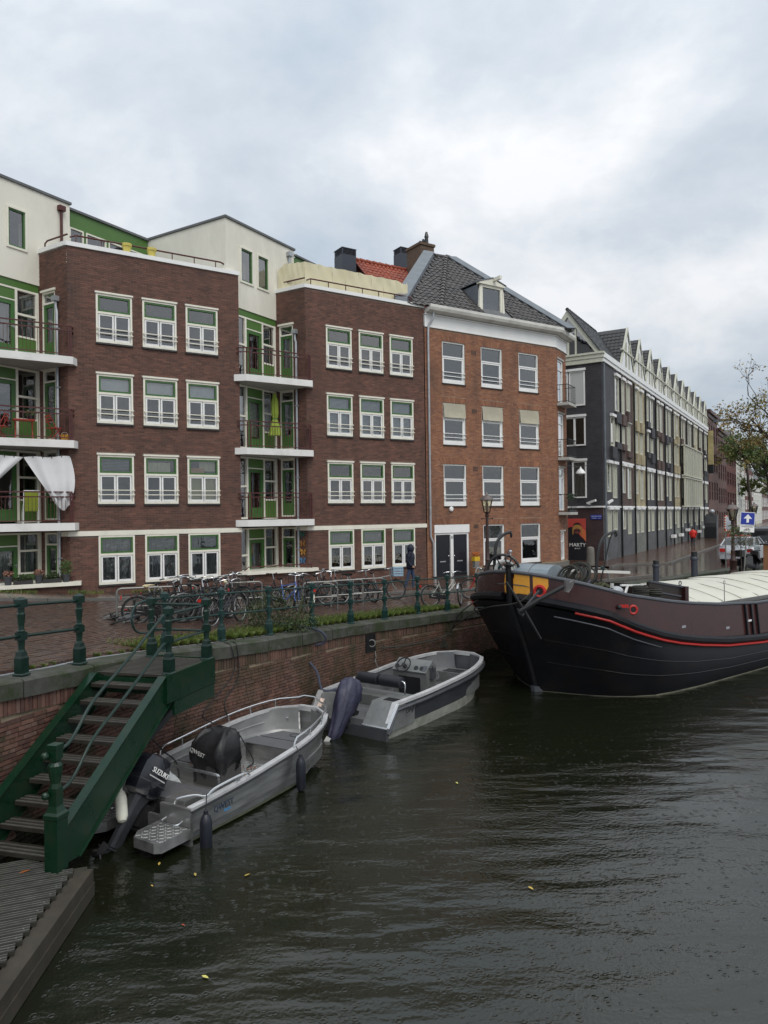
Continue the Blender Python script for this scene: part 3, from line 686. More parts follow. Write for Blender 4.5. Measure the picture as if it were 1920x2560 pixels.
bell = part('alarm_bell', M(T @ Matrix.Translation((20.38, 0, 4.97)) @ Matrix.Rotation(R(90), 4, 'X')).lathe([(.11, 0), (.12, .06), (.08, .1)], 12), m_white, oh)
for x, z in ((21.72, 12.2), (21.72, 9.45), (21.72, 6.75), (21.72, 4.05)):
    m = M(T)
    for i in range(4): m.box(x + i * .075, x + i * .075 + .035, -.019, -.006, z, z + .2)
    part('vent_slot', m, m_sill, oh)
# chamfered corner face
cB = toB(A(27.23, 26.15)); TX = TA(27.23, 26.15, DEL); CL = 1.75
ch = [(.35, 1.25, z, z + 2.2) for z in (10.45, 7.65, 4.85)] + [(.5, 1.15, 2.3, 3.75)]
m = M(TX); wall(m, 0, CL, 1.6, 13.2, ch); m.quad((CL, 0, 1.6), (CL, 4, 1.6), (CL, 4, 13.2), (CL, 0, 13.2)); part('wall', m, m_mort_o, oh)
m = M(TX); bricks(m, 0, CL, 1.75, 13.16, ch + [(0, 2, 1.6, 2.22)]); part('brickwork', m, m_bro, oh, kind='stuff')
part('plinth', M(TX).box(.0, CL + .03, -.05, .02, 1.6, 2.2), MATS['grey_plinth'], oh)
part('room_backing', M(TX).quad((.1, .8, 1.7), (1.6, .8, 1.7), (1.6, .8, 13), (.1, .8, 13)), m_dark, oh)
for h in ch:
    m = M(TX); frame_box(m, *h, .09, .02, .12); m.box(h[0], h[1], .02, .12, h[3] - .55, h[3] - .49); f = part('window', m, m_white, oh)
    O('pane', M(TX).quad((h[0] + .08, .07, h[2] + .08), (h[1] - .08, .07, h[2] + .08), (h[1] - .08, .07, h[3] - .08), (h[0] + .08, .07, h[3] - .08)), m_glass, f)
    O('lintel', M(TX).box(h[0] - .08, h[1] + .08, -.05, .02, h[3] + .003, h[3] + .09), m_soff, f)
for z in (10.42, 7.62, 4.82):
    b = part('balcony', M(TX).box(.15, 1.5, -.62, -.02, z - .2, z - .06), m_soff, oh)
    m = M(TX)
    for zz in (.0, .85): m.tube([(.18, -.02, z + zz), (.18, -.58, z + zz), (1.47, -.58, z + zz), (1.47, -.02, z + zz)], .018, 5)
    for x in [.18 + i * .129 for i in range(11)]: m.box(x - .006, x + .006, -.586, -.574, z - .06, z + .85)
    for y in (-.45, -.3, -.15): m.box(.174, .186, y - .006, y + .006, z - .06, z + .85)
    O('railing', m, m_black, b)
# cornice
m = M(T); m.box(19.02, 27.28, -.06, .02, 13.165, 13.22); m.box(19.02, 27.28, -.04, .1, 13.223, 13.72); m.box(19.0, 27.32, -.1, .1, 13.723, 13.77)
m.T = TX; m.box(.02, CL + .1, -.06, .02, 13.165, 13.22); m.box(.02, CL + .1, -.04, .1, 13.223, 13.72); m.box(0, CL + .15, -.1, .1, 13.723, 13.77)
part('frieze', m, m_white, oh)
gp = [(.02, 13.78), (-.42, 13.86), (-.47, 13.98), (-.47, 14.1), (-.40, 14.1), (-.36, 14.0), (.02, 14.0)]
m = M(); rings = []
for bx, ang in ((TA(19.05, 26.15), 0), (TA(27.23, 26.15, DEL / 2), 0), (TX @ Matrix.Translation((CL + .3, 0, 0)), 0)):
    rings.append([bx @ Vector((0, y * (1 if bx is not None else 1), z)) for y, z in gp])
m.loft(rings); part('gutter', m, mat('gutter_paint', (.66, .65, .60), .5, var=.12, dirt=(.25, .24, .2), dscale=1.5, damt=.4), oh)
m = M(T); m.tube(bez([(19.36, -.25, 13.85), (19.36, -.22, 13.55), (19.2, -.1, 13.25), (19.17, -.08, 12.9)]) + [(19.16, -.08, 3.75), (19.30, -.1, 3.45), (19.32, -.1, 1.8)], .05, 8)
for z in (12.4, 10.2, 7.4, 5.0, 2.6): m.lathe([(.06, z), (.06, z + .05)], 8, 19.165 if z > 3 else 19.32, -.08)
part('downpipe', m, m_zinc, oh, smooth=True)
# roof
AP1, AP2 = Vector((23.75, 30.6, 18.5)), Vector((24.35, 30.6, 18.5)); H0, H1 = Vector((19.75, 25.85, 14.08)), Vector((28.6, 26.3, 14.08))
dm0, dm1 = pa(1195, 780, 26.45), pa(1258, 792, 26.45)
dx0, dx1 = dm0[0], dm1[0]
slope = (AP1 - Vector((23.75, 25.85, 14.08)))
def onroof(t, z): k = (z - 14.08) / slope.z; return Vector((t, 25.85 + slope.y * k, z))
FRONT = [H0, Vector((28.3, 25.85, 14.08)), AP2, AP1]
hole = [onroof(dx0 - .1, 14.0), onroof(dx1 + .1, 14.0), onroof(dx1 + .1, 15.6), onroof(dx0 - .1, 15.6)]
tiled(oh, FRONT, .30, .345, [m_tile_d], .032, 190, m_roofing, hole)
L2 = p3(1086, 641, 31.5); L2z = AP1.z - .05
d_ = ray(1086, 641); k_ = (L2z - EYE) / d_[2]; w_ = Vector((0, 0, EYE)) + d_ * k_; a_ = toA(w_); L2 = Vector((a_[0], a_[1], L2z))
Nn = (AP1 - H0).cross(L2 - H0).normalized()
d_ = ray(1018, 758); n2 = Vector((d_[0] * math.cos(AA) + d_[1] * math.sin(AA), -d_[0] * math.sin(AA) + d_[1] * math.cos(AA), d_[2]))
k_ = (H0 - Vector((0, 0, EYE))).dot(Nn) / n2.dot(Nn); L1 = Vector((0, 0, EYE)) + n2 * k_
tiled(oh, [H0, AP1, L2, L1], .30, .345, [m_tile_dj], .032, 0, m_roofing)
for a, b, nm in ((H0, AP1, 'ridge_tile'), (AP1, AP2, 'ridge_tile'), (L2, AP1, 'ridge_tile')):
    d = (b - a); n = max(1, int(d.length / .42))
    for i in range(n):
        p, q = a + d * (i / n), a + d * ((i + 1.12) / n); m = M(); m.tube([p + Vector((0, 0, .03)), q + Vector((0, 0, .0))], [.14, .115], 8); part(nm, m, m_tile_dj, oh, smooth=True)
# leaded verge on the right hip, and the far roof side
sd = (H1 - AP2).normalized(); nrm = slope.normalized().cross(Vector((1, 0, 0))).normalized()
nrm = nrm if nrm.z > 0 else -nrm
m = M(); a, b = AP2 + nrm * .06, Vector((28.3, 25.85, 14.08)) + nrm * .06; w = Vector((-.55, 0, 0))
m.hexa([a + w, a, b, b + w, a + w + nrm * .05, a + nrm * .12, b + nrm * .12, b + w + nrm * .05]); part('lead_verge', m, m_lead, oh)
m = M(); m.quad(AP1, AP2, Vector((28.6, 33, 14.0)), L2 + Vector((0, 4, -4))); m.quad(AP2, Vector((28.3, 25.85, 14.05)), Vector((28.6, 33, 14.0))); part('rear_roof', m, m_roofing, oh)
lv = (L1 - L2); sdv = Vector((-.55, .2, 0))
m = M(); m.hexa([L2 + sdv, L2, L1, L1 + sdv, L2 + sdv + Vector((0, 0, .3)), L2 + Vector((0, 0, .25)), L1 + Vector((0, 0, .25)), L1 + sdv + Vector((0, 0, .3))]); part('lead_gutter', m, m_lead, oh)
# dormer
zb_, zt_ = dm0[1] - .02, dm0[1] + 1.35
m = M(TA(0, 26.4)); frame_box(m, dx0 + .12, dx1 - .12, zb_, zt_, .12, -.03, .12); m.prismy([(dx0 - .02, zb_), (dx0 + .12, zb_), (dx0 + .12, zt_), (dx0 + .05, zt_ - .3)], -.06, .06); m.prismy([(dx1 - .12, zb_), (dx1 + .02, zb_), (dx1 - .05, zt_ - .3), (dx1 - .12, zt_)], -.06, .06)
xm = (dx0 + dx1) / 2
m.prismy([(dx0 - .02, zt_), (dx1 + .02, zt_), (dx1 + .02, zt_ + .08), (xm, zt_ + .34), (dx0 - .02, zt_ + .08)], -.12, .1)
dmr = part('dormer', m, m_cream, oh)
O('pane', M(TA(0, 26.4)).quad((dx0 + .2, .04, zb_ + .1), (dx1 - .2, .04, zb_ + .1), (dx1 - .2, .04, zt_ - .1), (dx0 + .2, .04, zt_ - .1)), m_glass, dmr)
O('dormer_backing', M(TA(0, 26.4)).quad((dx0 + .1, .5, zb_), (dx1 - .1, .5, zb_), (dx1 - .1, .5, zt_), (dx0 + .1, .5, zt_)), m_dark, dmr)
m = M(TA(0, 26.4)); m.prismy([(dx0 + .02, zb_), (dx0 + .06, zb_), (dx0 + .06, zt_), (dx0 + .02, zt_)], .1, 1.9); m.prismy([(dx1 - .06, zb_), (dx1 - .02, zb_), (dx1 - .02, zt_), (dx1 - .06, zt_)], .1, 1.9)
O('cheek', m, m_lead, dmr)
m = M(TA(0, 26.4)); m.prismy([(dx0 - .06, zt_ + .085), (xm, zt_ + .345), (dx1 + .06, zt_ + .085), (dx1 + .06, zt_ + .12), (xm, zt_ + .39), (dx0 - .06, zt_ + .12)], -.16, 2.0); O('dormer_roof', m, m_lead, dmr)
O('hoist_beam', M(TA(0, 26.4)).box(xm + .02, xm + .16, -.6, .2, zt_ + .2, zt_ + .36), m_cream, dmr)

# ================================================================== red roofed house behind, chimneys and vents
rh = root('red_roofed_house', 'house behind with bright red pantile roof and brick chimney', 'house', (15.0, 33.0, 1.8))
r0, r1 = p3(888, 684, 33.5), p3(1046, 652, 33.5); zr = (r0.z + r1.z) / 2
rr0, rr1 = Vector((r0.x - .1, 33.5, zr)), Vector((r1.x + .6, 33.5, zr))
tiled(rh, [rr0 + Vector((0, -4.5, -4.3)), rr1 + Vector((0, -4.5, -4.3)), rr1, rr0], .26, .33, [m_tile_r], .035, 0, m_roofing)
part('rear_roof', M().quad(rr0, rr1, rr1 + Vector((0, 5, -4.5)), rr0 + Vector((0, 5, -4.5))), m_tile_r, rh)
part('wall', M().box(rr0.x + .2, rr1.x - .2, 29.3, 38, 1.8, zr - 4.4), m_mort_d, rh)
n = int((rr1.x - rr0.x) / .4)
for i in range(n):
    x = rr0.x + i * (rr1.x - rr0.x) / n; part('ridge_tile', M().tube([(x, 33.5, zr + .05), (x + .42, 33.5, zr + .03)], [.13, .11], 8), m_tile_r, rh, smooth=True)
c0, c1 = p3(1046, 650, 32.2), p3(1075, 615, 32.2)
m = M(); m.box(c0.x, c1.x + .12, 32.0, 33.3, c0.z - 1.6, c1.z - .12); m.box(c0.x - .06, c1.x + .18, 31.94, 33.36, c1.z - .12, c1.z + .02)
chm = part('chimney', m, mat('sooty_brick', (.11, .075, .05), .85, var=.4, scale=9), rh)
m = M(TA(c0.x, 32.0)); bricks(m, 0, c1.x + .12 - c0.x, c0.z - 1.0, c1.z - .13); O('brickwork', m, mat('sooty_bricks', None, .8, cols=[(.13, .09, .06), (.09, .06, .045), (.16, .11, .07)]), chm, kind='stuff')
for i, h in enumerate((.75, .45, .45, .4)):
    y = 32.25 + i * .3; O('chimney_pot', M().lathe([(.11, c1.z + .02), (.10, c1.z + h * .6), (.13, c1.z + h * .62), (.06, c1.z + h)], 8, c1.x - .2, y), m_black, chm)
def vent(px0, px1, pyt, pyb, dd, label):
    a, b = p3(px0, pyb, dd), p3(px1, pyt, dd); w = b.x - a.x
    o = root('roof_vent', label, 'roof vent', (a.x, dd, a.z - .6), group='metal flue housings on the roofs')
    part('housing', M().box(a.x, b.x, dd, dd + w, a.z - .6, b.z - .35), mat('slate_metal', (.035, .04, .055), .5, var=.15), o)
    m = M(); m.box(a.x + .04, b.x - .04, dd + .04, dd + w - .04, b.z - .35, b.z - .05); part('core', m, m_black, o)
    for i in range(5): z = b.z - .34 + i * .06; part('louver', M().box(a.x, b.x, dd - .01, dd + w, z, z + .02), MATS['slate_metal'], o)
    for x in (a.x, b.x - .05): part('corner_post', M().box(x, x + .05, dd - .012, dd + .04, b.z - .35, b.z), MATS['slate_metal'], o)
    part('cap', M().box(a.x - .02, b.x + .02, dd - .03, dd + w + .03, b.z - .04, b.z), MATS['slate_metal'], o)
vent(856, 890, 624, 683, 33.0, 'tall dark metal flue housing rising alone behind the cream canvas screen')
vent(1002, 1028, 622, 655, 36.0, 'short dark metal flue housing just left of the brick chimney')

# ================================================================== canvas windscreen, pots, drying rack on the terraces
m_canvas = mat('cream_canvas', (.66, .61, .42), .8, var=.1, scale=2, dirt=(.5, .42, .22), dscale=1.0, damt=.35)
cv = root('canvas_windscreen', 'pale yellow canvas windscreen on poles round the upper roof terrace', 'windscreen', (13.3, 26.5, 14.13))
q0, q1, q2 = p3(695, 677, 27.4), p3(762, 664, 26.5), p3(1019, 711, 26.5)
path = [(q0.x, 27.4), (q1.x, 26.5), (q2.x, 26.5)]; zt = 15.2; seg = []
for i in range(4): seg.append((q0.x + (q1.x - q0.x) * i / 4, 27.4 - .9 * i / 4))
for i in range(9): seg.append((q1.x + (q2.x - q1.x) * i / 8, 26.5))
for i, (a, b) in enumerate(zip(seg, seg[1:])):
    m = M(); rows = []
    za, zb = zt - .06 * i / 12 - (.25 if i == 0 else 0), zt - .06 * (i + 1) / 12 - (.1 if i == 11 else 0)
    for k in range(5):
        rows.append([(a[0] + (b[0] - a[0]) * u / 6, a[1] + (b[1] - a[1]) * u / 6 + .05 * math.sin(u * 1.1 + k * 1.7 + i * 2) * (.3 + .5 * math.sin(math.pi * u / 6)), 14.1 + (za + (zb - za) * u / 6 - .03 * math.sin(math.pi * u / 6) - 14.1) * k / 4) for u in range(7)])
    m.loft(rows, close=False); part('canvas_panel', m, m_canvas, cv, smooth='all')
for a in seg: part('pole', M().box(a[0] - .02, a[0] + .02, a[1] + .07, a[1] + .1, 14.0, zt - .08), m_cream, cv)
def pot_at(px, py, dd, z, label):
    t, _ = pa(px, py, dd); o = root('flower_pot', label, 'plant pot', (t, dd, z), group='yellow pots on the roof edge')
    part('pot', M().lathe([(.11, z), (.155, z + .24), (.175, z + .24), (.18, z + .33), (.15, z + .33), (.12, z + .27)], 12, t, dd), mat('yellow_pot', (.62, .52, .12), .5, var=.1), o, smooth=True)
    part('soil', M().lathe([(.15, z + .26), (.01, z + .27)], 10, t, dd), m_oldwood, o)
pot_at(317, 631, 26.3, 14.13, 'yellow plant pot on the brown parapet, the left one of the pair')
pot_at(379, 640, 26.3, 14.13, 'yellow plant pot on the brown parapet, the right one of the pair')
a, b = p3(700, 665, 27.9), p3(742, 640, 27.9)
o = root('drying_rack', 'white metal folding rack leaning by the white penthouse wall', 'drying rack', (a.x, 27.9, 14.0))
m = M(); m.tube([(a.x, 27.9, 14.2), (a.x, 27.9, b.z - .15), (b.x, 27.9, b.z + .1)], .018, 5); m.tube([(a.x + .12, 28.1, 14.2), (a.x + .12, 28.1, b.z - .3), (b.x, 28.1, b.z)], .018, 5); part('frame', m, m_white, o)
for i in range(5): k = i / 4; part('rung', M().tube([(a.x + .15 + (b.x - a.x - .2) * k, 27.9, b.z - .1 + .18 * k), (a.x + .15 + (b.x - a.x - .2) * k, 28.1, b.z - .2 + .18 * k)], .01, 4), m_white, o)

# ================================================================== black brick row with sawtooth gables
def brick_tex(name, cols, mort, sc=1.0, rough=.7):
    if name in MATS: return MATS[name]
    m = bpy.data.materials.new(name); m.use_nodes = True; t = m.node_tree; p = t.nodes['Principled BSDF']
    tcn = t.nodes.new('ShaderNodeTexCoord'); sp = t.nodes.new('ShaderNodeSeparateXYZ'); cb = t.nodes.new('ShaderNodeCombineXYZ'); ad = t.nodes.new('ShaderNodeMath'); ad.operation = 'ADD'
    t.links.new(tcn.outputs['Object'], sp.inputs[0]); t.links.new(sp.outputs[0], ad.inputs[0]); t.links.new(sp.outputs[1], ad.inputs[1]); t.links.new(ad.outputs[0], cb.inputs[0]); t.links.new(sp.outputs[2], cb.inputs[1])
    b = t.nodes.new('ShaderNodeTexBrick'); b.inputs['Scale'].default_value = 1; b.inputs['Brick Width'].default_value = .22 * sc; b.inputs['Row Height'].default_value = .065 * sc; b.inputs['Mortar Size'].default_value = .007 * sc
    for k, c in zip(('Color1', 'Color2', 'Mortar'), (*cols, mort)): b.inputs[k].default_value = (*c, 1)
    no = t.nodes.new('ShaderNodeTexNoise'); no.inputs['Scale'].default_value = 1.3; no.inputs['Detail'].default_value = 6; mr = t.nodes.new('ShaderNodeMapRange'); mr.inputs[1].default_value = .3; mr.inputs[2].default_value = .7; mr.inputs[3].default_value = .7; mr.inputs[4].default_value = 1.3
    t.links.new(tcn.outputs['Object'], no.inputs['Vector']); t.links.new(no.outputs[0], mr.inputs[0])
    mu = t.nodes.new('ShaderNodeMix'); mu.data_type = 'RGBA'; mu.blend_type = 'MULTIPLY'; mu.inputs[0].default_value = 1
    t.links.new(cb.outputs[0], b.inputs['Vector']); t.links.new(b.outputs[0], mu.inputs[6]); t.links.new(mr.outputs[0], mu.inputs[7]); t.links.new(mu.outputs[2], p.inputs['Base Color']); p.inputs['Roughness'].default_value = rough
    bu = t.nodes.new('ShaderNodeBump'); bu.inputs['Strength'].default_value = .5; bu.inputs['Distance'].default_value = .01; bu.invert = True; t.links.new(b.outputs['Fac'], bu.inputs['Height']); t.links.new(bu.outputs[0], p.inputs['Normal'])
    MATS[name] = m; return m
bk_black = brick_tex('black_brick_face', ((.030, .028, .034), (.044, .040, .046)), (.022, .02, .024), rough=.55)
bk_brown = brick_tex('brown_brick_face', ((.085, .05, .042), (.115, .07, .056)), (.05, .04, .035))
bk_yellow = brick_tex('yellow_brick_face', ((.36, .30, .17), (.42, .35, .21)), (.25, .22, .16))
bk_wine = brick_tex('wine_brick_face', ((.045, .022, .024), (.06, .03, .03)), (.03, .022, .022))
bk_grey = brick_tex('grey_painted_brick', ((.10, .105, .11), (.12, .125, .13)), (.085, .09, .092))
bk_grey2 = brick_tex('green_grey_painted_brick', ((.17, .18, .165), (.19, .20, .18)), (.15, .155, .145))
RN, RS = 10.72, 42.2
row = root('terraced_row', 'long black and brown brick terrace with twelve sawtooth gables and pale window frames', 'building', (RS, RN, 1.83), BB)
ED = [42.2, 46.4] + [50.3 + 3.755 * i for i in range(11)]; END = ED[-1]
bcol = [bk_black, bk_brown, bk_yellow, bk_black, bk_brown, bk_black, bk_yellow, bk_brown, bk_black, bk_yellow, bk_brown, bk_black]
gcol = [bk_grey, bk_grey, bk_grey2, bk_grey, bk_grey, bk_grey, bk_grey2, bk_grey, bk_grey, bk_grey, bk_grey2, bk_grey]
TW = TA(0, RN)
FL = [(3.25, 4.87), (5.57, 7.63), (8.72, 10.5), (10.95, 13.1)]
m_sash = mat('pale_sash', (.56, .56, .46), .5, var=.1)
_rw = {}
def row_window(w, h, style):
    k = (round(w, 2), round(h, 2), style)
    if k in _rw: return dup(_rw[k])
    m = M(); frame_box(m, 0, w, 0, h, .07, -.04, .1, wb=.1); o = O('window', m, m_sash); _rw[k] = o
    if style: m2 = M(); m2.box(w * .5 - .04, w * .5 + .04, -.05, .06, .1, h - .09); O('mullion', m2, m_sash, o)
    O('pane', M().quad((.08, .02, .08), (w - .08, .02, .08), (w - .08, .02, h - .08), (.08, .02, h - .08)), m_glass, o)
    O('lintel', M().box(-.06, w + .06, -.16, -.0, h + .004, h + .17), m_white, o)
    if style != 2: O('curtain', curtain_mesh(.1, w * (.35 if style else .8), .1, h - .1, .18, 4, .03), m_curt, o)
    return o
rr = random.Random(3)
for i in range(12):
    e0, e1 = ED[i], ED[i + 1]; w = e1 - e0
    hs = []
    for fz, (a, b) in enumerate(FL):
        s = rr.choice((0, .25, -.15)) if i else 0
        if i == 0: xs = [(e0 + (.9 if fz < 2 else 1.9), .9), (e0 + (2.25 if fz < 2 else 3.05), 1.0)]
        else: xs = [(e0 + .5, .8), (e0 + 1.95, .95)]
        if i == 0 and fz == 3: xs = xs[1:]
        for x, ww in xs: hs.append((x, x + ww, a + rr.choice((0, 0, .35)), b, fz))
    m = M(TW); wall(m, e0, e1, 5.1, 13.5, [h for h in hs if h[4]]); part('wall', m, bcol[i], row)
    m = M(TW); wall(m, e0, e1, 1.6, 4.98, [h for h in hs if not h[4]]); part('wall', m, gcol[i], row)
    for h in hs:
        put(row_window(h[1] - h[0], h[3] - h[2], rr.choice((0, 1, 2))), row, TW, h[0], h[2])
        if h[4] and h[4] != 1: part('brick_box', M(TW).box(h[0] - .1, h[1] + .12, -.17, -.001, h[2] - .45 - rr.choice((0, .3)), h[2] - .05), bcol[i], row)
        elif not h[4] and 4 < i < 11 and h[0] > e0 + 1.5: part('flower_box', M(TW).box(h[0], h[1], -.4, -.1, h[2] - .75, h[2] - .5), m_white, row)
    part('storey_band', M(TW).box(e0 + .06, e1 - .06, -.07, .05, 4.985, 5.095), m_white, row)
    if i: part('storey_band', M(TW).box(e0 + .1, e1 - .1, -.06, .0, 7.82, 7.93), m_white, row)
    part('downpipe', M(TW).tube([(e0 + (.06 if i else .25), -.08, 13.4), (e0 + (.06 if i else .25), -.08, 1.75)], .06, 6), m_black if i else m_lead, row)
    m = M(TW); m.box(e0 + .02, e1 - .02, -.1, .1, 13.5, 13.72); m.box(e0 + .02, e1 - .02, -.16, .1, 13.723, 14.02); part('cornice', m, m_white, row)
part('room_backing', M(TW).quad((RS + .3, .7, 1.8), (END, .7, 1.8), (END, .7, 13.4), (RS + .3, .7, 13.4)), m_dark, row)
part('wall', M().quad((END, RN, 1.6), (END, 22, 1.6), (END, 22, 13.6), (END, RN, 13.6)), bk_wine, row)
# projecting glazed bays of three units
for i in (7, 8, 9):
    e0, e1 = ED[i], ED[i + 1]
    m = M(TW)
    for z0, z1 in ((5.2, 7.7), (8.0, 10.6)):
        for x in (e0 + .15, e0 + 1.3, e0 + 2.4, e1 - .25): m.box(x, x + .12, -.45, -.3, z0, z1)
        m.box(e0 + .1, e1 - .1, -.47, -.0, z0 - .12, z0); m.box(e0 + .1, e1 - .1, -.47, -.0, z1, z1 + .1)
    b = part('bay_window', m, m_sash, row)
    q = M(TW)
    for z0, z1 in ((5.2, 7.7), (8.0, 10.6)): q.quad((e0 + .2, -.38, z0), (e1 - .2, -.38, z0), (e1 - .2, -.38, z1), (e0 + .2, -.38, z1))
    O('pane', q, m_glass, b)
# sawtooth gables
ZG, ZP = 14.02, 16.82
for i in range(1, 12):
    e0, e1 = ED[i] + .42, ED[i + 1] + .42; c = (e0 + e1) / 2 + .1; y0 = RN - .05
    m = M(); m.quad((e0, y0, ZG), (c, y0, ZP), (c, RN + 4.2, ZP), (e0, RN + 4.2, ZG)); m.quad((c, y0, ZP), (e1, y0, ZG), (e1, RN + 4.2, ZG), (c, RN + 4.2, ZP))
    part('roof_surface', m, m_tile_b, row)
    if i < 6: tiled(row, [(e0, y0 + .14, ZG), (c, y0 + .14, ZP), (c, RN + 3.6, ZP), (e0, RN + 3.6, ZG)] if i > 1 else [(e0, y0 + .14, ZG), (c, y0 + .14, ZP), (c, RN + 1.93, ZP), (e0, RN + .3, ZG)], .27, .31, [m_tile_b], .018, 45 if i == 1 else 0)
    m = M(); k = .2
    m.prismy([(e0 - .03, ZG), (c, ZP + .05), (e1 + .03, ZG), (e1 - .14, ZG), (c, ZP - .2), (e0 + .14, ZG)], y0 - .03, y0 + .1)
    m.box(e0 + .3, e1 - .3, y0 - .05, y0 + .08, ZG + 1.05, ZG + 1.15); m.box(c - .5, c - .42, y0 - .04, y0 + .08, ZG, ZG + 1.75); m.box(c + .42, c + .5, y0 - .04, y0 + .08, ZG, ZG + 1.75)
    g = part('gable_frame', m, m_sash, row)
    O('pane', M().quad((e0 + .2, y0 + .02, ZG + .02), (e1 - .2, y0 + .02, ZG + .02), (c, y0 + .02, ZP - .3)), glass_mat('gable_glass', (.25, .27, .28), 1.6), g)
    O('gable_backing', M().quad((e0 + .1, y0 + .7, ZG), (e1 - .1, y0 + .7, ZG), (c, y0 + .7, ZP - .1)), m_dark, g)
# end face towards the canal mouth
TE = TA(RS, RN + 6.2, -math.pi / 2)      # x runs from the back towards the corner
EL = 6.2
def ex(n): return RN + 6.2 - n
eh = [(ex(12.62), ex(11.68), 11.0, 13.05), (ex(13.2), ex(12.68), 11.0, 13.05), (ex(13.3), ex(11.68), 8.65, 10.35), (ex(12.5), ex(11.66), 5.58, 7.75)]
m = M(TE); wall(m, 0, EL, 5.1, 13.42, eh); part('wall', m, bk_black, row)
m = M(TE); wall(m, 0, EL, 1.6, 5.0, []); part('wall', m, bk_wine, row)
part('storey_band', M(TE).box(0, EL + .03, -.06, .03, 5.005, 5.095), m_white, row)
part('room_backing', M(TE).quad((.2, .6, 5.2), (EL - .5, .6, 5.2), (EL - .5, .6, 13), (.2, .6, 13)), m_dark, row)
for i, h in enumerate(eh):
    m = M(TE); frame_box(m, h[0], h[1], h[2], h[3], .08, -.05, .1)
    if i == 2: m.box(ex(12.33) - .05, ex(12.33) + .05, -.05, .1, h[2], h[3])
    m.box(h[0] - .05, h[1] + .05, -.12, .02, h[3] + .004, h[3] + .14)
    f = part('window', m, m_white, row)
    if i == 0: O('roller_blind', M(TE).box(h[0] + .06, h[1] - .06, -.03, -.01, h[2] + .05, h[3]), mat('grey_screen', (.48, .48, .47), .8, var=.04), f)
    else: O('pane', M(TE).quad((h[0] + .06, .03, h[2] + .06), (h[1] - .06, .03, h[2] + .06), (h[1] - .06, .03, h[3] - .06), (h[0] + .06, .03, h[3] - .06)), m_glass, f)
    if i == 3:
        c = curtain_mesh(h[0] + .08, h[1] - .08, h[2] + .1, h[3] - .1, .2, 6, .04); c.v = [tuple(TE @ Vector(p)) for p in c.v]; O('curtain', c, m_curt, f)
m = M(TE); m.box(0, EL + .1, -.1, .1, 13.43, 13.68); m.box(0, EL + .14, -.14, .1, 13.683, 13.9); m.box(0, EL + .2, -.2, .1, 13.903, 14.02); part('cornice', m, m_sash, row)
gc, gw = ex(12.65), 1.85
m = M(TE); m.prismy([(gc - gw - .1, 14.03), (gc, 16.72), (gc + gw + .1, 14.03), (gc + gw - .25, 14.03), (gc, 16.3), (gc - gw + .25, 14.03)], -.1, .1)
m.box(gc - .55, gc + .45, -.06, .08, 15.5, 15.62); m.box(gc - .05, gc + .05, -.06, .08, 14.03, 15.5); m.box(gc + .42, gc + .5, -.06, .08, 14.03, 15.65)
g = part('gable_frame', m, m_sash, row)
O('pane', M(TE).quad((gc - gw + .2, .03, 14.05), (gc + gw - .2, .03, 14.05), (gc, .03, 16.4)), MATS['gable_glass'], g)
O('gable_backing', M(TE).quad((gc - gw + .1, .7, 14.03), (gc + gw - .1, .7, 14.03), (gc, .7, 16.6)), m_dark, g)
c = 12.65; e = 10.75
tiled(row, [(RS - .1, e, 14.05), (48.2, e, 14.05), (48.9, c, 16.72), (RS - .1, c, 16.72)], .27, .31, [m_tile_b], .018, 120, m_roofing)
part('roof_surface', M().quad((RS - .1, c, 16.72), (49, c, 16.72), (49, 14.55, 14.05), (RS - .1, 14.55, 14.05)), m_tile_b, row)
for i in range(16): x = RS - .1 + i * .4; part('ridge_tile', M().tube([(x, c, 16.76), (x + .43, c, 16.75)], [.11, .095], 7), m_tile_b, row, smooth=True)
for i in range(8):
    k = i / 8; p = Vector((RS - .12, 10.75 + 1.9 * k, 14.08 + 2.67 * k)); q = Vector((RS - .12, 10.75 + 1.9 * (k + .135), 14.08 + 2.67 * (k + .135))); part('verge_tile', M().bar(p, q, .12, .06), m_tile_b, row)
# security cameras on the corner
for x, T_ in ((EL - .9, TE), (.35 + RS, TW)):
    m = M(T_); m.bar((x, -.15, 5.25), (x + .55, -.3, 5.42), .12); m.box(x + .1, x + .16, -.25, 0, 5.18, 5.3); part('camera_arm', m, m_white, row)

# poster and street name plate on the end face
po = root('mural_poster', 'large wall poster of a helmeted figure under a red sky, with the word MARTY', 'poster', tuple(Vector((RS, 12.3, 1.9))), BB)
x0, x1, z0, z1 = ex(12.95), ex(11.74), 1.9, 4.37
part('sheet', M(TE).box(x0, x1, -.03, -.004, z0, z1), mat('poster_black', (.012, .013, .018), .5, var=.2), po)
def flat(nm, pts, col, y): part(nm, M(TE).quad(*[(x0 + (x1 - x0) * a, y, z0 + (z1 - z0) * b) for a, b in pts]), mat('poster_' + nm, col, .5, var=.15, scale=3), po)
flat('sky', [(0, .76), (.25, .80), (.35, .8), (.8, .55), (1, .5), (1, 1), (0, 1)], (.50, .07, .055), -.033)
flat('glow', [(.72, .62), (1, .45), (1, .72), (.8, .78)], (.62, .16, .06), -.035)
cxp = .58
flat('hair', [(cxp + .2 * math.cos(a) * (1.25 if i % 2 else .9), .80 + .10 * math.sin(a) * (1.25 if i % 2 else .9)) for i, a in enumerate([math.pi * k / 12 for k in range(13)])], (.015, .012, .012), -.037)
flat('helmet', [(cxp + .24 * math.cos(a), .755 + .10 * math.sin(a)) for a in [math.pi * k / 10 for k in range(11)]] + [(cxp - .24, .62), (cxp - .19, .62), (cxp - .17, .74), (cxp + .17, .74), (cxp + .19, .62), (cxp + .24, .62)], (.40, .20, .06), -.039)
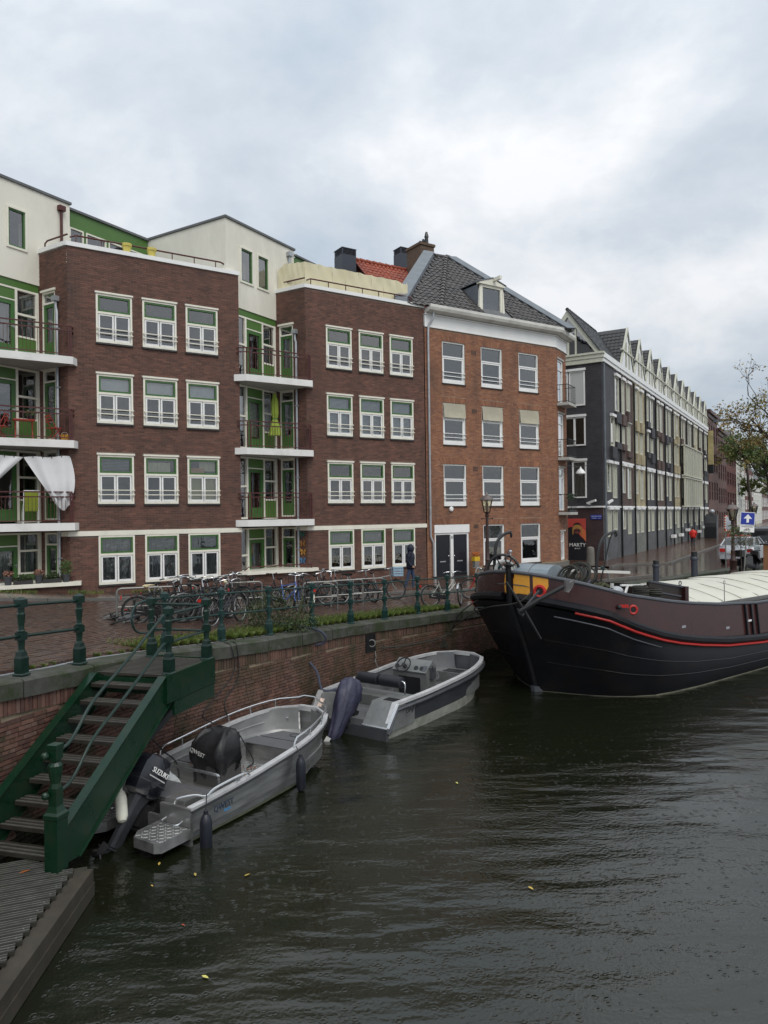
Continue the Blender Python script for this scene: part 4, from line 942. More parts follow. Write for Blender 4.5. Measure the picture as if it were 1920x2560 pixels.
flat('face', [(cxp + .16 * math.cos(a), .70 + .065 * math.sin(a)) for a in [2 * math.pi * k / 14 for k in range(14)]], (.16, .05, .04), -.041)
for s in (-.07, .07): flat('goggle', [(cxp + s + .055 * math.cos(a), .715 + .022 * math.sin(a)) for a in [2 * math.pi * k / 10 for k in range(10)]], (.012, .012, .02), -.043)
text('lettering', 'MARTY', .30, m_white, po, wallmat(TE, x0 + (x1 - x0) * .58, -.04, z0 + .82, po['org']))
text('lettering', '06.10.21', .10, m_white, po, wallmat(TE, x0 + (x1 - x0) * .58, -.04, z0 + .68, po['org']))
st = root('street_name_plate', 'small blue street name plate on the black brick end wall', 'street sign', (RS, 11.1, 4.33), BB)
part('plate', M(TE).box(ex(11.45), ex(10.82), -.03, -.004, 4.32, 4.58), mat('sign_blue', (.02, .04, .30), .35, var=.05), st)
text('lettering', 'NIEUWE WAGEN', .075, m_white, st, wallmat(TE, ex(11.13), -.032, 4.47, st['org'])); text('lettering', 'STRAAT', .075, m_white, st, wallmat(TE, ex(11.25), -.032, 4.36, st['org'])); text('lettering', 'CENTRUM', .035, m_white, st, wallmat(TE, ex(10.95), -.032, 4.36, st['org']))

# ================================================================== houses further along the canal street
def far_house(name, label, t0, t1, h, wcol, trim, nw, fl, gable='flat', beam=False, dn=0.0, roofc=None, wfrac=.5, wall2=None):
    n = RN + dn; o = root(name, label, 'house', (t0, n, 1.83), BB, 'tall houses further along the canal street')
    T_ = TA(0, n); w = (t1 - t0) / nw; hs = []; fh = (h - .9) / fl
    for f_ in range(fl):
        for k in range(nw):
            x = t0 + w * (k + .5 - wfrac / 2); z = 1.83 + .7 + f_ * fh; hs.append((x, x + w * wfrac, z, z + fh * .68))
    m = M(T_); wall(m, t0, t1, 1.6, 1.83 + h, hs); part('wall', m, wcol, o)
    part('side_wall', M().box(t0, t1, n + .2, n + 9, 1.6, 1.83 + h - .05, skip='f'), wall2 or wcol, o)
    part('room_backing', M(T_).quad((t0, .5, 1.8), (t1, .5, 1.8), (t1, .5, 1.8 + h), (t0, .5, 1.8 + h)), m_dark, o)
    for x in hs:
        m = M(T_); frame_box(m, *x, .12, -.04, .1); m.box(x[0], x[1], -.03, .1, (x[2] + x[3]) / 2 - .04, (x[2] + x[3]) / 2 + .04); q = part('window', m, trim, o)
        O('pane', M(T_).quad((x[0], .05, x[2]), (x[1], .05, x[2]), (x[1], .05, x[3]), (x[0], .05, x[3])), m_glass, q)
    zt_ = 1.83 + h; c = (t0 + t1) / 2
    if gable == 'flat':
        m = M(T_); m.box(t0 - .05, t1 + .05, -.35, .2, zt_ - .25, zt_ + .1); m.box(t0, t1, -.12, .0, zt_ - .7, zt_ - .27); part('cornice', m, trim, o)
    elif gable == 'bell':
        pts = [(t0, zt_), (t0 + .4, zt_ + .9), (c - .9, zt_ + 1.4), (c - .7, zt_ + 2.6), (c, zt_ + 3.1), (c + .7, zt_ + 2.6), (c + .9, zt_ + 1.4), (t1 - .4, zt_ + .9), (t1, zt_)]
        part('gable', M(T_).prismy(pts, -.06, .3), trim, o)
        part('roof', M().quad((t0, n + .3, zt_), (c, n + .3, zt_ + 2.8), (c, n + 9, zt_ + 2.8), (t0, n + 9, zt_)).quad((c, n + .3, zt_ + 2.8), (t1, n + .3, zt_), (t1, n + 9, zt_), (c, n + 9, zt_ + 2.8)), m_tile_b, o)
    elif gable == 'pitch':
        part('roof', M().prismy([(t0, zt_), (t1, zt_), (c, zt_ + 2.2)], n + .1, n + 9), roofc or m_tile_b, o)
    if beam: part('hoist_beam', M(T_).box(c - .15, c + .15, -2.2, .3, zt_ - .9, zt_ - .6), m_lead, o)
    return o
bk_purple = brick_tex('purple_brown_brick', ((.14, .075, .06), (.17, .095, .075)), (.10, .07, .06))
bk_red = brick_tex('deep_red_brick', ((.13, .04, .03), (.16, .05, .036)), (.08, .04, .03))
m_wine = mat('wine_paint', (.06, .02, .018), .5, var=.15); m_ivory = mat('ivory_paint', (.62, .62, .52), .5, var=.12)
far_house('canal_house', 'deep red brick house next to the sawtooth row, flat topped with tall hoist beam', 88.2, 97.5, 14.2, bk_purple, m_wine, 4, 4, beam=True, wall2=bk_red)
far_house('canal_house', 'brown brick house with a hoist beam behind the first lamp post', 97.5, 107, 13.0, bk_purple, m_wine, 4, 4, beam=True)
far_house('canal_house', 'dark red house with wine coloured shutters left of the ivory house', 107, 120, 12.2, bk_red, m_wine, 4, 4, 'pitch', beam=True, wfrac=.6)
far_house('canal_house', 'ivory painted house with curved bell gable', 120, 134, 10.5, m_ivory, m_white, 3, 4, 'bell', wfrac=.55)
far_house('canal_house', 'red brick house banded with white, right of the ivory house', 134, 152, 10.0, bk_red, m_white, 4, 4, 'pitch', wfrac=.5)
far_house('canal_house', 'low pale house with a broad white cornice', 152, 175, 8.5, m_ivory, m_white, 5, 3, 'flat')
far_house('canal_house', 'grey brown house farthest along the street', 175, 215, 9.5, bk_purple, m_white, 8, 3, 'pitch')
yb = root('yellow_hoarding', 'tall narrow yellowish panel standing out from the deep red house front', 'panel', (88.4, RN, 8.9), BB)
part('sheet', M().box(88.35, 88.6, RN - .55, RN - .02, 9.9, 13.7), mat('mottled_yellow', (.45, .38, .18), .8, var=.4, scale=.9), yb)
part('post', M().box(88.35, 88.6, RN - .55, RN - .02, 8.9, 9.88), m_black, yb)
# ================================================================== quay line (front edge of the coping), from the bridge on the left to the far right
CP = [(0, 1706, 2.48), (192, 1670, 2.40), (280, 1650, 2.32), (560, 1612, 2.15), (700, 1594, 2.06), (820, 1574, 1.97), (985, 1550, 1.85), (1180, 1524, 1.75)]
cp = [atZ(*c) for c in CP]
def smooth(pts, it=6):
    for _ in range(it):
        pts = [pts[0]] + [pts[i - 1] * .25 + pts[i] * .5 + pts[i + 1] * .25 for i in range(1, len(pts) - 1)] + [pts[-1]]
    return pts
d0 = Vector((.30, .95, 0))
cp = [cp[0] - d0 * 4.5, cp[0] - d0 * 2] + cp + [cp[-1] + Vector((.74, .67, 0)) * k for k in (2, 5, 10, 20, 40, 80)]
for p in cp: p.z = 0
QL = smooth(bez(cp, 6), 8)
# resample evenly
def resample(pts, st):
    r = [pts[0].copy()]; acc = 0
    for a, b in zip(pts, pts[1:]):
        d = (b - a).length
        while acc + d >= st:
            k = (st - acc) / d; a = a.lerp(b, k); r.append(a.copy()); d = (b - a).length; acc = 0
        acc += d
    return r
QS = resample(QL, .25)
def qdir(i): return (QS[min(i + 1, len(QS) - 1)] - QS[max(i - 1, 0)]).normalized()
def qz(p): return gz(p[0], p[1])
def qn(i): d = qdir(i); return Vector((-d.y, d.x, 0))         # towards the land
def qnear(p):
    return min(range(len(QS)), key=lambda i: (QS[i][0] - p[0]) ** 2 + (QS[i][1] - p[1]) ** 2)
iw = min(len(QS) - 1, qnear((14, 31)))
# ------------------------------------------------------------------ water
m_water = bpy.data.materials.new('canal_water'); m_water.use_nodes = True; t = m_water.node_tree; p = t.nodes['Principled BSDF']
p.inputs['Base Color'].default_value = (.0085, .0105, .0048, 1); p.inputs['Roughness'].default_value = .11; p.inputs['IOR'].default_value = 1.6; p.inputs['Specular IOR Level'].default_value = .5
tcn = t.nodes.new('ShaderNodeTexCoord'); mp1 = t.nodes.new('ShaderNodeMapping'); mp1.inputs['Rotation'].default_value = (0, 0, R(-18)); mp1.inputs['Scale'].default_value = (.55, 1.5, 1)
wa = t.nodes.new('ShaderNodeTexNoise'); wa.inputs['Scale'].default_value = 1.1; wa.inputs['Detail'].default_value = 3; wa.inputs['Roughness'].default_value = .45
wb = t.nodes.new('ShaderNodeTexNoise'); wb.inputs['Scale'].default_value = 19; wb.inputs['Detail'].default_value = 3
wc = t.nodes.new('ShaderNodeTexNoise'); wc.inputs['Scale'].default_value = .22; wc.inputs['Detail'].default_value = 2
lk = t.links.new; lk(tcn.outputs['Object'], mp1.inputs[0]); lk(mp1.outputs[0], wa.inputs['Vector']); lk(tcn.outputs['Object'], wb.inputs['Vector']); lk(mp1.outputs[0], wc.inputs['Vector'])
vo = t.nodes.new('ShaderNodeTexVoronoi'); vo.inputs['Scale'].default_value = 7; lk(tcn.outputs['Object'], vo.inputs['Vector'])
rp = t.nodes.new('ShaderNodeMapRange'); rp.inputs[1].default_value = .0; rp.inputs[2].default_value = .35; rp.inputs[3].default_value = 1; rp.inputs[4].default_value = 0; lk(vo.outputs['Distance'], rp.inputs[0])
sn = t.nodes.new('ShaderNodeMath'); sn.operation = 'MULTIPLY'; sn.inputs[1].default_value = 22; lk(vo.outputs['Distance'], sn.inputs[0]); sn2 = t.nodes.new('ShaderNodeMath'); sn2.operation = 'SINE'; lk(sn.outputs[0], sn2.inputs[0]); sn3 = t.nodes.new('ShaderNodeMath'); sn3.operation = 'MULTIPLY'; lk(sn2.outputs[0], sn3.inputs[0]); lk(rp.outputs[0], sn3.inputs[1])
b1 = t.nodes.new('ShaderNodeBump'); b1.inputs['Strength'].default_value = .21; b1.inputs['Distance'].default_value = .35; lk(wa.outputs[0], b1.inputs['Height'])
pm = t.nodes.new('ShaderNodeMapRange'); pm.inputs[1].default_value = .35; pm.inputs[2].default_value = .65; pm.inputs[3].default_value = .10; pm.inputs[4].default_value = .5; lk(wc.outputs[0], pm.inputs[0])
b2 = t.nodes.new('ShaderNodeBump'); b2.inputs['Distance'].default_value = .02; lk(pm.outputs[0], b2.inputs['Strength']); lk(wb.outputs[0], b2.inputs['Height']); lk(b1.outputs[0], b2.inputs['Normal'])
b3 = t.nodes.new('ShaderNodeBump'); b3.inputs['Distance'].default_value = .012; b3.inputs['Strength'].default_value = .35; lk(sn3.outputs[0], b3.inputs['Height']); lk(b2.outputs[0], b3.inputs['Normal']); lk(b3.outputs[0], p.inputs['Normal'])
w_ = O('water', M().quad((-120, -80, 0), (300, -80, 0), (300, 300, 0), (-120, 300, 0)), m_water); w_['kind'] = 'structure'

# ------------------------------------------------------------------ ground behind the quay
m_road = brick_tex('wet_brick_road', ((.052, .031, .024), (.075, .046, .035)), (.025, .02, .017), .9, .15)
m_walk = brick_tex('wet_brick_pavement', ((.085, .043, .029), (.11, .058, .039)), (.035, .028, .022), .9, .2)
KERB = [(-14, 23.9), (1.84, 23.45), (5.3, 23.75), (9, 23.4), (13, 22.9), (15.2, 22.4), (18, 21.4), (22, 20.6), (28, 20.6)]   # along A: (t, n)
kerb = resample(bez([Vector(A(*k)) for k in KERB], 8), .3)
# road and pavement are one sheet each, made of strips between the quay and the house fronts
def strip(name, left, right, dz, mt, kind='structure', n=8):
    m = M(); rows = []
    for a, b in zip(left, right): rows.append([(lambda p: (p[0], p[1], gz(p[0], p[1]) + dz))(a.lerp(b, k / n)) for k in range(n + 1)])
    m.loft(rows, close=False); o = O(name, m, mt); o['kind'] = kind; return o
far = []
land = [QS[i] + qn(i) * .45 for i in range(0, len(QS), 2)]
back = [Vector(A(toA(p)[0], max(toA(p)[1] + 1, 120 if toA(p)[0] > 24 else 23.6))) for p in land]
road = strip('road', land, back, 0.0, m_road, n=60)
# pavement along the houses (kerb height .09)
tts = [-14 + i * .5 for i in range(84)]
kA = sorted((toA(k) for k in kerb), key=lambda q: q[0])
def kern(t_): return lerp(kA, t_)
pl = [Vector(A(t_, kern(t_))) for t_ in tts]; pr_ = [Vector(A(t_, 26.3 if t_ < 28.2 else 26.3)) for t_ in tts]
pave = strip('pavement', pl, pr_, .09, m_walk, n=6)
# pavement in front of the black row
rl = [Vector(B(t_, RN - 3.6 + (2.2 if t_ < 42 else 0))) for t_ in range(38, 220, 2)]; rr_ = [Vector(B(t_, RN + .1 if t_ > 42 else RN + 6)) for t_ in range(38, 220, 2)]
pave2 = strip('pavement', rl, rr_, .08, m_walk, n=4)
m_kerb = mat('kerb_stone', (.13, .125, .115), .45, var=.25, scale=3, dirt=(.05, .055, .035), dscale=1.5, damt=.5)
def kerbs(pts, own, dz, w=.16):
    for a, b in zip(pts[::3], pts[3::3]):
        d = (b - a).normalized(); nrm = Vector((-d.y, d.x, 0)); e = b - d * .012
        P = [a - nrm * w / 2, e - nrm * w / 2, e + nrm * w / 2, a + nrm * w / 2]
        m = M(); m.hexa([(q[0], q[1], gz(q[0], q[1]) - .1) for q in P] + [(q[0], q[1], gz(q[0], q[1]) + dz) for q in P]); O('kerb_stone', m, m_kerb, own)
kerbs(kerb, pave, .105)
kerbs(resample(rl, .33)[:240], pave2, .095)
# brick pavers laid on the near part of the road, in rows square to the quay
m_pav = mat('road_paver', None, .3, var=.25, scale=2.5, cols=[(.06, .035, .027), (.085, .045, .033), (.05, .032, .026), (.075, .049, .04), (.10, .055, .037)], spec=.6)
m_pav1 = mat('road_paver_single', None, .3, var=.25, scale=2.5, cols=[(.06, .035, .027), (.085, .045, .033), (.05, .032, .026), (.075, .049, .04), (.10, .055, .037)], attr='object', spec=.6)
cells = []
t_ = -3.2
while t_ < 19:
    n_ = 8.0; r_ = 0
    while n_ < 24:
        cells.append((t_ + (.1 if int(round(n_ / .105)) % 2 else 0), n_)); n_ += .105
    t_ += .207
keep = []
for a, b in cells:
    w0 = A(a, b)
    if w0[1] < 5: continue
    i = qnear(w0) if False else None
    keep.append((a, b, w0))
# distance test against the quay line in the A frame
qA = sorted((toA(q) for q in QS if q[1] < 60), key=lambda q: q[0])
def qnA(t_): return lerp(qA, t_)
keep = [(a, b, w) for a, b, w in keep if qnA(a) + .62 + (.9 * (.5 + .5 * math.sin(a * 1.7)) if a > 3.8 else .05) < b < kern(a) - .12 and abs(w[0] / w[1]) < .62]
keep.sort(key=lambda q: q[2][0] ** 2 + q[2][1] ** 2)
pm_ = M().box(-.1, .1, -.05, .05, 0, .035, skip='b').mesh('paver', m_pav1)
j = M()
for i, (a, b, w) in enumerate(keep):
    z = gz(w[0], w[1]) - .012 + rnd.uniform(-.004, .006)
    if i < 300:
        o = raw('paver', pm_, road, (w[0], w[1], z)); o.rotation_euler = (rnd.uniform(-.02, .02), rnd.uniform(-.01, .01) + .05, AA + rnd.uniform(-.02, .02))
    else:
        j.T = Matrix.Translation((w[0], w[1], z)) @ Matrix.Rotation(AA + rnd.uniform(-.02, .02), 4, 'Z') @ Matrix.Rotation(rnd.uniform(-.03, .03), 4, 'X'); j.box(-.098, .098, -.048, .048, 0, .035, skip='b', t=rnd.random())
O('pavers', j, m_pav, road, kind='stuff')

# ------------------------------------------------------------------ quay wall: backing, bricks, coping stones
qw = thing('quay_wall', 'old brick quay wall with mossy stone coping along the canal', 'quay wall', tuple(QS[qnear((-4, 12))])); qw['org'] = tuple(qw.location)
def qpart(name, m, mats, kind=None, smooth=False): return O(name, m, mats, qw, tuple(-c for c in qw['org']), smooth=smooth, kind=kind)
m_qb = mat('quay_brick_course', None, .7, var=.3, scale=3, cols=BRICK_QUAY, dirt=(.032, .036, .013), dscale=1.0, damt=.86, bump=.5, bscale=40, stretch=(1, 1, .45), dlo=.43)
m_qb1 = mat('quay_brick', None, .7, var=.3, scale=9, cols=BRICK_QUAY, attr='object', bump=.5, bscale=40, dirt=(.035, .035, .018), dscale=2.0, damt=.5)
m_qm = mat('quay_mortar', (.27, .215, .15), .9, var=.35, scale=4, dirt=(.05, .05, .03), dscale=.8, damt=.8)
m = M(); m.loft([[(QS[i] + qn(i) * .03).to_tuple()[:2] + (-.6,), (QS[i] + qn(i) * .03).to_tuple()[:2] + (qz(QS[i]) - .26,)] for i in range(len(QS))][::2], close=False); qpart('mortar_bed', m, m_qm)
rows = []; st = 0
BK = []
def qpt(s):
    i = min(int(s / .25), len(QS) - 2); k = s / .25 - i; return QS[i].lerp(QS[i + 1], k), i
smax = iw * .25
CH = .068
for r_ in range(-2, 42):
    s = rnd.uniform(0, .1) + (.12 if r_ % 2 else 0)
    hdr = r_ % 4 == 1
    while s < smax:
        bl = (.115 if hdr else .235) * rnd.uniform(.96, 1.04)
        pz, i = qpt(s + bl / 2); top = qz(pz) - .26 - .235
        z = r_ * CH + .01 * math.sin(s * .5)
        if z + CH < top: BK.append((s + .006, s + bl - .006, z + .006, z + CH - .006))
        s += bl
s = 0
while s < smax:
    pz, i = qpt(s); top = qz(pz) - .262
    BK.append((s + .006, s + .068, top - .228, top)); s += .074
def qbrick(m, b, jit=True):
    p0, i = qpt(b[0]); p1, k = qpt(b[1]); n0 = qn(i); q = rnd.uniform(-.004, .008)
    out_ = [p0 - n0 * q, p1 - n0 * (q + rnd.uniform(-.003, .004))]; inn = [p0 + n0 * .04, p1 + n0 * .04]
    v = [(a.x, a.y, z) for a, z in ((inn[0], b[2]), (inn[1], b[2]), (inn[1], b[3]), (inn[0], b[3]), (out_[0], b[2] + rnd.uniform(0, .005)), (out_[1], b[2] + rnd.uniform(0, .005)), (out_[1], b[3] - rnd.uniform(0, .005)), (out_[0], b[3] - rnd.uniform(0, .005)))]
    c = m._a(v); t = rnd.random()
    for f in ((4, 5, 6, 7), (0, 1, 5, 4), (1, 2, 6, 5), (2, 3, 7, 6), (3, 0, 4, 7)): m._f(tuple(c + k for k in f), t)
def bkey(b):
    p_, i = qpt((b[0] + b[1]) / 2); vis = 0 if (abs(p_.x / max(p_.y, .1)) < .54 and p_.y > 5) else 1
    return (vis, (p_.x ** 2 + p_.y ** 2) / (1.6 if b[2] > 1.2 else 1))
BK.sort(key=bkey); j = M()
for i, b in enumerate(BK):
    if i < 290:
        m = M(); qbrick(m, b); qpart('brick', m, m_qb1)
    else:
        j.cur = 1 if b[2] < .26 + .12 * math.sin(b[0] * 1.3) + rnd.uniform(-.06, .06) else 0; qbrick(j, b)
qpart('bricks', j, [m_qb, mat('wet_algae_brick', None, .35, var=.4, scale=5, cols=[(.022, .026, .012), (.03, .028, .018), (.018, .018, .013)], bump=.5, bscale=40)], kind='stuff')
s = .4; ci = 0
while s < len(QS) * .25 - 2:
    ln = rnd.uniform(1.15, 1.6); a, i = qpt(s + .012); b, k = qpt(s + ln - .012)
    m = M(); rings = []
    for q in range(5):
        c, ii = qpt(s + .012 + (ln - .024) * q / 4); n_ = qn(ii); z = qz(c) + rnd.uniform(-.006, .006); o_ = .05 + rnd.uniform(-.01, .01)
        rings.append([(*(c - n_ * o_)[:2], z - .262 + rnd.uniform(-.01, .01)), (*(c - n_ * (o_ + .004))[:2], z - .03), (*(c - n_ * (o_ - .03))[:2], z), (*(c + n_ * .46)[:2], z + .004), (*(c + n_ * .46)[:2], z - .262)])
    m.loft(rings); qpart('coping_stone', m, m_stone); s += ln
# recessed mooring niche with ring
a = atZ(935, 1620, 1.25); i = qnear(a); c = QS[i]; n_ = qn(i); d = qdir(i)
m = M(TA(c.x, c.y, math.atan2(d.y, d.x))); frame_box(m, -.2, .2, 1.15, 1.62, .03, -.03, .03); m.box(-.17, .17, -.022, .02, 1.18, 1.59); qpart('mooring_niche', m, m_black)
qpart('mooring_ring', M().torus(.09, .018, 14, 5, (c.x - n_.x * .06, c.y - n_.y * .06, 1.38), 'y'), m_galv)

# ------------------------------------------------------------------ railings
def post_mesh(H, s, m_):
    m = M(); q4 = R(45)
    def sq(prof): m.lathe([(r * 1.414, z) for r, z in prof], 4, rot=q4)
    sq([(.115 * s, 0), (.115 * s, .02), (.098 * s, .035)]);
    sq([(.092 * s, .036), (.092 * s, .22 * H), (.078 * s, .25 * H), (.068 * s, .30 * H)])
    m.lathe([(.075 * s, .30 * H), (.06 * s, .33 * H), (.062 * s, .38 * H), (.074 * s, .45 * H)], 8)
    sq([(.078 * s, .45 * H), (.078 * s, .55 * H)])
    m.lathe([(.066 * s, .55 * H), (.08 * s, .565 * H), (.058 * s, .58 * H), (.056 * s, .63 * H), (.082 * s, .78 * H), (.064 * s, .80 * H), (.066 * s, .86 * H)], 8)
    sq([(.085 * s, .865 * H), (.085 * s, .965 * H), (.078 * s, .97 * H), (.012 * s, H)])
    return m.mesh('post', m_)
pmesh = post_mesh(1.16, .76, m_gpaint); pmesh2 = post_mesh(1.12, .66, m_gpaint2)
def railing(label, base_px, mesh, H, r, m_, ext0=None, ext1=None, hoop=False):
    P = [onG(*q) for q in base_px]
    o = thing('quay_railing', label, 'railing', tuple(P[0])); org = P[0]
    for i, p_ in enumerate(P):
        a = P[max(i - 1, 0)]; b = P[min(i + 1, len(P) - 1)]; raw('post', mesh, o, tuple(p_ - org), math.atan2(b.y - a.y, b.x - a.x))
    Q = list(P)
    if ext0 is not None: Q = [P[0] + ext0] + Q
    if ext1 is not None: Q = Q + [P[-1] + ext1]
    for a, b in zip(Q, Q[1:]):
        for k in (.895, .50): O('rail', M().tube([a - org + Vector((0, 0, H * k)), b - org + Vector((0, 0, H * k))], r, 8), m_, o, smooth=True)
    if hoop:
        d = (P[0] - P[1]); d.z = 0; d = d.normalized(); u = Vector((0, 0, 1)); b0 = P[0] - org
        pts = [b0 + u * H * .895, b0 + d * .55 + u * H * .895, b0 + d * .78 + u * H * .83, b0 + d * .86 + u * H * .68, b0 + d * .86 + u * H * .60, b0 + d * .78 + u * H * .45, b0 + d * .55 + u * H * .38, b0 + u * H * .38]
        O('end_hoop', M().tube(bez(pts, 5), r * 1.1, 8), m_, o, smooth=True)
    return P
RL_ = railing('dark green iron railing with two posts on the sloping quay, left of the stair', [(54, 1688), (199, 1660)], pmesh, 1.16, .025, m_gpaint, ext0=Vector((-.5, -1.35, .06)))
RR_ = railing('long weathered green iron railing along the quay, behind the moored boats', [(413, 1627), (554, 1602), (672.6, 1587), (780.6, 1570), (877, 1559), (962, 1548), (1044, 1534), (1119, 1528), (1193, 1519)], pmesh2, 1.12, .019, m_gpaint2, hoop=True, ext1=Vector((.9, .95, 0)))

# ------------------------------------------------------------------ green stair down to the jetty
ZL, ZJ = 2.27, .40
D = atZ(243, 1680, ZL); A1 = atZ(415, 1689, ZL); F1 = atZ(150, 2168, ZJ)
F0 = F1 + (D - A1)
st = thing('quay_stair', 'dark green steel stair with wooden treads leading from the quay down to the jetty', 'stairs', tuple(F1)); st['org'] = tuple(F1)
def sp(name, m, mats, par=None, smooth=False): return O(name, m, mats, st, tuple(-c for c in F1), smooth=smooth) if par is None else O(name, m, mats, par, smooth=smooth)
xw = (A1 - D).normalized(); run = (A1 - F1); run.z = 0; rd = run.normalized()
def stringer(top, bot, nm):
    w = xw * .035; v = [bot + Vector((0, 0, .02)) + rd * .02, bot + rd * .30, top + rd * .15 + Vector((0, 0, -.36)), top + rd * .12, top + rd * -.1, bot - rd * .08 + Vector((0, 0, .40)), bot - rd * .08 + Vector((0, 0, .02))]
    m = M(); n = len(v); b = m._a([q - w for q in v] + [q + w for q in v]); m._f(tuple(range(b + n - 1, b - 1, -1))); m._f(tuple(range(b + n, b + 2 * n)))
    for i in range(n): k = (i + 1) % n; m._f((b + i, b + k, b + n + k, b + n + i))
    fl = xw * .07; up = Vector((0, 0, .012))
    o = sp(nm, m, m_gwell)
    m = M()
    for a_, b_ in ((v[5], v[4]), (v[1], v[2])): m.hexa([a_ - fl, b_ - fl, b_ + fl, a_ + fl, a_ - fl + up, b_ - fl + up, b_ + fl + up, a_ + fl + up])
    sp('flange', m, m_gwell)
    return o
stringer(D, F0, 'stringer'); stringer(A1, F1, 'stringer')
m_tread = mat('tread_wood', (.026, .021, .016), .6, var=.35, scale=5, dirt=(.03, .035, .025), dscale=2, damt=.5, bump=.3, bscale=30)
m_slat = mat('tread_edge', (.085, .08, .07), .5, var=.3, scale=8)
NT = 9
for i in range(NT):
    k = (i + .35) / NT; c = F0.lerp(D, k) - rd * .05; c2 = F1.lerp(A1, k) - rd * .05
    c = c + xw * .05; c2 = c2 - xw * .05
    tr = None
    m = M(); a_, b_ = c, c2; e = rd * .27
    m.hexa([a_ + Vector((0, 0, -.05)), b_ + Vector((0, 0, -.05)), b_ + e + Vector((0, 0, -.05)), a_ + e + Vector((0, 0, -.05)), a_, b_, b_ + e, a_ + e]); tr = sp('tread', m, m_tread)
    for q in range(3):
        g = rd * (.01 + .085 * q); h = rd * .028; u = Vector((0, 0, .008))
        m = M(); m.hexa([a_ + g + Vector((0, 0, .001)), b_ + g + Vector((0, 0, .001)), b_ + g + h + Vector((0, 0, .001)), a_ + g + h + Vector((0, 0, .001)), a_ + g + u, b_ + g + u, b_ + g + h + u, a_ + g + h + u]); sp('nosing_strip', m, m_slat, tr)
# landing
LN = 1.35
Bq = A1 + rd * LN; Cq = D + rd * LN
for i in range(15):
    a_, b_ = D + rd * (.02 + LN * i / 15), A1 + rd * (.02 + LN * i / 15); e = rd * (LN / 15 - .022)
    m = M(); m.hexa([a_ + Vector((0, 0, -.04)), b_ + Vector((0, 0, -.04)), b_ + e + Vector((0, 0, -.04)), a_ + e + Vector((0, 0, -.04)), a_, b_, b_ + e, a_ + e]); sp('landing_plank', m, m_tread)
    m = M(); h = rd * .02; u = Vector((0, 0, .006)); m.hexa([a_ + Vector((0, 0, .001)), b_ + Vector((0, 0, .001)), b_ + h + Vector((0, 0, .001)), a_ + h + Vector((0, 0, .001)), a_ + u, b_ + u, b_ + h + u, a_ + h + u]); sp('nosing_strip', m, m_slat)
def beam(a, b, z0, z1, w, nm='landing_beam'):
    d = (b - a).normalized(); n_ = Vector((-d.y, d.x, 0)) * w / 2
    m = M(); m.hexa([a - n_ + Vector((0, 0, z0)), b - n_ + Vector((0, 0, z0)), b + n_ + Vector((0, 0, z0)), a + n_ + Vector((0, 0, z0)), a - n_ + Vector((0, 0, z1)), b - n_ + Vector((0, 0, z1)), b + n_ + Vector((0, 0, z1)), a + n_ + Vector((0, 0, z1))]); return sp(nm, m, m_gwell)
beam(A1 - rd * .1 + xw * .045, Bq + rd * .06 + xw * .045, -.42, .02, .07); beam(A1 + rd * .12 + xw * .01, Bq + rd * .04 + xw * .01, -.66, -.43, .12)
beam(Bq + rd * .045 + xw * .0, Cq + rd * .045, -.42, .018, .07); beam(D, A1, -.3, -.06, .06)
m = M(); m.bar(A1 + rd * .15 + Vector((0, 0, -.6)), A1 - rd * .75 + xw * -.5 + Vector((0, 0, -1.45)), .09); sp('brace', m, m_black)
smesh = post_mesh(1.08, .74, m_gpaint)
sposts = {}
for nm, q in (('a', A1 - xw * .02 + rd * .12), ('b', Bq - xw * .02 - rd * .05), ('c', D.lerp(A1, .12) + rd * (LN - .05))):
    sposts[nm] = q; raw('stair_post', smesh, st, tuple(q - F1), math.atan2(rd.y, rd.x))
def srail(pts, r=.022): sp('hand_rail', M().tube(pts, r, 8), m_gpaint, smooth=True)
for k in (.95, .50):
    u = Vector((0, 0, k)); srail([sposts['a'] + u, sposts['b'] + u]); srail([sposts['b'] + u, sposts['c'] + u])
# newel at the foot and the sloping rails
nb = F1 - rd * .06
m = M(); m.lathe([(.13, 0), (.13, .62)], 4, rot=math.atan2(rd.y, rd.x) + R(45)); o_ = sp('newel_foot', M(Matrix.Translation(nb)).lathe([(.135, 0), (.135, .64), (.15, .65), (.15, .70), (.115, .73)], 4, rot=math.atan2(rd.y, rd.x) + R(45)), m_gwell)
m = M(Matrix.Translation(nb)); m.lathe([(.115, .73), (.085, .80), (.085, 1.02)], 4, rot=math.atan2(rd.y, rd.x) + R(45)); m.lathe([(.07, 1.02), (.06, 1.08), (.085, 1.22), (.09, 1.30), (.06, 1.34), (.07, 1.37)], 10); m.lathe([(.09, 1.37), (.09, 1.50), (.10, 1.51), (.10, 1.56), (.02, 1.58)], 4, rot=math.atan2(rd.y, rd.x) + R(45))
nw = sp('newel_post', m, m_gwell)
for zz in (1.44, .95): sp('bolt_head', M(Matrix.Translation(nb - rd * .12 - xw * .05 + Vector((0, 0, zz)))).ball((0, 0, 0), .05, 8, 6), m_gwell)
for k, zz in ((.95, 1.46), (.50, .95)):
    t0 = sposts['a'] + Vector((0, 0, k)); b0 = nb + Vector((0, 0, zz))
    dd = rd * -1
    pts = [t0, t0 + dd * .16 + Vector((0, 0, -.01)), t0 + dd * .30 + Vector((0, 0, -.09))] + [t0.lerp(b0, f) + Vector((0, 0, .06)) for f in (.3, .5, .72)] + [b0 + rd * .42 + Vector((0, 0, .17)), b0 + rd * .25 + Vector((0, 0, .04)), b0 + rd * .08]
    srail(bez(pts, 5))

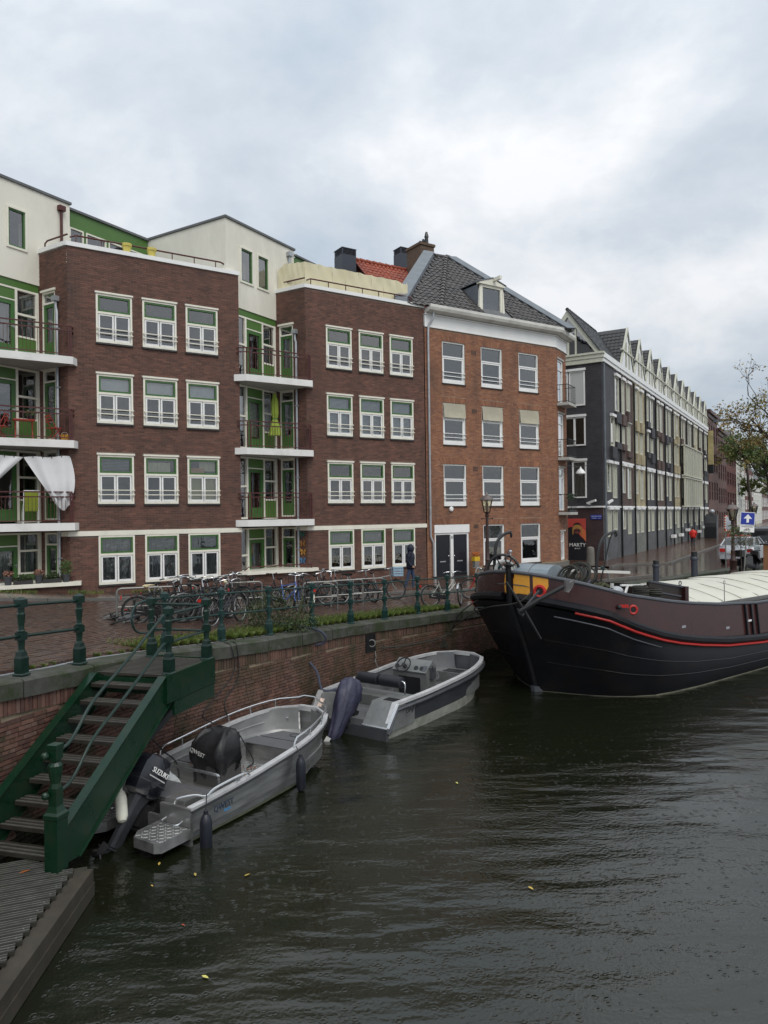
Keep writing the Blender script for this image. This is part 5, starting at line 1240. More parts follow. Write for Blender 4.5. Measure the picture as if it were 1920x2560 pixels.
# ------------------------------------------------------------------ floating jetty
jt_ = thing('jetty', 'floating wooden jetty with grooved planks at the foot of the green stair', 'jetty', (-3.7, 8.9, ZJ)); JO = Vector((-3.7, 8.9, ZJ))
def jp(name, m, mats): return O(name, m, mats, jt_, tuple(-JO))
pd = Vector((.926, .378, 0)); pn = Vector((-.378, .926, 0))
c0 = atZ(230, 2162, ZJ); c1 = atZ(0, 2481, ZJ)
ed = (c1 - c0).normalized()
m_plank = mat('jetty_plank', (.022, .021, .016), .5, var=.35, scale=4, dirt=(.02, .024, .014), dscale=2, damt=.6, bump=.35, bscale=30, spec=.6)
m_lip = mat('plank_groove_edge', (.10, .10, .088), .5, var=.4, scale=9)
W_ = .165
for i in range(-3, 34):
    # planks cross the edge line at an angle; each is cut square, so the ends step
    s0 = -pn * W_ * i
    den = ed.x * pn.y - ed.y * pn.x
    base = c0 + s0
    k = -(pn.dot(base - c0)) / pn.dot(ed) if abs(pn.dot(ed)) > 1e-6 else 0
    endp = base + pd * ((c0 + ed * (pn.dot(base - c0) / pn.dot(ed)) - base).dot(pd)) - pd * .22
    if i < 0: endp = c0 + s0 - pd * (.32 + .10 * -i)
    a_ = endp - pd * 3.4; e = -pn * (W_ - .012); zt = Vector((0, 0, 0)); zd = Vector((0, 0, -.045))
    if a_.y < 4.6: continue
    m = M(); m.hexa([a_ + zd, endp + zd, endp + e + zd, a_ + e + zd, a_, endp, endp + e, a_ + e]); pk = jp('plank', m, m_plank)
    for q in (.012, .062, .112):
        g = -pn * q; h = -pn * .014; u = Vector((0, 0, .006)); l0 = Vector((0, 0, .001))
        m = M(); m.hexa([a_ + g + l0, endp + g + l0, endp + g + h + l0, a_ + g + h + l0, a_ + g + u, endp + g + u, endp + g + h + u, a_ + g + h + u]); O('groove_edge', m, m_lip, pk)
    bp = endp - pd * .06 + e * .5; O('bolt', M(Matrix.Translation(bp)).lathe([(.012, .0), (.012, .008)], 6), m_galv, pk)
n_ = Vector((-ed.y, ed.x, 0)); n_ = n_ if n_.x > 0 else -n_
a_, b_ = c0 - ed * .02 + n_ * .01, c1 + ed * 3 + n_ * .01; ii = n_ * -.2
m = M(); m.hexa([a_ + Vector((0, 0, -.36)), b_ + Vector((0, 0, -.36)), b_ + ii * 1.4 + Vector((0, 0, -.36)), a_ + ii * 1.4 + Vector((0, 0, -.36)), a_ + Vector((0, 0, -.06)), b_ + Vector((0, 0, -.06)), b_ + ii + Vector((0, 0, -.047)), a_ + ii + Vector((0, 0, -.047))]); jp('edge_beam', m, m_oldwood)
m = M(); m.hexa([a_ + n_ * .01 + Vector((0, 0, -.39)), b_ + n_ * .01 + Vector((0, 0, -.39)), b_ + Vector((0, 0, -.39)), a_ + Vector((0, 0, -.39)), a_ + n_ * .015 + Vector((0, 0, -.22)), b_ + n_ * .015 + Vector((0, 0, -.22)), b_ + n_ * -.005 + Vector((0, 0, -.22)), a_ + n_ * -.005 + Vector((0, 0, -.22))]); jp('edge_board', m, m_oldwood)
q0, q1 = c0 - ed * .02 + n_ * .1, c0 - pd * 3.2
m = M(); m.bar(q0 - pd * .16 + pn * .06 + Vector((0, 0, -.2)), q1 + pn * .3 + Vector((0, 0, -.2)), .08, .3); jp('end_beam', m, m_oldwood)
m = M(); m.hexa([c0 + pn * .2 - pd * .4 + Vector((0, 0, -.5)), c1 + ed * 2 - pd * .2 + Vector((0, 0, -.5)), c1 + ed * 2 - pd * 3 + Vector((0, 0, -.5)), c0 - pd * 3 + Vector((0, 0, -.5)), c0 + pn * .1 - pd * .4 + Vector((0, 0, -.1)), c1 + ed * 2 - pd * .2 + Vector((0, 0, -.1)), c1 + ed * 2 - pd * 3 + Vector((0, 0, -.1)), c0 - pd * 3 + Vector((0, 0, -.1))]); jp('float', m, m_black)
# ================================================================== the two open motor boats
def boat_root(name, label, stern, heading_deg, group='open aluminium boats moored at the quay'):
    """Local axes: x towards the bow, y to port, z up from the waterline."""
    return thing(name, label, 'boat', stern, R(90 - heading_deg), group)
def halfbeam(x, L_, b, full=.55, bow=.16):
    u = x / L_
    if u < full: return b * (.93 + .07 * min(1, u / .3))
    v = (u - full) / (1 - full); return b * (bow + (1 - bow) * math.sqrt(max(0, 1 - v ** 2.3)))
def hull_sections(L_, b, sheer, N=18, steps=(), inner=False, th=.03, floor=.1, bow=.16):
    S = []
    for i in range(N + 1):
        x = L_ * i / N; hb = halfbeam(x, L_, b, bow=bow); zs = sheer(x / L_); u = max(0, (x / L_ - .55) / .45)
        zk = -.22 + .30 * u ** 3; ch = hb * (.90 - .28 * u ** 2); zc = .04 + .22 * u ** 2
        S.append((x, hb, zs, zk, ch, zc))
    return S
def hull(o, L_, b, sheer, m_out, m_in, strakes=3, floor=.12, bow=.16, skin=None, xoff=0.0):
    S = hull_sections(L_, b, sheer, bow=bow)
    rake = lambda x, z: x + (.10 * (z / .8) * max(0, (x / L_ - .8) / .2))
    m = M()
    for s in (1, -1):
        rows = []
        for x, hb, zs, zk, ch, zc in S:
            pts = [(rake(x, zk), 0, zk), (rake(x, zc), s * ch, zc)]
            for k in range(1, strakes + 1):
                f = k / strakes; y = ch + (hb - ch) * f; z = zc + (zs - zc) * f
                if k < strakes: pts += [(rake(x, z - .012), s * (y - .004), z - .012), (rake(x, z), s * (y + .014), z)]
                else: pts.append((rake(x, z), s * hb, z))
            rows.append(pts if s == 1 else pts[::-1])
        m.loft(rows, close=False)
    p = O('hull', m, m_out, o, smooth=True)
    m = M(); th = .05
    for s in (1, -1):
        rows = []
        for x, hb, zs, zk, ch, zc in S:
            h2 = max(.02, hb - th); x2 = min(x, L_ - .05)
            pts = [(x2, s * h2, zs), (x2, s * (h2 * .97), zs - (zs - floor) * .45), (x2, s * max(.02, min(ch, h2) * .93), floor)]
            rows.append(pts[::-1] if s == 1 else pts)
        m.loft(rows, close=False)
    O('inner_side', m, m_in, o, smooth=True)
    m = M(); rows = []
    for x, hb, zs, zk, ch, zc in S: rows.append([(min(x, L_ - .06), y * max(.02, min(ch, hb - th) * .95), floor) for y in (1, .33, -.33, -1)])
    m.loft(rows, close=False); O('floor', m, m_in, o)
    return S, rake
def gunwale(o, S, rake, m_, w=.085, h=.03, nm='gunwale'):
    m = M()
    for s in (1, -1):
        rings = []
        for x, hb, zs, *_ in S:
            a, b_ = s * (hb + .012), s * max(.0, hb - w); X = rake(x, zs)
            r = [(X, a, zs - h), (X, a, zs + .012), (X, b_, zs + .016), (X, b_, zs - h)]
            rings.append(r if s < 0 else r[::-1])
        m.loft(rings)
    x, hb, zs, *_ = S[-1]; X = rake(x, zs); m.box(X - .08, X + .02, -hb - .012, hb + .012, zs - .08, zs + .016)
    O('bow_plate', M().loft([[(rake(x, z), -y, z), (rake(x, z), y, z), (rake(x, z) - .05, y, z), (rake(x, z) - .05, -y, z)] for y, z in ((S[-1][4] * .8, .1), (hb, zs - .01))]), m_alu if nm == 'gunwale' and w < .09 else m_alud, o)
    return O(nm, m, m_, o)
def treadplate():
    if 'tread_plate' in MATS: return MATS['tread_plate']
    m = mat('tread_plate', (.42, .42, .41), .35, metal=.8, var=.25, scale=6, dirt=(.15, .15, .14), dscale=2.5, damt=.5); return m
m_tp = treadplate(); m_tpd = mat('tread_plate_bar', (.62, .62, .61), .3, metal=.8, var=.15)
def diamond(m, x0, x1, y0, y1, z, p=.075):
    r = 0; x = x0 + p * .5
    while x < x1 - p * .3:
        y = y0 + p * .5; c = 0
        while y < y1 - p * .3:
            a = R(45) if (r + c) % 2 else R(-45); T0 = m.T
            m.T = Matrix.Translation((x, y, z)) @ Matrix.Rotation(a, 4, 'Z'); m.box(-.032, .032, -.009, .009, 0, .005, skip='b'); m.T = T0
            y += p; c += 1
        x += p; r += 1
def fender(label, p, length=.62, r=.085, top=None, col=None):
    o = thing('boat_fender', label, 'fender', tuple(p), group='cylindrical rubber fenders')
    m_ = mat('fender_navy', (.012, .014, .022), .4, var=.2)
    O('body', M().lathe([(.02, 0), (r * .7, .02), (r, .09), (r, length - .12), (r * .75, length - .04), (.035, length), (.035, length + .05), (.01, length + .06)], 14), m_, o, smooth=True)
    if top is not None: O('lanyard', M().tube([(0, 0, length + .05), Vector(top) - Vector(p)], .008, 5), m_black, o)
    return o
def outboard(label, loc, rz, tilt, cover=None, sc=1.0, brand=None, prop_white=False):
    o = thing('outboard_motor', label, 'outboard motor', loc, rz, 'outboard motors', rot=None)
    sc *= 1.08
    o.rotation_euler = (0, tilt, rz); o.scale = (sc,) * 3
    m_c = mat('engine_black', (.010, .011, .016), .22, var=.1, coat=.4); m_d = mat('engine_grey', (.03, .032, .036), .4, var=.2)
    # cowl: lofted rounded boxes along z; x is forward
    def rr(cx_, w, d, z, k=.35): return [(cx_ + d / 2 * c[0], w / 2 * c[1], z) for c in ((1, -.55), (1, .55), (.6, 1), (-.5, 1), (-1, .62), (-1, -.62), (-.5, -1), (.6, -1))]
    if cover is None:
        m = M(); m.loft([rr(0, .24, .38, .18), rr(0, .34, .52, .24), rr(-.01, .37, .56, .42), rr(-.02, .36, .54, .60), rr(-.0, .28, .42, .72), rr(.02, .14, .22, .76)]); O('cowl', m, m_c, o, smooth=True)
        m = M(); m.loft([rr(0, .375, .565, .37), rr(0, .375, .565, .385)]); O('cowl_seam', m, m_d, o)
        m = M(); m.box(-.02, .2, -.1, .1, .66, .745); O('cowl_grip', m, m_d, o)
        for s in (1, -1): O('cowl_stripe', M().hexa([(-.2, s * .185, .44), (.14, s * .185, .44), (.14, s * .19, .44), (-.2, s * .19, .44), (-.2, s * .183, .455), (.14, s * .183, .455), (.14, s * .189, .455), (-.2, s * .189, .455)]), m_curt, o)
    else:
        m = M(); rings = []
        for k, (w, d, z, cx_) in enumerate(((.16, .24, -.62, -.05), (.22, .30, -.35, -.03), (.30, .36, -.1, -.01), (.40, .50, .15, 0), (.44, .58, .42, 0), (.40, .54, .62, 0), (.26, .36, .74, .02), (.08, .1, .77, .03))):
            n = 40; rings.append([(cx_ + d / 2 * (1 + .13 * math.sin(5 * a_ + k * 1.3) + .09 * math.sin(11 * a_ + k * 2.4)) * math.cos(a_), w / 2 * (1 + .15 * math.sin(6 * a_ + k * 1.6) + .09 * math.sin(12 * a_ + k)) * math.sin(a_), z + .015 * math.sin(4 * a_ + k)) for a_ in [2 * math.pi * i / n for i in range(n)]])
        m.loft(rings); O('canvas_cover', m, cover, o, smooth='all')
    m = M(); m.loft([rr(0, .20, .32, .19), rr(-.02, .14, .24, .02), rr(-.03, .10, .20, -.30), rr(-.03, .09, .22, -.52)]); m.box(-.22, .16, -.1, .1, -.56, -.535); O('leg', m, m_d if cover is None else m_black, o)
    m = M(); m.loft([[( .13 * s_, .055 * c_, -.68 + .0 * s_) for s_, c_ in ((1.4, 0), (.6, 1), (-.6, 1), (-1.3, .4), (-1.3, -.4), (-.6, -1), (.6, -1))], [(.11 * s_ - .03, .045 * c_, -.56) for s_, c_ in ((1.4, 0), (.6, 1), (-.6, 1), (-1.3, .4), (-1.3, -.4), (-.6, -1), (.6, -1))]]); m.prismy([(-.16, -.7), (.02, -.7), (-.08, -.86), (-.15, -.84)], -.012, .012); O('gearcase', m, m_black, o)
    m = M()
    for k in range(3):
        a = 2 * math.pi * k / 3 + .3; m.T = Matrix.Translation((-.24, 0, -.66)) @ Matrix.Rotation(a, 4, 'X') @ Matrix.Rotation(.5, 4, 'Z'); m.box(-.01, .01, -.05, .05, .03, .16)
    m.T = None; m.tube([(-.17, 0, -.66), (-.30, 0, -.66)], [.04, .03], 8); O('propeller', m, m_black if not prop_white else m_curt, o)
    m = M(); m.box(.10, .26, -.11, .11, -.18, .12); m.box(.22, .34, -.14, .14, -.02, .2); m.tube([(.2, .0, .1), (.75, .05, .22)], .03, 8); O('clamp_bracket', m, m_black, o)
    if brand:
        for s in (1, -1):
            q = Matrix.Translation((-.02, s * .192, .50)) @ Matrix.Rotation(R(90) if s < 0 else R(-90), 4, 'X') @ (Matrix.Rotation(R(0), 4, 'Z') if s < 0 else Matrix.Rotation(R(180), 4, 'Z'))
            text('lettering', brand, .10, m_white, o, q)
    return o

# ------------------------------------------------------------------ nearer boat
HD1 = 29.0; h1 = Vector((math.sin(R(HD1)), math.cos(R(HD1)), 0)); l1 = Vector((-h1.y, h1.x, 0)); S1 = Vector((-2.8, 10.39, 0)) + l1 * 1.0
b1_ = boat_root('motor_boat', 'bare aluminium motor boat with bow rail and black covered console, nearest the stair', tuple(S1), HD1)
L1_, B1_ = 4.22, 1.02
sh1 = lambda u: .54 + .20 * u + .14 * u * u
S, rk = hull(b1_, L1_, B1_, sh1, m_alu, mat('inner_aluminium', (.40, .40, .39), .36, metal=.8, var=.3, scale=2, dirt=(.34, .34, .33), dscale=1.6, damt=.5), 4, .16, bow=.2)
gunwale(b1_, S, rk, m_gunw)
m = M()
for s in (1, -1): m.tube([(rk(x, z), s * (hb + .02), z - .045) for x, hb, z, *_ in S], .016, 5)
O('rubbing_strip', m, m_black, b1_)
m = M()
for s in (1, -1):
    for k in (.35, .68): m.loft([[(x, s * (hb - .055), .16 + (z - .16) * k - .014), (x, s * (hb - .10), .16 + (z - .16) * k), (x, s * (hb - .055), .16 + (z - .16) * k + .014)] for x, hb, z, *_ in S[:-2]], caps=True)
O('inner_stringer', m, m_alu, b1_)
tz = .50
O('transom', M().box(-.02, .03, -.95, -.35, -.1, .54).box(-.02, .03, .35, .95, -.1, .54).box(-.02, .03, -.35, .35, -.1, .34), m_alu, b1_)
for s, nm in ((-1, 'a'), (1, 'b')):
    y0, y1 = sorted((s * .32, s * .97))
    m = M(); m.prismy([(-.02, .0), (.5, .0), (.5, .56), (.12, .56), (-.02, .24)], y0 + (.25 if s < 0 else 0), y1 - (.25 if s > 0 else 0)); O('stern_box', m, m_alu, b1_)
    m = M(); m.prism([(-.62, y0 + .12), (-.56, y0 + .03), (-.03, y0), (-.03, y1), (-.42, y1), (-.60, y1 - .12)] if s < 0 else [(-.60, y0 + .12), (-.42, y0), (-.03, y0), (-.03, y1), (-.56, y1 - .03), (-.62, y1 - .12)], .13, .27); pf = O('swim_platform', m, m_tp, b1_)
    m = M(); diamond(m, -.56, -.05, y0 + .04, y1 - .04, .27); O('tread_bars', m, m_tpd, pf, kind='stuff')
    O('grab_handle', M().tube(bez([(-.05, s * .5, .36), (-.16, s * .52, .34), (-.16, s * .8, .34), (-.05, s * .82, .36)], 4), .014, 6), m_steel, b1_, smooth=True)
# foredeck, side bench, locker, console
m_pad = mat('grey_deck_pad', (.10, .10, .105), .8, var=.12, bump=.3, bscale=120)
fd = [(x, hb) for x, hb, *_ in S if x > 2.95]
m = M(); m.prism([(fd[0][0], -fd[0][1] + .07)] + [(x, -max(.05, hb - .08)) for x, hb in fd[1:]] + [(x, max(.05, hb - .08)) for x, hb in fd[:0:-1]] + [(fd[0][0], fd[0][1] - .07)], .16, .44); fdk = O('foredeck_locker', m, m_alu, b1_)
for i, (x0, x1, w0, w1) in enumerate(((3.0, 3.4, .70, .60), (3.45, 3.9, .56, .34))):
    m = M(); m.prism([(x0, -w0), (x1, -w1), (x1, w1), (x0, w0)], .441, .455); O('deck_pad', m, m_pad, fdk)
m = M(); m.torus(.09, .008, 16, 4, (3.75, -.05, .458), 'z'); m.bar((3.68, -.12, .458), (3.62, -.16, .458), .015); O('pad_emblem', m, m_black, fdk)
m = M(); m.box(1.55, 2.94, .50, .93, .16, .47); bn = O('side_bench', m, m_alu, b1_); O('deck_pad', M().box(1.6, 2.2, .53, .9, .471, .485).box(2.25, 2.9, .53, .9, .471, .485), m_pad, bn)
O('floor_plate', M().box(1.5, 2.9, -.75, .45, .162, .17), m_tp, b1_); m = M(); diamond(m, 1.55, 2.85, -.72, .42, .17, .085); O('tread_bars', m, m_tpd, b1_, kind='stuff')
m = M(); m.box(1.52, 1.9, -.15, .40, .16, .80); m.box(1.9, 2.08, -.12, .38, .16, .45); con = O('console', m, mat('console_grey', (.07, .068, .066), .5, var=.1), b1_)
cc = thing('console_cover', 'black canvas cover draped over the boat console, small white lettering on its side', 'cover', tuple(S1 + h1 * 1.72 + l1 * .12 + Vector((0, 0, .64))), R(90 - HD1))
m = M(); rings = []
sq = lambda v: math.copysign(abs(v) ** .45, v)
for k, (w, d, z, cx_, wr) in enumerate(((.34, .30, -.34, -.02, .2), (.58, .46, -.18, 0, .16), (.72, .60, -.02, -.01, .10), (.76, .62, .10, -.02, .07), (.74, .60, .22, .0, .05), (.66, .46, .33, .06, .05), (.58, .30, .40, .10, .05), (.40, .12, .42, .12, .04))):
    n = 40; rings.append([(cx_ + d / 2 * (1 + wr * math.sin(5 * a + k * .9) + wr * .7 * math.sin(11 * a + k * 1.7)) * sq(math.cos(a)), w / 2 * (1 + wr * math.sin(6 * a + k * .8) + wr * .7 * math.sin(13 * a + 2 * k)) * sq(math.sin(a)), z + .035 * math.sin(4 * a + k) + .02 * math.sin(9 * a)) for a in [2 * math.pi * i / n for i in range(n)]])
m.loft(rings); O('canvas', m, mat('black_canvas', (.012, .012, .013), .5, var=.3, scale=9, bump=.5, bscale=22), cc, smooth='all')
q = Matrix.Translation((-.35, .12, .10)) @ Matrix.Rotation(R(-90), 4, 'Z') @ Matrix.Rotation(R(84), 4, 'X') @ Matrix.Rotation(R(-14), 4, 'Z'); text('lettering', 'QWEST', .10, m_curt, cc, q)
# aft bench with backrest tube
m = M(); m.box(.32, .95, -.62, .62, .16, .40); ab = O('aft_bench', m, m_alu, b1_); O('deck_pad', M().box(.35, .92, -.6, .6, .401, .43), m_pad, ab)
O('backrest_tube', M().tube(bez([(.95, -.62, .42), (.95, -.62, .62), (.93, -.5, .68), (.90, .5, .68), (.92, .62, .62), (.95, .62, .42)], 5), .022, 7), m_steel, b1_, smooth=True)
# rails
def rail_on(o, S, rk, x0, x1, s, h, posts, nm='bow_rail', ends=True):
    pts = []
    X = [x0 + (x1 - x0) * i / 16 for i in range(17)]
    def at(x):
        hb = lerp([(q[0], q[1]) for q in S], x); z = lerp([(q[0], q[2]) for q in S], x); return Vector((rk(x, z), s * (hb - .03), z))
    pts = [at(x) + Vector((0, 0, h)) for x in X]
    if ends: pts = [at(x0 - .10)] + [at(x0 - .07) + Vector((0, 0, h * .6))] + pts
    return pts, [(at(x), at(x) + Vector((0, s * .02, h))) for x in posts]
ptsL, poL = rail_on(b1_, S, rk, 1.35, 4.18, 1, .17, (1.8, 2.4, 3.0, 3.5, 3.95))
ptsR, poR = rail_on(b1_, S, rk, 2.55, 4.18, -1, .17, (3.0, 3.5, 3.95))
bowp = Vector((rk(4.22, .9) + .03, 0, sh1(1) + .2))
m = M(); m.tube(ptsL + [bowp + Vector((-.02, .12, 0)), bowp + Vector((-.02, -.12, 0))] + ptsR[::-1], .017, 7)
for a, b in poL + poR: m.tube([a, b], .012, 5)
O('bow_rail', m, m_steel, b1_, smooth=True)
for s in (1, -1):
    z0 = .56; m = M(); m.tube(bez([(.0, s * .62, z0), (.02, s * .66, z0 + .07), (.2, s * .82, z0 + .09), (.34, s * .93, z0 + .05), (.5, s * .96, z0 + .12), (1.1, s * 1.0, z0 + .15), (1.25, s * 1.0, z0 + .08)], 5), .017, 7); O('stern_rail', m, m_steel, b1_, smooth=True)
m = M()
for x, y in ((1.0, -.98), (.95, .98), (4.1, .35)): m.box(x - .07, x + .07, y - .015, y + .015, sh1(.25) + .055, sh1(.25) + .075); m.box(x - .03, x + .03, y - .01, y + .01, sh1(.25) + .0, sh1(.25) + .06)
O('cleat', m, m_steel, b1_)
q = Matrix.Translation((.62, -1.017, .35)) @ Matrix.Rotation(R(90), 4, 'X'); text('lettering', 'QWEST', .13, mat('decal_dark', (.02, .03, .06), .4), b1_, q)
q = Matrix.Translation((.70, -1.017, .29)) @ Matrix.Rotation(R(90), 4, 'X'); text('lettering', 'boats', .07, mat('decal_blue', (.05, .25, .5), .4), b1_, q)
outboard('black outboard motor tilted at the stern of the bare aluminium boat', tuple(S1 + h1 * -.18 + l1 * .02 + Vector((0, 0, .42))), R(90 - HD1), R(38), brand='SUZUKI')
fender('navy cylindrical fender hanging at the aluminium boat stern corner', S1 + h1 * .12 - l1 * 1.12 + Vector((0, 0, -.16)), .62, .09, top=S1 + h1 * .3 - l1 * .97 + Vector((0, 0, .66)))
fender('navy cylindrical fender hanging amidships on the aluminium boat', S1 + h1 * 2.45 - l1 * 1.13 + Vector((0, 0, .0)), .58, .085, top=S1 + h1 * 2.5 - l1 * 1.0 + Vector((0, 0, .74)))
wp_ = atY(290, 2012, 10.35); wf = fender('whitish scuffed fender hanging between the green stair and the black outboard', wp_ + Vector((.05, .1, -.30)), .48, .085)
wf.rotation_euler = (R(-38), R(-20), 0)
wf.children[0].data = wf.children[0].data.copy(); wf.children[0].data.materials[0] = mat('scuffed_white_rubber', (.62, .61, .52), .6, var=.15, dirt=(.4, .36, .25), damt=.4)
bag = thing('plastic_bag', 'crumpled clear plastic bag lying by the aft bench of the aluminium boat', 'bag', tuple(S1 + h1 * 1.08 + l1 * .6 + Vector((0, 0, .17))))
m = M(); n = 12; m.loft([[(.17 * r_ * (1 + .25 * math.sin(5 * a + k)) * math.cos(a), .17 * r_ * (1 + .25 * math.sin(4 * a + 2 * k)) * math.sin(a), z) for a in [2 * math.pi * i / n for i in range(n)]] for k, (r_, z) in enumerate(((1, 0), (1.1, .1), (.8, .2), (.3, .29), (.1, .34)))]); O('film', m, mat('bag_film', (.5, .52, .52), .2, var=.2), bag)
def scum(o, S):
    m = M()
    for s in (1, -1): m.tube([(x, s * (ch + .004), zc - .005) for x, hb, z, zk, ch, zc in S[:13]], .022, 5)
    O('waterline_scum', m, mat('green_scum', (.035, .04, .018), .7, var=.4, scale=9), o)
scum(b1_, S)
def rope(label, pts, r=.012, m_=None, n=6):
    p = bez(pts, n); o = O('rope', M().tube([q - p[0] for q in p], r, 6), m_ or mat('black_rope', (.012, .012, .013), .8, var=.3, bump=.6, bscale=150), None, tuple(p[0]), smooth=True); return tag(o, label, 'rope', 'mooring ropes')
def b1w(x, y, z): return S1 + h1 * x + l1 * y + Vector((0, 0, z))
cpa = onG(560, 1606); cpb = onG(578, 1604)
rope('black rope from the railing foot down to the middle of the aluminium boat bow rail', [cpa, cpa + Vector((.22, -.30, -.05)), cpa + Vector((.25, -.33, -.6)), b1w(2.35, .98, 1.15), b1w(2.45, .9, .92), b1w(2.7, .55, .75), b1w(2.75, .35, .5), b1w(2.8, .2, .2), b1w(2.5, .1, .19)])
rope('second black rope beside it from the coping to the aluminium boat rail', [cpb + Vector((.0, 0, 0)), cpb + Vector((.18, -.30, -.05)), cpb + Vector((.2, -.32, -.7)), b1w(2.9, .97, 1.2), b1w(2.95, .95, .9)])
rope('black rope from under the stair to the aluminium boat stern', [A1 + rd * .2 + Vector((0, 0, -.65)), A1.lerp(b1w(.2, .95, .75), .5) + Vector((.1, .1, -.35)), b1w(.15, .95, .72), b1w(.1, .8, .66)])
rope('black rope looping over the port side into the aluminium boat', [b1w(.9, 1.25, 1.25), b1w(1.2, 1.05, .9), b1w(1.3, .95, .72), b1w(1.35, .7, .55), b1w(1.2, .5, .3), b1w(1.0, .5, .18)], .014)
# leaves caught aboard
def leaf(label, p, rz, col, s=.06, rx=0.0, grp='fallen autumn leaves'):
    m = M(); m.loft([[(-s, 0, 0), (-s * .4, .3 * s, .1 * s), (s * .3, .35 * s, .05 * s), (s, 0, 0)], [(-s, 0, .001), (-s * .4, -.3 * s, .08 * s), (s * .3, -.35 * s, .12 * s), (s, 0, .001)]], close=False)
    o = O('fallen_leaf', m, mat('leaf_%d%d' % (col[0] * 100, col[1] * 100), col, .6, var=.3, scale=40), None, tuple(p), rz, smooth='all'); return tag(o, label, 'leaf', grp)
OR, YE = (.30, .09, .02), (.55, .38, .08)
leaf('brown leaf on the port gunwale of the aluminium boat', b1w(1.5, .99, .70), .4, OR)
leaf('brown leaf beside the covered console', b1w(1.55, .55, .49), 1.4, OR, .05)
lh = thing('leaf_litter', 'scatter of rusty wet leaves lying in the forward well of the aluminium boat', 'leaves', tuple(b1w(2.3, 0, .18))); lh['kind'] = 'stuff'
m = M(); leafy_ = [(rnd.uniform(-.4, .45), rnd.uniform(-.3, .3), rnd.uniform(0, 6)) for _ in range(26)]
for x, y, a_ in leafy_: m.T = Matrix.Translation((x, y, rnd.uniform(.004, .02))) @ Matrix.Rotation(a_, 4, 'Z') @ Matrix.Rotation(rnd.uniform(-.3, .3), 4, 'X'); m.quad((-.04, 0, 0), (0, -.018, .004), (.04, 0, 0), (0, .018, .006))
O('litter', m, mat('rusty_leaves', (.24, .07, .02), .6, var=.4, scale=9), lh, kind='stuff')
for px, py, lb, c in ((398, 2159, 'ochre leaf floating just below the swim platform', YE), (488, 2186, 'yellow leaf floating right of the boat stern fender', (.4, .3, .08)), (380, 2214, 'tiny pale leaf floating below the ochre one', YE), (1142, 1957, 'small yellow leaf floating alone in mid canal', (.5, .5, .12)), (1327, 2220, 'large golden leaf floating furthest right on the dark water', YE), (513, 2442, 'yellow leaf floating nearest the bottom edge of the photo', (.6, .55, .15)), (458, 2312, 'tiny red leaf floating between the jetty and the yellow leaf', (.35, .06, .02)), (618, 2187, 'yellowish curled leaf floating right of the stern fender', (.42, .3, .06))):
    leaf(lb, atZ(px, py, .012), rnd.uniform(0, 3), c, .03 if 'tiny' in lb else .048)
leaf('rusty leaf lying on the jetty planks near the stair foot', atZ(62, 2179, ZJ + .012), .8, OR, .07)

# ------------------------------------------------------------------ second boat
HD2 = 35.5; h2 = Vector((math.sin(R(HD2)), math.cos(R(HD2)), 0)); l2 = Vector((-h2.y, h2.x, 0)); S2 = Vector((.07, 15.08, 0)) + l2 * 1.13
b2_ = boat_root('motor_boat', 'dark grey motor boat with open steering console and black roll seat, second from the stair', tuple(S2), HD2)
def b2w(x, y, z): return S2 + h2 * x + l2 * y + Vector((0, 0, z))
L2_, B2_ = 5.12, 1.15
sh2 = lambda u: (.72 + .04 * u + .16 * u * u) if u > .05 else .27 + .45 * u / .05
m_in2 = mat('grey_inner_hull', (.16, .165, .17), .5, metal=.4, var=.15, scale=3, dirt=(.1, .1, .1), dscale=2, damt=.4)
m_dk2 = mat('grey_deck', (.20, .205, .20), .5, metal=.4, var=.15, scale=3, dirt=(.1, .1, .095), dscale=2, damt=.5)
S, rk = hull(b2_, L2_, B2_, sh2, mat('charcoal_hull', (.075, .08, .09), .4, metal=.5, var=.25, scale=3, dirt=(.11, .118, .12), dscale=1.6, damt=.4, stretch=(.5, .5, 2.5)), m_in2, 1, .22, bow=.26)
gunwale(b2_, S, rk, m_gunw, .10, .05)
m = M()
for s in (1, -1): m.tube([(rk(x, z), s * (hb + .01), z - .13) for x, hb, z, *_ in S], .045, 7)
O('rubbing_strake', m, m_alud, b2_, smooth=True)
m = M()
for s in (1, -1): m.loft([[(x, s * (ch + .012), zc + .02), (x, s * (ch + (hb - ch) * .25 + .014), zc + (z - zc) * .25), (x, s * (ch + .02), zc - .12)] for x, hb, z, zk, ch, zc in S[:-1]], caps=False)
O('chine_plate', m, mat('pale_chine', (.34, .34, .30), .55, metal=.4, var=.25, dirt=(.14, .15, .10), dscale=2, damt=.6), b2_)
scum(b2_, S)
# stern quarters and well
for s in (1, -1):
    y0, y1 = sorted((s * .42, s * 1.09))
    m = M(); m.prismy([(-.02, .18), (1.0, .18), (1.0, .70), (.34, .70), (-.02, .28)], y0, y1); sb = O('stern_quarter', m, m_dk2, b2_)
    O('slope_edge', M().tube([(-.03, s * 1.09, .27), (.33, s * 1.10, .715)], .035, 6), m_steel, sb)
    O('lower_edge', M().tube([(-.03, y0, .265), (-.03, y1, .265)], .03, 6), m_steel, sb)
    O('hatch', M().box(.5, .72, min(s * .6, s * .95), max(s * .6, s * .95), .701, .71), m_black, sb)
O('warning_sticker', M().hexa([(.09, .96, .425), (.09, .84, .425), (.22, .84, .585), (.22, .96, .585), (.088, .96, .43), (.088, .84, .43), (.218, .84, .59), (.218, .96, .59)]), mat('sticker', None, .5, var=.9, scale=9, cols=[(.6, .25, .05)]), b2_)
O('transom', M().box(-.06, .02, -1.07, 1.07, -.12, .24), m_alud, b2_)
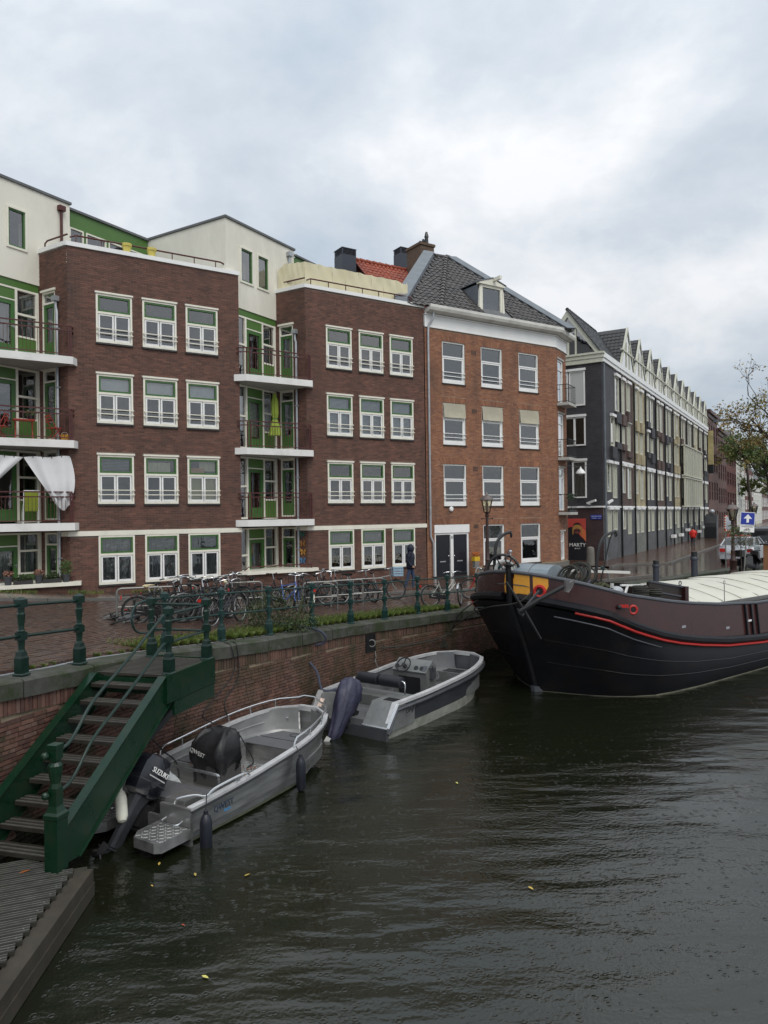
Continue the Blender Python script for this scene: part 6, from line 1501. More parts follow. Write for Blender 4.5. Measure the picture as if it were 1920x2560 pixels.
O('splash_well', M().box(.0, 1.0, -.42, .42, .18, .36), m_in2, b2_)
ot2 = outboard('outboard motor wrapped in a violet grey canvas cover on the second boat', tuple(b2w(-.15, .05, .42)), R(90 - HD2), R(30), cover=mat('violet_canvas', (.036, .036, .066), .5, var=.3, scale=6, bump=.6, bscale=18), prop_white=True)
# roll seat
m = M()
for y0, y1 in ((-.62, -.02), (.02, .62)): m.tube([(1.22, y0, .93), (1.22, y0 + .02, .93), (1.22, y1 - .02, .93), (1.22, y1, .93)], [.10, .135, .135, .10], 12)
O('roll_backrest', m, mat('black_vinyl', (.014, .015, .02), .45, var=.15), b2_, smooth=True)
O('seat_frame', M().tube(bez([(1.2, -.7, .68), (1.2, -.7, .92), (1.2, -.6, .97)], 4), .02, 6).tube(bez([(1.2, .7, .68), (1.2, .7, .92), (1.2, .6, .97)], 4), .02, 6), m_steel, b2_, smooth=True)
O('bench', M().box(1.05, 1.62, -1.02, 1.02, .22, .58), m_dk2, b2_)
# console with wheel and gauges
m = M(); m.prismy([(2.42, .22), (2.82, .22), (2.86, 1.02), (2.70, 1.16), (2.55, 1.06), (2.36, .92), (2.40, .86)], -.52, .46); con = O('console', m, m_dk2, b2_)
O('console_recess', M().box(2.395, 2.41, -.34, .28, .36, .78), m_black, con)
tl = Matrix.Translation((2.45, .12, 1.0)) @ Matrix.Rotation(R(-52), 4, 'Y')
m = M(tl @ Matrix.Translation((0, 0, .10))); m.torus(.19, .018, 22, 6, (0, 0, 0), 'z'); wl = O('steering_wheel', m, m_black, con, smooth=True)
m = M(tl @ Matrix.Translation((0, 0, .09)))
for a in (0, 2.1, 4.2): m.bar((0, 0, 0), (.18 * math.cos(a), .18 * math.sin(a), 0), .03, .015)
m.lathe([(.05, -.1), (.05, .02)], 8); O('wheel_spoke', m, m_black, wl)
for y in (.36, -.2, -.36):
    m = M(tl @ Matrix.Translation((0, y - .12, .005))); m.lathe([(.055, -.02), (.055, .012), (.045, .014)], 12); O('gauge', m, m_black, con)
O('switch_panel', M(tl @ Matrix.Translation((0, -.56, .0))).box(-.08, .08, -.05, .05, 0, .015), m_alud, con)
O('throttle', M().box(2.55, 2.72, -.60, -.52, .75, 1.02).tube([(2.6, -.62, .95), (2.5, -.62, 1.1)], .02, 6), m_alud, con)
# bow benches and locker
bb = [(x, hb) for x, hb, *_ in S if x > 3.2]
for s in (1, -1):
    m = M(); pts = [(x, s * max(.06, hb - .08)) for x, hb in bb] + [(x, s * max(.04, hb - .48)) for x, hb in bb[::-1] if x < 4.6]; m.prism(pts if s < 0 else pts[::-1], .22, .50); sb = O('bow_bench', m, m_dk2, b2_)
    O('pad', M().prism([(3.4, s * .62), (4.1, s * .55), (4.1, s * .75), (3.4, s * .88)][::(1 if s > 0 else -1)], .501, .512), m_black, sb)
m = M(); m.prism([(4.4, -.5), (4.95, -.28), (4.95, .28), (4.4, .5)], .22, .505); bd = O('bow_deck', m, m_dk2, b2_)
for x in (4.46, 4.66): O('pad', M().box(x, x + .14, -.26, .26, .506, .516), m_black, bd)
m = M(Matrix.Translation((4.3, .38, .40)) @ Matrix.Rotation(R(90), 4, 'Y')); m.lathe([(.11, 0), (.13, -.02), (.09, -.03), (.03, -.02)], 14); O('loudspeaker', m, m_alu, b2_)
q = Matrix.Translation((.75, -1.20, .50)) @ Matrix.Rotation(R(90), 4, 'X') @ Matrix.Rotation(R(4), 4, 'Z'); text('lettering', 'DAJNY', .16, m_black, b2_, q)
cl = thing('blue_cloth', 'small crumpled blue cloth on the floor of the dark grey boat', 'cloth', tuple(b2w(3.35, -.05, .23))); m = M(); m.loft([[(.12 * r_ * (1 + .3 * math.sin(3 * a + k)) * math.cos(a), .09 * r_ * math.sin(a), z) for a in [2 * math.pi * i / 10 for i in range(10)]] for k, (r_, z) in enumerate(((1, 0), (.9, .03), (.3, .06)))]); O('fold', m, mat('cloth_blue', (.03, .10, .25), .8), cl)
m_rope2 = mat('navy_white_rope', (.05, .055, .085), .8, var=.6, scale=30)
p0 = onG(672, 1565); i = qnear(p0)
rope('thick navy rope led from a railing post down to the dark grey boat stern', [p0 + Vector((-.1, -.05, .14)), p0 + Vector((.08, -.1, .12)), QS[i] - qn(i) * .11 + Vector((0, 0, qz(QS[i]) + .02)), QS[i] + qdir(i) * .08 - qn(i) * .19 + Vector((0, 0, qz(QS[i]) - .28)), p0.lerp(b2w(.35, 1.05, .74), .35) - qn(i) * .42 + Vector((0, 0, .0)), p0.lerp(b2w(.35, 1.05, .74), .7) - qn(i) * .34, b2w(.35, 1.02, .74), b2w(.6, .75, .73)], .03, m_rope2)
nic = atZ(935, 1612, 1.3)
rope('galvanised mooring line from the wall niche to the dark grey boat', [nic, nic + Vector((.05, -.12, -.3)), b2w(2.6, 1.15, 1.0), b2w(2.7, 1.1, .78)], .012, m_galv)
m_dkrope = mat('dark_hawser', (.035, .035, .028), .9, var=.4, scale=20)
# ================================================================== old sailing barge
BO = Vector((4.0, 19.25, 0)); BANG = math.atan2(.60, .80)
bg_ = thing('canal_barge', 'large black and maroon cargo barge with yellow bow panels and pale canvas hold cover', 'barge', tuple(BO), BANG)
# local axes: x aft, y to port (towards the quay), z up.  starboard (seen from here) is -y
def bw(x, y, z): return BO + Vector((x * .8 - y * .6, x * .6 + y * .8, z))
WLB = [(-.02, .03), (.24, .42), (.64, 1.18), (1.21, 1.9), (2.09, 2.38), (3.6, 2.5), (20, 2.5)]
RBZ = [(-.95, 2.45), (0, 2.12), (.5, 1.87), (1.66, 1.52), (2.95, 1.24), (4.85, .98), (7.7, .78), (20, .80)]
RLZ = [(-.95, 3.20), (0, 2.84), (.5, 2.68), (2.1, 2.42), (2.97, 2.28), (4.9, 2.08), (7.7, 1.90), (20, 1.95)]
RBB = [(-.95, .05), (-.87, .7), (-.62, 1.45), (-.25, 2.05), (.12, 2.40), (.6, 2.52), (1.5, 2.56), (3, 2.56), (20, 2.56)]
def hbz(u, zf):
    """half breadth along the run u (0 stem .. 1 aft) at height fraction zf (0 water .. 1 rubbing strake)"""
XS = [0, .02, .05, .09, .14, .2, .27, .35, .44, .55, .7, .9, 1.0]
def stem_x(z): return -.02 - .95 * min(1, z / 2.45) ** 1.25 if z > 0 else 0
def sect(k):
    xa = [-.95, -.85, -.62, -.35, 0, .4, .9, 1.5, 2.2, 3.2, 5, 10, 21][k]        # station at the rubbing strake
    xw = [-.0, .10, .26, .46, .72, 1.05, 1.45, 1.95, 2.6, 3.5, 5.2, 10, 21][k]    # station at the waterline
    zr = lerp(RBZ, xa); br = lerp(RBB, xa); b_ = lerp(WLB, xw); pts = [(xw + .2, b_ * .8, -.7), (xw, b_, 0)]
    for f in (.2, .4, .6, .8, 1.0):
        z = zr * f; x = xw + (xa - xw) * f ** 1.25; y = b_ + (br - b_) * (f ** .8) + .10 * math.sin(math.pi * f)
        if k == 0: y = .05
        pts.append((x, y, z))
    return pts, xa, zr, br
m_bh = mat('barge_tar_black', (.009, .0095, .012), .45, var=.3, scale=2, spec=.22, dirt=(.022, .016, .013), dscale=1.3, damt=.5, bump=.15, bscale=8)
m_bm = mat('barge_maroon', (.042, .0125, .012), .28, var=.2, scale=2.5, dirt=(.026, .01, .01), dscale=1.6, damt=.6, coat=.08, spec=.4)
m_br = mat('barge_red', (.42, .018, .014), .35, var=.1); m_byl = mat('barge_yellow', (.70, .32, .03), .4, var=.08, scale=3, dirt=(.42, .17, .02), dscale=3, damt=.5)
m_bgl = mat('barge_rail_grey', (.07, .075, .085), .4, var=.2)
SE = [sect(k) for k in range(13)]
m = M()
for s in (1, -1):
    rows = [[(x, s * y, z) for x, y, z in q[0]] for q in SE]
    m.loft(rows if s < 0 else [r[::-1] for r in rows], close=False)
O('hull', m, m_bh, bg_, smooth=True)
wl = M()
for s in (1, -1): wl.loft([[(x, s * (y + .012), -.05), (x, s * (y + .014), .10)] for x, y, z in [q[0][1] for q in SE]], close=False)
O('waterline_scum', wl, mat('waterline_scum', (.13, .125, .09), .8, var=.4, scale=4, dirt=(.02, .02, .02), dscale=2, damt=.7), bg_)
# plate seams
for f, z0 in ((.62, 0), (.36, 0)):
    m = M()
    for s in (1, -1):
        pts = []
        for q in SE[1:]:
            P = q[0]; t_ = 1 + f * 5; i = min(int(t_), 5); g = t_ - i; a, b = P[i], P[i + 1]; pts.append((a[0] + (b[0] - a[0]) * g, s * (a[1] + (b[1] - a[1]) * g + .006), a[2] + (b[2] - a[2]) * g))
        m.tube(pts, .009, 4)
    O('plate_seam', m, m_black, bg_)
m = M(); st_ = [(stem_x(z), 0, z) for z in (-.5, 0, .5, 1, 1.5, 2, 2.45)] + [(-1.0, 0, 3.38)]; m.tube(st_, [.09, .09, .085, .08, .08, .08, .085, .075], 6); m.lathe([(.10, 3.36), (.12, 3.42), (.05, 3.46)], 8, -1.0, 0); O('stem_post', m, m_bh, bg_, smooth=True)
O('stem_ring', M().torus(.10, .02, 14, 5, (-1.0, 0, 3.56), 'y'), m_black, bg_)
O('stem_foot', M().hexa([(-.12, -.07, -.1), (.9, -.5, -.1), (.9, -.42, -.1), (-.12, .07, -.1), (-.14, -.06, .16), (.5, -.42, .02), (.5, -.36, .02), (-.14, .06, .16)]), m_bgl, bg_)
# rubbing strake, red band, grey band
def band(nm, off, z0, r, m_, a, b, sides=(1, -1), sq=1.0):
    for s in sides:
        pts = []
        X = [-.93, -.85, -.7, -.5, -.25, 0, .3, .7, 1.2, 1.8, 2.6, 3.6, 5, 7, 10, 14, 21]
        for x in X:
            if a <= x <= b: pts.append((x, s * (lerp(RBB, x) + off), lerp(RBZ, x) + z0))
        O(nm, M().tube(pts, r, 8), m_, bg_, smooth=True)
band('rubbing_strake', .03, .14, .11, m_bh, -1, 21)
band('red_band', .075, .0, .035, m_br, -.60, 21, (-1,)); band('red_band', .075, .0, .035, m_br, -.40, 21, (1,))
band('grey_band', .02, -.19, .018, m_bgl, -.7, 2.0)
# bulwark
def bul(x, s, f, o_=0): zb, zt = lerp(RBZ, x) + .2, lerp(RLZ, x); tum = (.05 if x < 1 else .10); return (x + .04 * f, s * (max(.04, lerp(RBB, x) - .03 - tum * f) + o_), zb + (zt - zb) * f)
XB = [-.945, -.93, -.90, -.87, -.83, -.78, -.72, -.55, -.35, -.1, .2, .6, 1.1, 1.7, 2.5, 3.5, 5, 7, 10, 14, 21]
for s in (1, -1):
    rows = [[bul(x, s, f) for f in (0, .33, .66, 1)] + [bul(x, s, f, -.05) for f in (1, .66, .33, 0)] for x in XB]
    m = M(); m.loft([r if s > 0 else r[::-1] for r in rows]); O('bulwark', m, m_bm, bg_, smooth=True)
    m = M(); m.tube([(lambda q: (q[0], q[1], q[2] + .03))(bul(x, s, 1, -.02)) for x in XB], .05, 8); O('bulwark_rail', m, m_bgl, bg_, smooth=True)
    # yellow bow panel with scalloped edge
    xs, lo = ([-.94, -.91, -.88, -.85, -.82, -.79, -.76, -.73], [.06, .05, .02, .0, .0, .08, .3, .62]) if s < 0 else ([-.945, -.936, -.928, -.92], [.06, .04, .1, .5])
    m = M(); rows = [[bul(x, s, a_ + (1 - .03 - a_) * g, .012) for g in (0, .5, 1)] for x, a_ in zip(xs, lo)]
    m.loft([r if s < 0 else r[::-1] for r in rows], close=False); O('bow_panel', m, m_byl, bg_, smooth=True)
    if s > 0: continue
    c = Vector(bul(-.81, s, .32, .03)); tl = Matrix.Translation(c) @ Matrix.Rotation(R(-68), 4, 'Z'); m = M(tl); m.torus(.13, .045, 18, 8, (0, 0, 0), 'y'); O('hawse_ring', m, m_br, bg_, smooth=True)
    m = M(tl); m.T = tl @ Matrix.Rotation(R(90), 4, 'X'); m.lathe([(.11, -.01), (.11, .012)], 14); O('hawse_hole', m, m_black, bg_)
    c = Vector(bul(-.75, s, .0, .06))
for x, f in ((.72, .52),):
    c = Vector(bul(x, -1, f, .02)); tl = Matrix.Translation(c) @ Matrix.Rotation(R(-35), 4, 'Z'); O('hawse_ring', M(tl).torus(.095, .035, 16, 8, (0, 0, 0), 'y'), m_br, bg_, smooth=True); m = M(tl @ Matrix.Rotation(R(90), 4, 'X')); m.lathe([(.075, -.01), (.075, .015)], 12); O('hawse_hole', m, m_black, bg_)
    c = Vector(bul(.30, -1, .5, .03)); O('red_stopper', M(Matrix.Translation(c) @ Matrix.Rotation(R(-38), 4, 'Z')).box(-.02, .2, -.03, .02, -.035, .035), m_br, bg_); O('stopper_knob', M(Matrix.Translation(c)).ball((-.06, -.02, -.02), .06, 8, 6), m_black, bg_)
for x in (2.95, 5.2): c = Vector(bul(x, -1, .3, .005)); O('scupper', M().box(c.x - .09, c.x + .09, c.y - .01, c.y + .02, c.z - .03, c.z + .03), m_zinc, bg_)
for x in (6.25, 6.6, 6.95): a, b = bul(x, -1, .02, .03), bul(x, -1, 1.0, .03); O('rub_rail', M().bar(a, b, .05), m_bh, bg_)
c = Vector(bul(6.4, -1, .45, .01)); O('draught_plate', M().box(c.x - .02, c.x + .16, c.y - .02, c.y + .01, c.z, c.z + .05), m_white, bg_)
m = M(); n = 14
for s in (1, -1): m.loft([[(x, 0, lerp(RBZ, x) + .55), (x, s * (lerp(RBB, x) - .1), lerp(RBZ, x) + .45)] for x in XB[1:]], close=False)
O('deck', m, mat('barge_deck', (.05, .05, .052), .55, var=.3, dirt=(.09, .085, .07), damt=.5), bg_)
# hold: coaming, front bulkhead, canvas cover
hx0, hw = 4.1, 2.12
m = M(); m.box(hx0, 21, -hw, -hw + .08, 1.3, 2.06); m.box(hx0, 21, hw - .08, hw, 1.3, 2.06); O('hold_coaming', m, m_bm, bg_)
m = M(); m.prismy([(2.5, 2.2), (hx0 + .1, 1.75), (hx0 + .1, 2.56), (hx0, 2.60), (2.5, 2.86)], -1.80, -1.72); sc_ = O('side_screen', m, mat('barge_dark_wood', (.022, .013, .011), .4, var=.25), bg_)
m = M(); m.bar((2.5, -1.81, 2.88), (hx0 + .1, -1.81, 2.60), .05); m.bar((2.55, -1.815, 2.62), (hx0 - .1, -1.815, 2.36), .04); O('screen_rail', m, m_bgl, sc_)
O('front_bulkhead', M().box(hx0 + .02, hx0 + .12, -1.80, 1.75, 1.4, 2.58), MATS['barge_dark_wood'], bg_)
O('bulkhead_post', M().box(hx0 + .0, hx0 + .17, -1.9, -1.75, 1.5, 2.62), m_bm, bg_); O('lifting_eye', M().torus(.06, .014, 12, 5, (hx0 - .1, -1.8, 2.72), 'y'), m_black, bg_)
m = M(); rows = []; NX = 60
for i in range(NX + 1):
    x = hx0 + .18 + 17 * i / NX; sgy = .025 * math.sin(i * 1.7) + .018 * math.sin(i * .6)
    rows.append([(x, -hw - .03 + (2 * hw + .06) * k / 16, 2.10 + .27 * math.sin(math.pi * k / 16) ** .8 + (sgy if 0 < k < 16 else 0)) for k in range(17)])
m.loft(rows, close=False); cvr = O('hold_cover', m, mat('white_canvas_cover', (.60, .59, .50), .6, var=.06, scale=2, dirt=(.5, .49, .36), dscale=.9, damt=.4), bg_, smooth='all')
for i in range(16):
    x = hx0 + .5 + i * 1.05; pts = [(x + .95 * k / 8, -hw - .04 + (2 * hw + .08) * k / 16 * 1.0, 2.10 + .27 * math.sin(math.pi * k / 16) ** .8 + .012) for k in range(17)]; O('cover_lashing', M().tube(pts, .007, 4), m_oldwood, cvr)
m = M(); m.box(hx0 + .1, 21, -hw - .07, -hw - .0, 1.98, 2.10); O('cover_batten', m, m_galv, bg_)
O('vent_pin', M().tube([(5.6, -hw - .1, 2.0), (5.6, -hw - .1, 2.62)], .012, 5).torus(.05, .01, 10, 4, (5.6, -hw - .1, 2.67), 'y'), m_galv, bg_)
for y, z in ((1.75, 2.82), (1.55, 2.66)): O('hatch_beam', M().bar((.9, y, z + .3), (6.8 if z > 2.7 else 5.0, y, z - .16), .09), m_curt if z > 2.7 else MATS['barge_dark_wood'], bg_)
m = M()
for x in (1.5, 2.1, 2.8, 3.4): m.box(x, x + .05, 1.52, 1.58, 2.1, 2.9)
O('rail_stanchion', m, m_galv, bg_, kind='stuff')
# windlass with drum cover and flywheel
m = M(); m.loft([[(-.05 + .42 * math.cos(a) , y, 2.98 + .42 * math.sin(a)) for a in [math.pi * k / 12 for k in range(13)]] for y in (-.45, .75)], close=False)
for y in (-.45, .75):
    b = m._a([(-.05 + .42 * math.cos(math.pi * k / 12), y, 2.98 + .42 * math.sin(math.pi * k / 12)) for k in range(13)]); m._f(tuple(range(b, b + 13)))
wd = thing('windlass', 'anchor windlass under a curved grey blue steel cover on the barge bow', 'winch', tuple(bw(.3, .3, 2.6)), BANG)
def wp(nm, m_b, mm, **k): o = O(nm, m_b, mm, wd, (-.3, -.3, -2.6), **k); return o
T0 = Matrix.Translation((.45, .05, -.04))
m.v = [tuple(T0 @ Vector(v)) for v in m.v]; wp('drum_cover', m, mat('cover_grey_blue', (.28, .33, .36), .3, metal=.3, var=.12, scale=3, dirt=(.2, .23, .25), damt=.4))
wp('cover_seam', M().tube([(.4 + .425 * math.cos(a), .25, 2.94 + .425 * math.sin(a)) for a in [math.pi * k / 12 for k in range(13)]], .012, 4), m_bgl)
wp('bed', M().box(-.1, .95, -.5, .9, 2.5, 2.93), m_bh)
tl = Matrix.Translation((-.12, 1.02, 3.17)) @ Matrix.Rotation(R(-52), 4, 'Z')
wp('flywheel', M(tl).torus(.43, .04, 26, 6, (0, 0, 0), 'y'), m_black, smooth=True)
wp('gear_ring', M(tl).torus(.27, .05, 20, 6, (.05, .06, -.02), 'y').torus(.13, .05, 14, 6, (.05, .12, -.05), 'y'), m_curt, smooth=True)
m = M(tl)
for a in range(4): m.bar((0, 0, 0), (.43 * math.cos(a * 1.571 + .5), 0, .43 * math.sin(a * 1.571 + .5)), .04, .03)
wp('wheel_spoke', m, m_black)
wp('crank_lever', M().tube([(.1, .95, 3.3), (.15, 1.0, 3.62)], .018, 5).ball((.15, 1.0, 3.68), .05, 8, 5), m_zinc)
wp('cleat', M().box(-.32, .1, -.62, -.55, 2.86, 2.93).box(-.28, -.22, -.6, -.54, 2.93, 3.0).box(-.02, .04, -.6, -.54, 2.93, 3.0), m_black)
# anchor hung across the bow
an = thing('anchor', 'black stocked anchor hung across the barge bow', 'anchor', tuple(bw(-.95, -.55, 2.05)))
def rp_(px, py, lat):
    D = ray(px, py); bs = Vector((.6, -.8)); k = (lat + BO[0] * bs[0] + BO[1] * bs[1]) / (D[0] * bs[0] + D[1] * bs[1]); return Vector((0, 0, EYE)) + D * k
AO = bw(-.95, -.55, 2.05)
def ap(nm, pts, r, mm=None, n=6): return O(nm, M().tube([p - AO for p in pts], r, n), mm or m_black, an, smooth=True)
ap('stock', [rp_(1266, 1455, 1.35), rp_(1308, 1522, 1.6), rp_(1352, 1597, 1.75)], [.03, .045, .03])
ap('shank', [rp_(1300, 1528, 1.6), rp_(1350, 1498, 1.95), rp_(1410, 1466, 2.3)], .055)
ap('chain', [rp_(1347, 1478, 1.3), rp_(1332, 1495, 1.5), rp_(1318, 1512, 1.6), rp_(1308, 1525, 1.62)], .03)
q0 = rp_(1412, 1462, 2.35)
m = M(); m.T = Matrix.Translation(q0 - AO) @ Matrix.Rotation(BANG, 4, 'Z'); m.loft([[(.0, -.03, -.16), (.08, -.05, -.18), (.22, -.05, -.06), (.30, -.06, .10), (.14, -.04, .04), (.02, -.03, .10)], [(.0, .03, -.16), (.08, .02, -.18), (.22, .02, -.06), (.30, .0, .10), (.14, .03, .04), (.02, .03, .10)]]); O('fluke', m, mat('worn_iron', (.14, .13, .125), .5, metal=.4, var=.3), an)
ap('crown_shackle', [rp_(1294, 1522, 1.6), rp_(1298, 1534, 1.62), rp_(1306, 1540, 1.62), rp_(1312, 1530, 1.6)], .028)
# davits
def davit(label, px, lat):
    P = [rp_(*q, lat) for q in px]; o = thing('davit', label, 'davit', tuple(P[0]), group='hooked davits on the barge'); O('post', M().tube([q - P[0] for q in bez(P, 5)], .045, 8), m_black, o, smooth=True)
    O('tip_roller', M().torus(.07, .025, 10, 5, tuple(P[-1] - P[0] + Vector((.02, 0, -.08))), 'x'), m_black, o); return o, P
dv1, P1 = davit('curved black davit standing between the coiled ropes and the ladder on the barge', [(1488, 1470), (1492, 1410), (1497, 1370), (1510, 1342), (1538, 1328)], .35)
O('stay', M().tube([rp_(1500, 1462, .3) - P1[0], rp_(1524, 1350, .35) - P1[0], rp_(1532, 1330, .35) - P1[0]], .022, 6), m_black, dv1)
dv2, P2 = davit('curved brown davit in front of the orange house, left of the barge stem', [(1236, 1425), (1237, 1390), (1243, 1355), (1260, 1336), (1276, 1330)], -1.3)
O('stay', M().tube([rp_(1222, 1470, -1.3) - P2[0], rp_(1258, 1408, -1.3) - P2[0], rp_(1276, 1374, -1.3) - P2[0]], .04, 6), m_wine, dv2)
# gear on deck
def coil(label, c, r, n, m_, tilt=0, lay=3, cat='rope coil'):
    o = thing('rope_coil', label, cat, tuple(c), group='coiled ropes on the barge', rz=BANG)
    for k in range(n):
        O('turn', M().torus(r * rnd.uniform(.9, 1.06), .028, 18, 5, (rnd.uniform(-.02, .02), rnd.uniform(-.02, .02), .03 + k * .05), 'z'), m_, o, smooth=True)
    return o
m_dkrope = mat('dark_hawser', (.03, .03, .026), .9, var=.4, scale=20); m_grope = mat('green_black_rope', (.05, .052, .022), .9, var=.6, scale=14)
coil('black rope coil on a bollard, left one of the pair behind the bulwark', rp_(1602, 1494, 1.9) + Vector((0, 0, .0)), .19, 6, m_dkrope); coil('black rope coil on a bollard, right one of the pair behind the bulwark', rp_(1636, 1500, 1.9) + Vector((0, 0, .0)), .19, 6, m_dkrope)
rc = thing('rope_heap', 'heap of greenish black hawser at the foot of the davit', 'rope heap', tuple(rp_(1505, 1470, 1.3)), BANG)
for k in range(9): O('strand', M().tube(bez([(rnd.uniform(-.5, -.2), rnd.uniform(-.2, .2), -.1), (rnd.uniform(-.2, .0), rnd.uniform(-.2, .2), rnd.uniform(.05, .16)), (rnd.uniform(.1, .25), rnd.uniform(-.2, .2), rnd.uniform(.02, .12)), (rnd.uniform(.3, .5), rnd.uniform(-.2, .2), -.12)], 5), .035, 5), m_grope, rc, smooth=True)
rk_ = thing('rope_rack', 'bundle of black ropes and a folded purple tarpaulin hanging behind the windlass', 'ropes', tuple(rp_(1440, 1440, .8)), BANG)
for k in range(9):
    x = -.32 + k * .085; O('loop', M().torus(.30 * rnd.uniform(.85, 1.1), .03, 20, 5, (0, 0, 0), 'x').mesh('loop', m_dkrope) and M(Matrix.Translation((x, rnd.uniform(-.1, .1), rnd.uniform(-.04, .06))) @ Matrix.Rotation(R(35 + rnd.uniform(-12, 12)), 4, 'Y') @ Matrix.Rotation(rnd.uniform(-.3, .3), 4, 'Z')).torus(.30 * rnd.uniform(.85, 1.1), .028, 20, 5, (0, 0, 0), 'x'), m_dkrope, rk_, smooth=True)
m = M(); m.loft([[(.1 + .22 * u, -.15 + .1 * math.sin(u * 9 + k), .28 - .16 * u * 2 - k * .09 + .04 * math.sin(7 * u + k)) for u in [i / 8 for i in range(9)]] for k in range(4)], close=False); O('tarpaulin', m, mat('purple_tarp', (.09, .085, .13), .5, var=.3), rk_, smooth='all')
ld = thing('deck_ladder', 'short white ladder lying across the barge hold', 'ladder', tuple(rp_(1575, 1480, 1.3)), BANG); lo = rp_(1575, 1480, 1.3)
def lp(nm, a, b, w, mm): return O(nm, M().bar(Matrix.Rotation(-BANG, 3, 'Z') @ (a - lo), Matrix.Rotation(-BANG, 3, 'Z') @ (b - lo), w), mm, ld)
lp('stile', rp_(1552, 1463, 1.3), rp_(1608, 1463, 1.3), .05, m_white)
for x in (1567, 1590): lp('rung', rp_(x - 5, 1488, 1.35), rp_(x + 2, 1464, 1.3), .05, m_white)
lp('stile', rp_(1556, 1490, 1.5), rp_(1600, 1492, 1.5), .04, m_galv)
bl_ = thing('grey_buoy', 'pale grey round fender buoy lying beside the rope heap', 'buoy', tuple(rp_(1540, 1478, 1.6)), BANG); O('body', M().ball((0, 0, 0), .17, 14, 9, (1.3, 1, .8)), mat('buoy_grey', (.38, .40, .42), .35, var=.1), bl_, smooth=True); O('eye', M().tube([(-.18, 0, .1), (-.16, 0, .22)], .05, 6), m_curt, bl_)
rope('teal rope bundle hanging beside the davit above the barge bow', [rp_(1243, 1412, -1.2), rp_(1250, 1420, -1.2), rp_(1256, 1434, -1.25), rp_(1250, 1448, -1.2), rp_(1246, 1430, -1.2), rp_(1258, 1445, -1.2)], .05, mat('teal_rope', (.02, .10, .10), .85, var=.5, scale=25))
o_ = rp_(1325, 1478, 1.0); w0 = rp_(1186, 1528, -2.3)
e1 = atZ(1140, 1597, 1.1); i = qnear(e1); e1 = QS[i] - qn(i) * .03 + Vector((0, 0, 1.05)); e2 = QS[qnear(atZ(938, 1622, 1.2))] - qn(i) * .06 + Vector((0, 0, 1.2))
rope('dark hawser from the barge bow along the quay wall to the mooring niche', [bw(-.45, 1.45, 2.45), bw(-.7, 2.2, 1.9), e1 + Vector((.1, -.1, .12)), e1.lerp(e2, .5) - qn(i) * .06 + Vector((0, 0, -.02)), e2 + Vector((.1, .1, 0))], .022, m_dkrope)
rope('second hawser from the yellow bow panel down past the port bow to the quay wall', [rp_(1330, 1480, .9), rp_(1290, 1508, .6), bw(-.6, 1.4, 2.1), e1 + Vector((.35, .3, .30)), e1 + Vector((.2, .2, .05))], .018, m_dkrope)
rh_ = thing('rope_tangle', 'tangle of dark rope hanging from a ring on the quay wall beside the barge bow', 'rope tangle', tuple(e1))
for k in range(6): O('strand', M().tube(bez([(0, 0, 0), (.1 * math.sin(k), -.06, -.12 - .03 * k), (.14 * math.cos(k * 2), -.05, -.25), (.05, -.04, -.05)], 5), .014, 5), m_dkrope, rh_)
# deckhouse end at the right edge of the photo and far handrail
q = rp_(1904, 1420, -1.0); o = thing('deck_locker', 'tall brown painted wooden locker rising behind the canvas hold cover', 'locker', tuple(q + Vector((0, 0, -.3))), BANG)
O('body', M().box(.05, 1.6, -1.3, -.05, 0, 1.22), mat('brown_paint', (.22, .10, .045), .6, var=.12), o); O('lid', M().box(.01, 1.64, -1.34, -.01, 1.223, 1.28), m_black, o)
bo_ = thing('wooden_spar', 'dark wooden spar lying along the top of the far hold edge', 'spar', tuple(bw(2.6, 1.9, 2.9)), BANG); O('beam', M().bar((-1.2, 0, .22), (1.9, 0, .04), .09), m_wine, bo_); O('tip', M().bar((1.9, 0, .04), (2.15, 0, -.02), .07), m_curt, bo_)
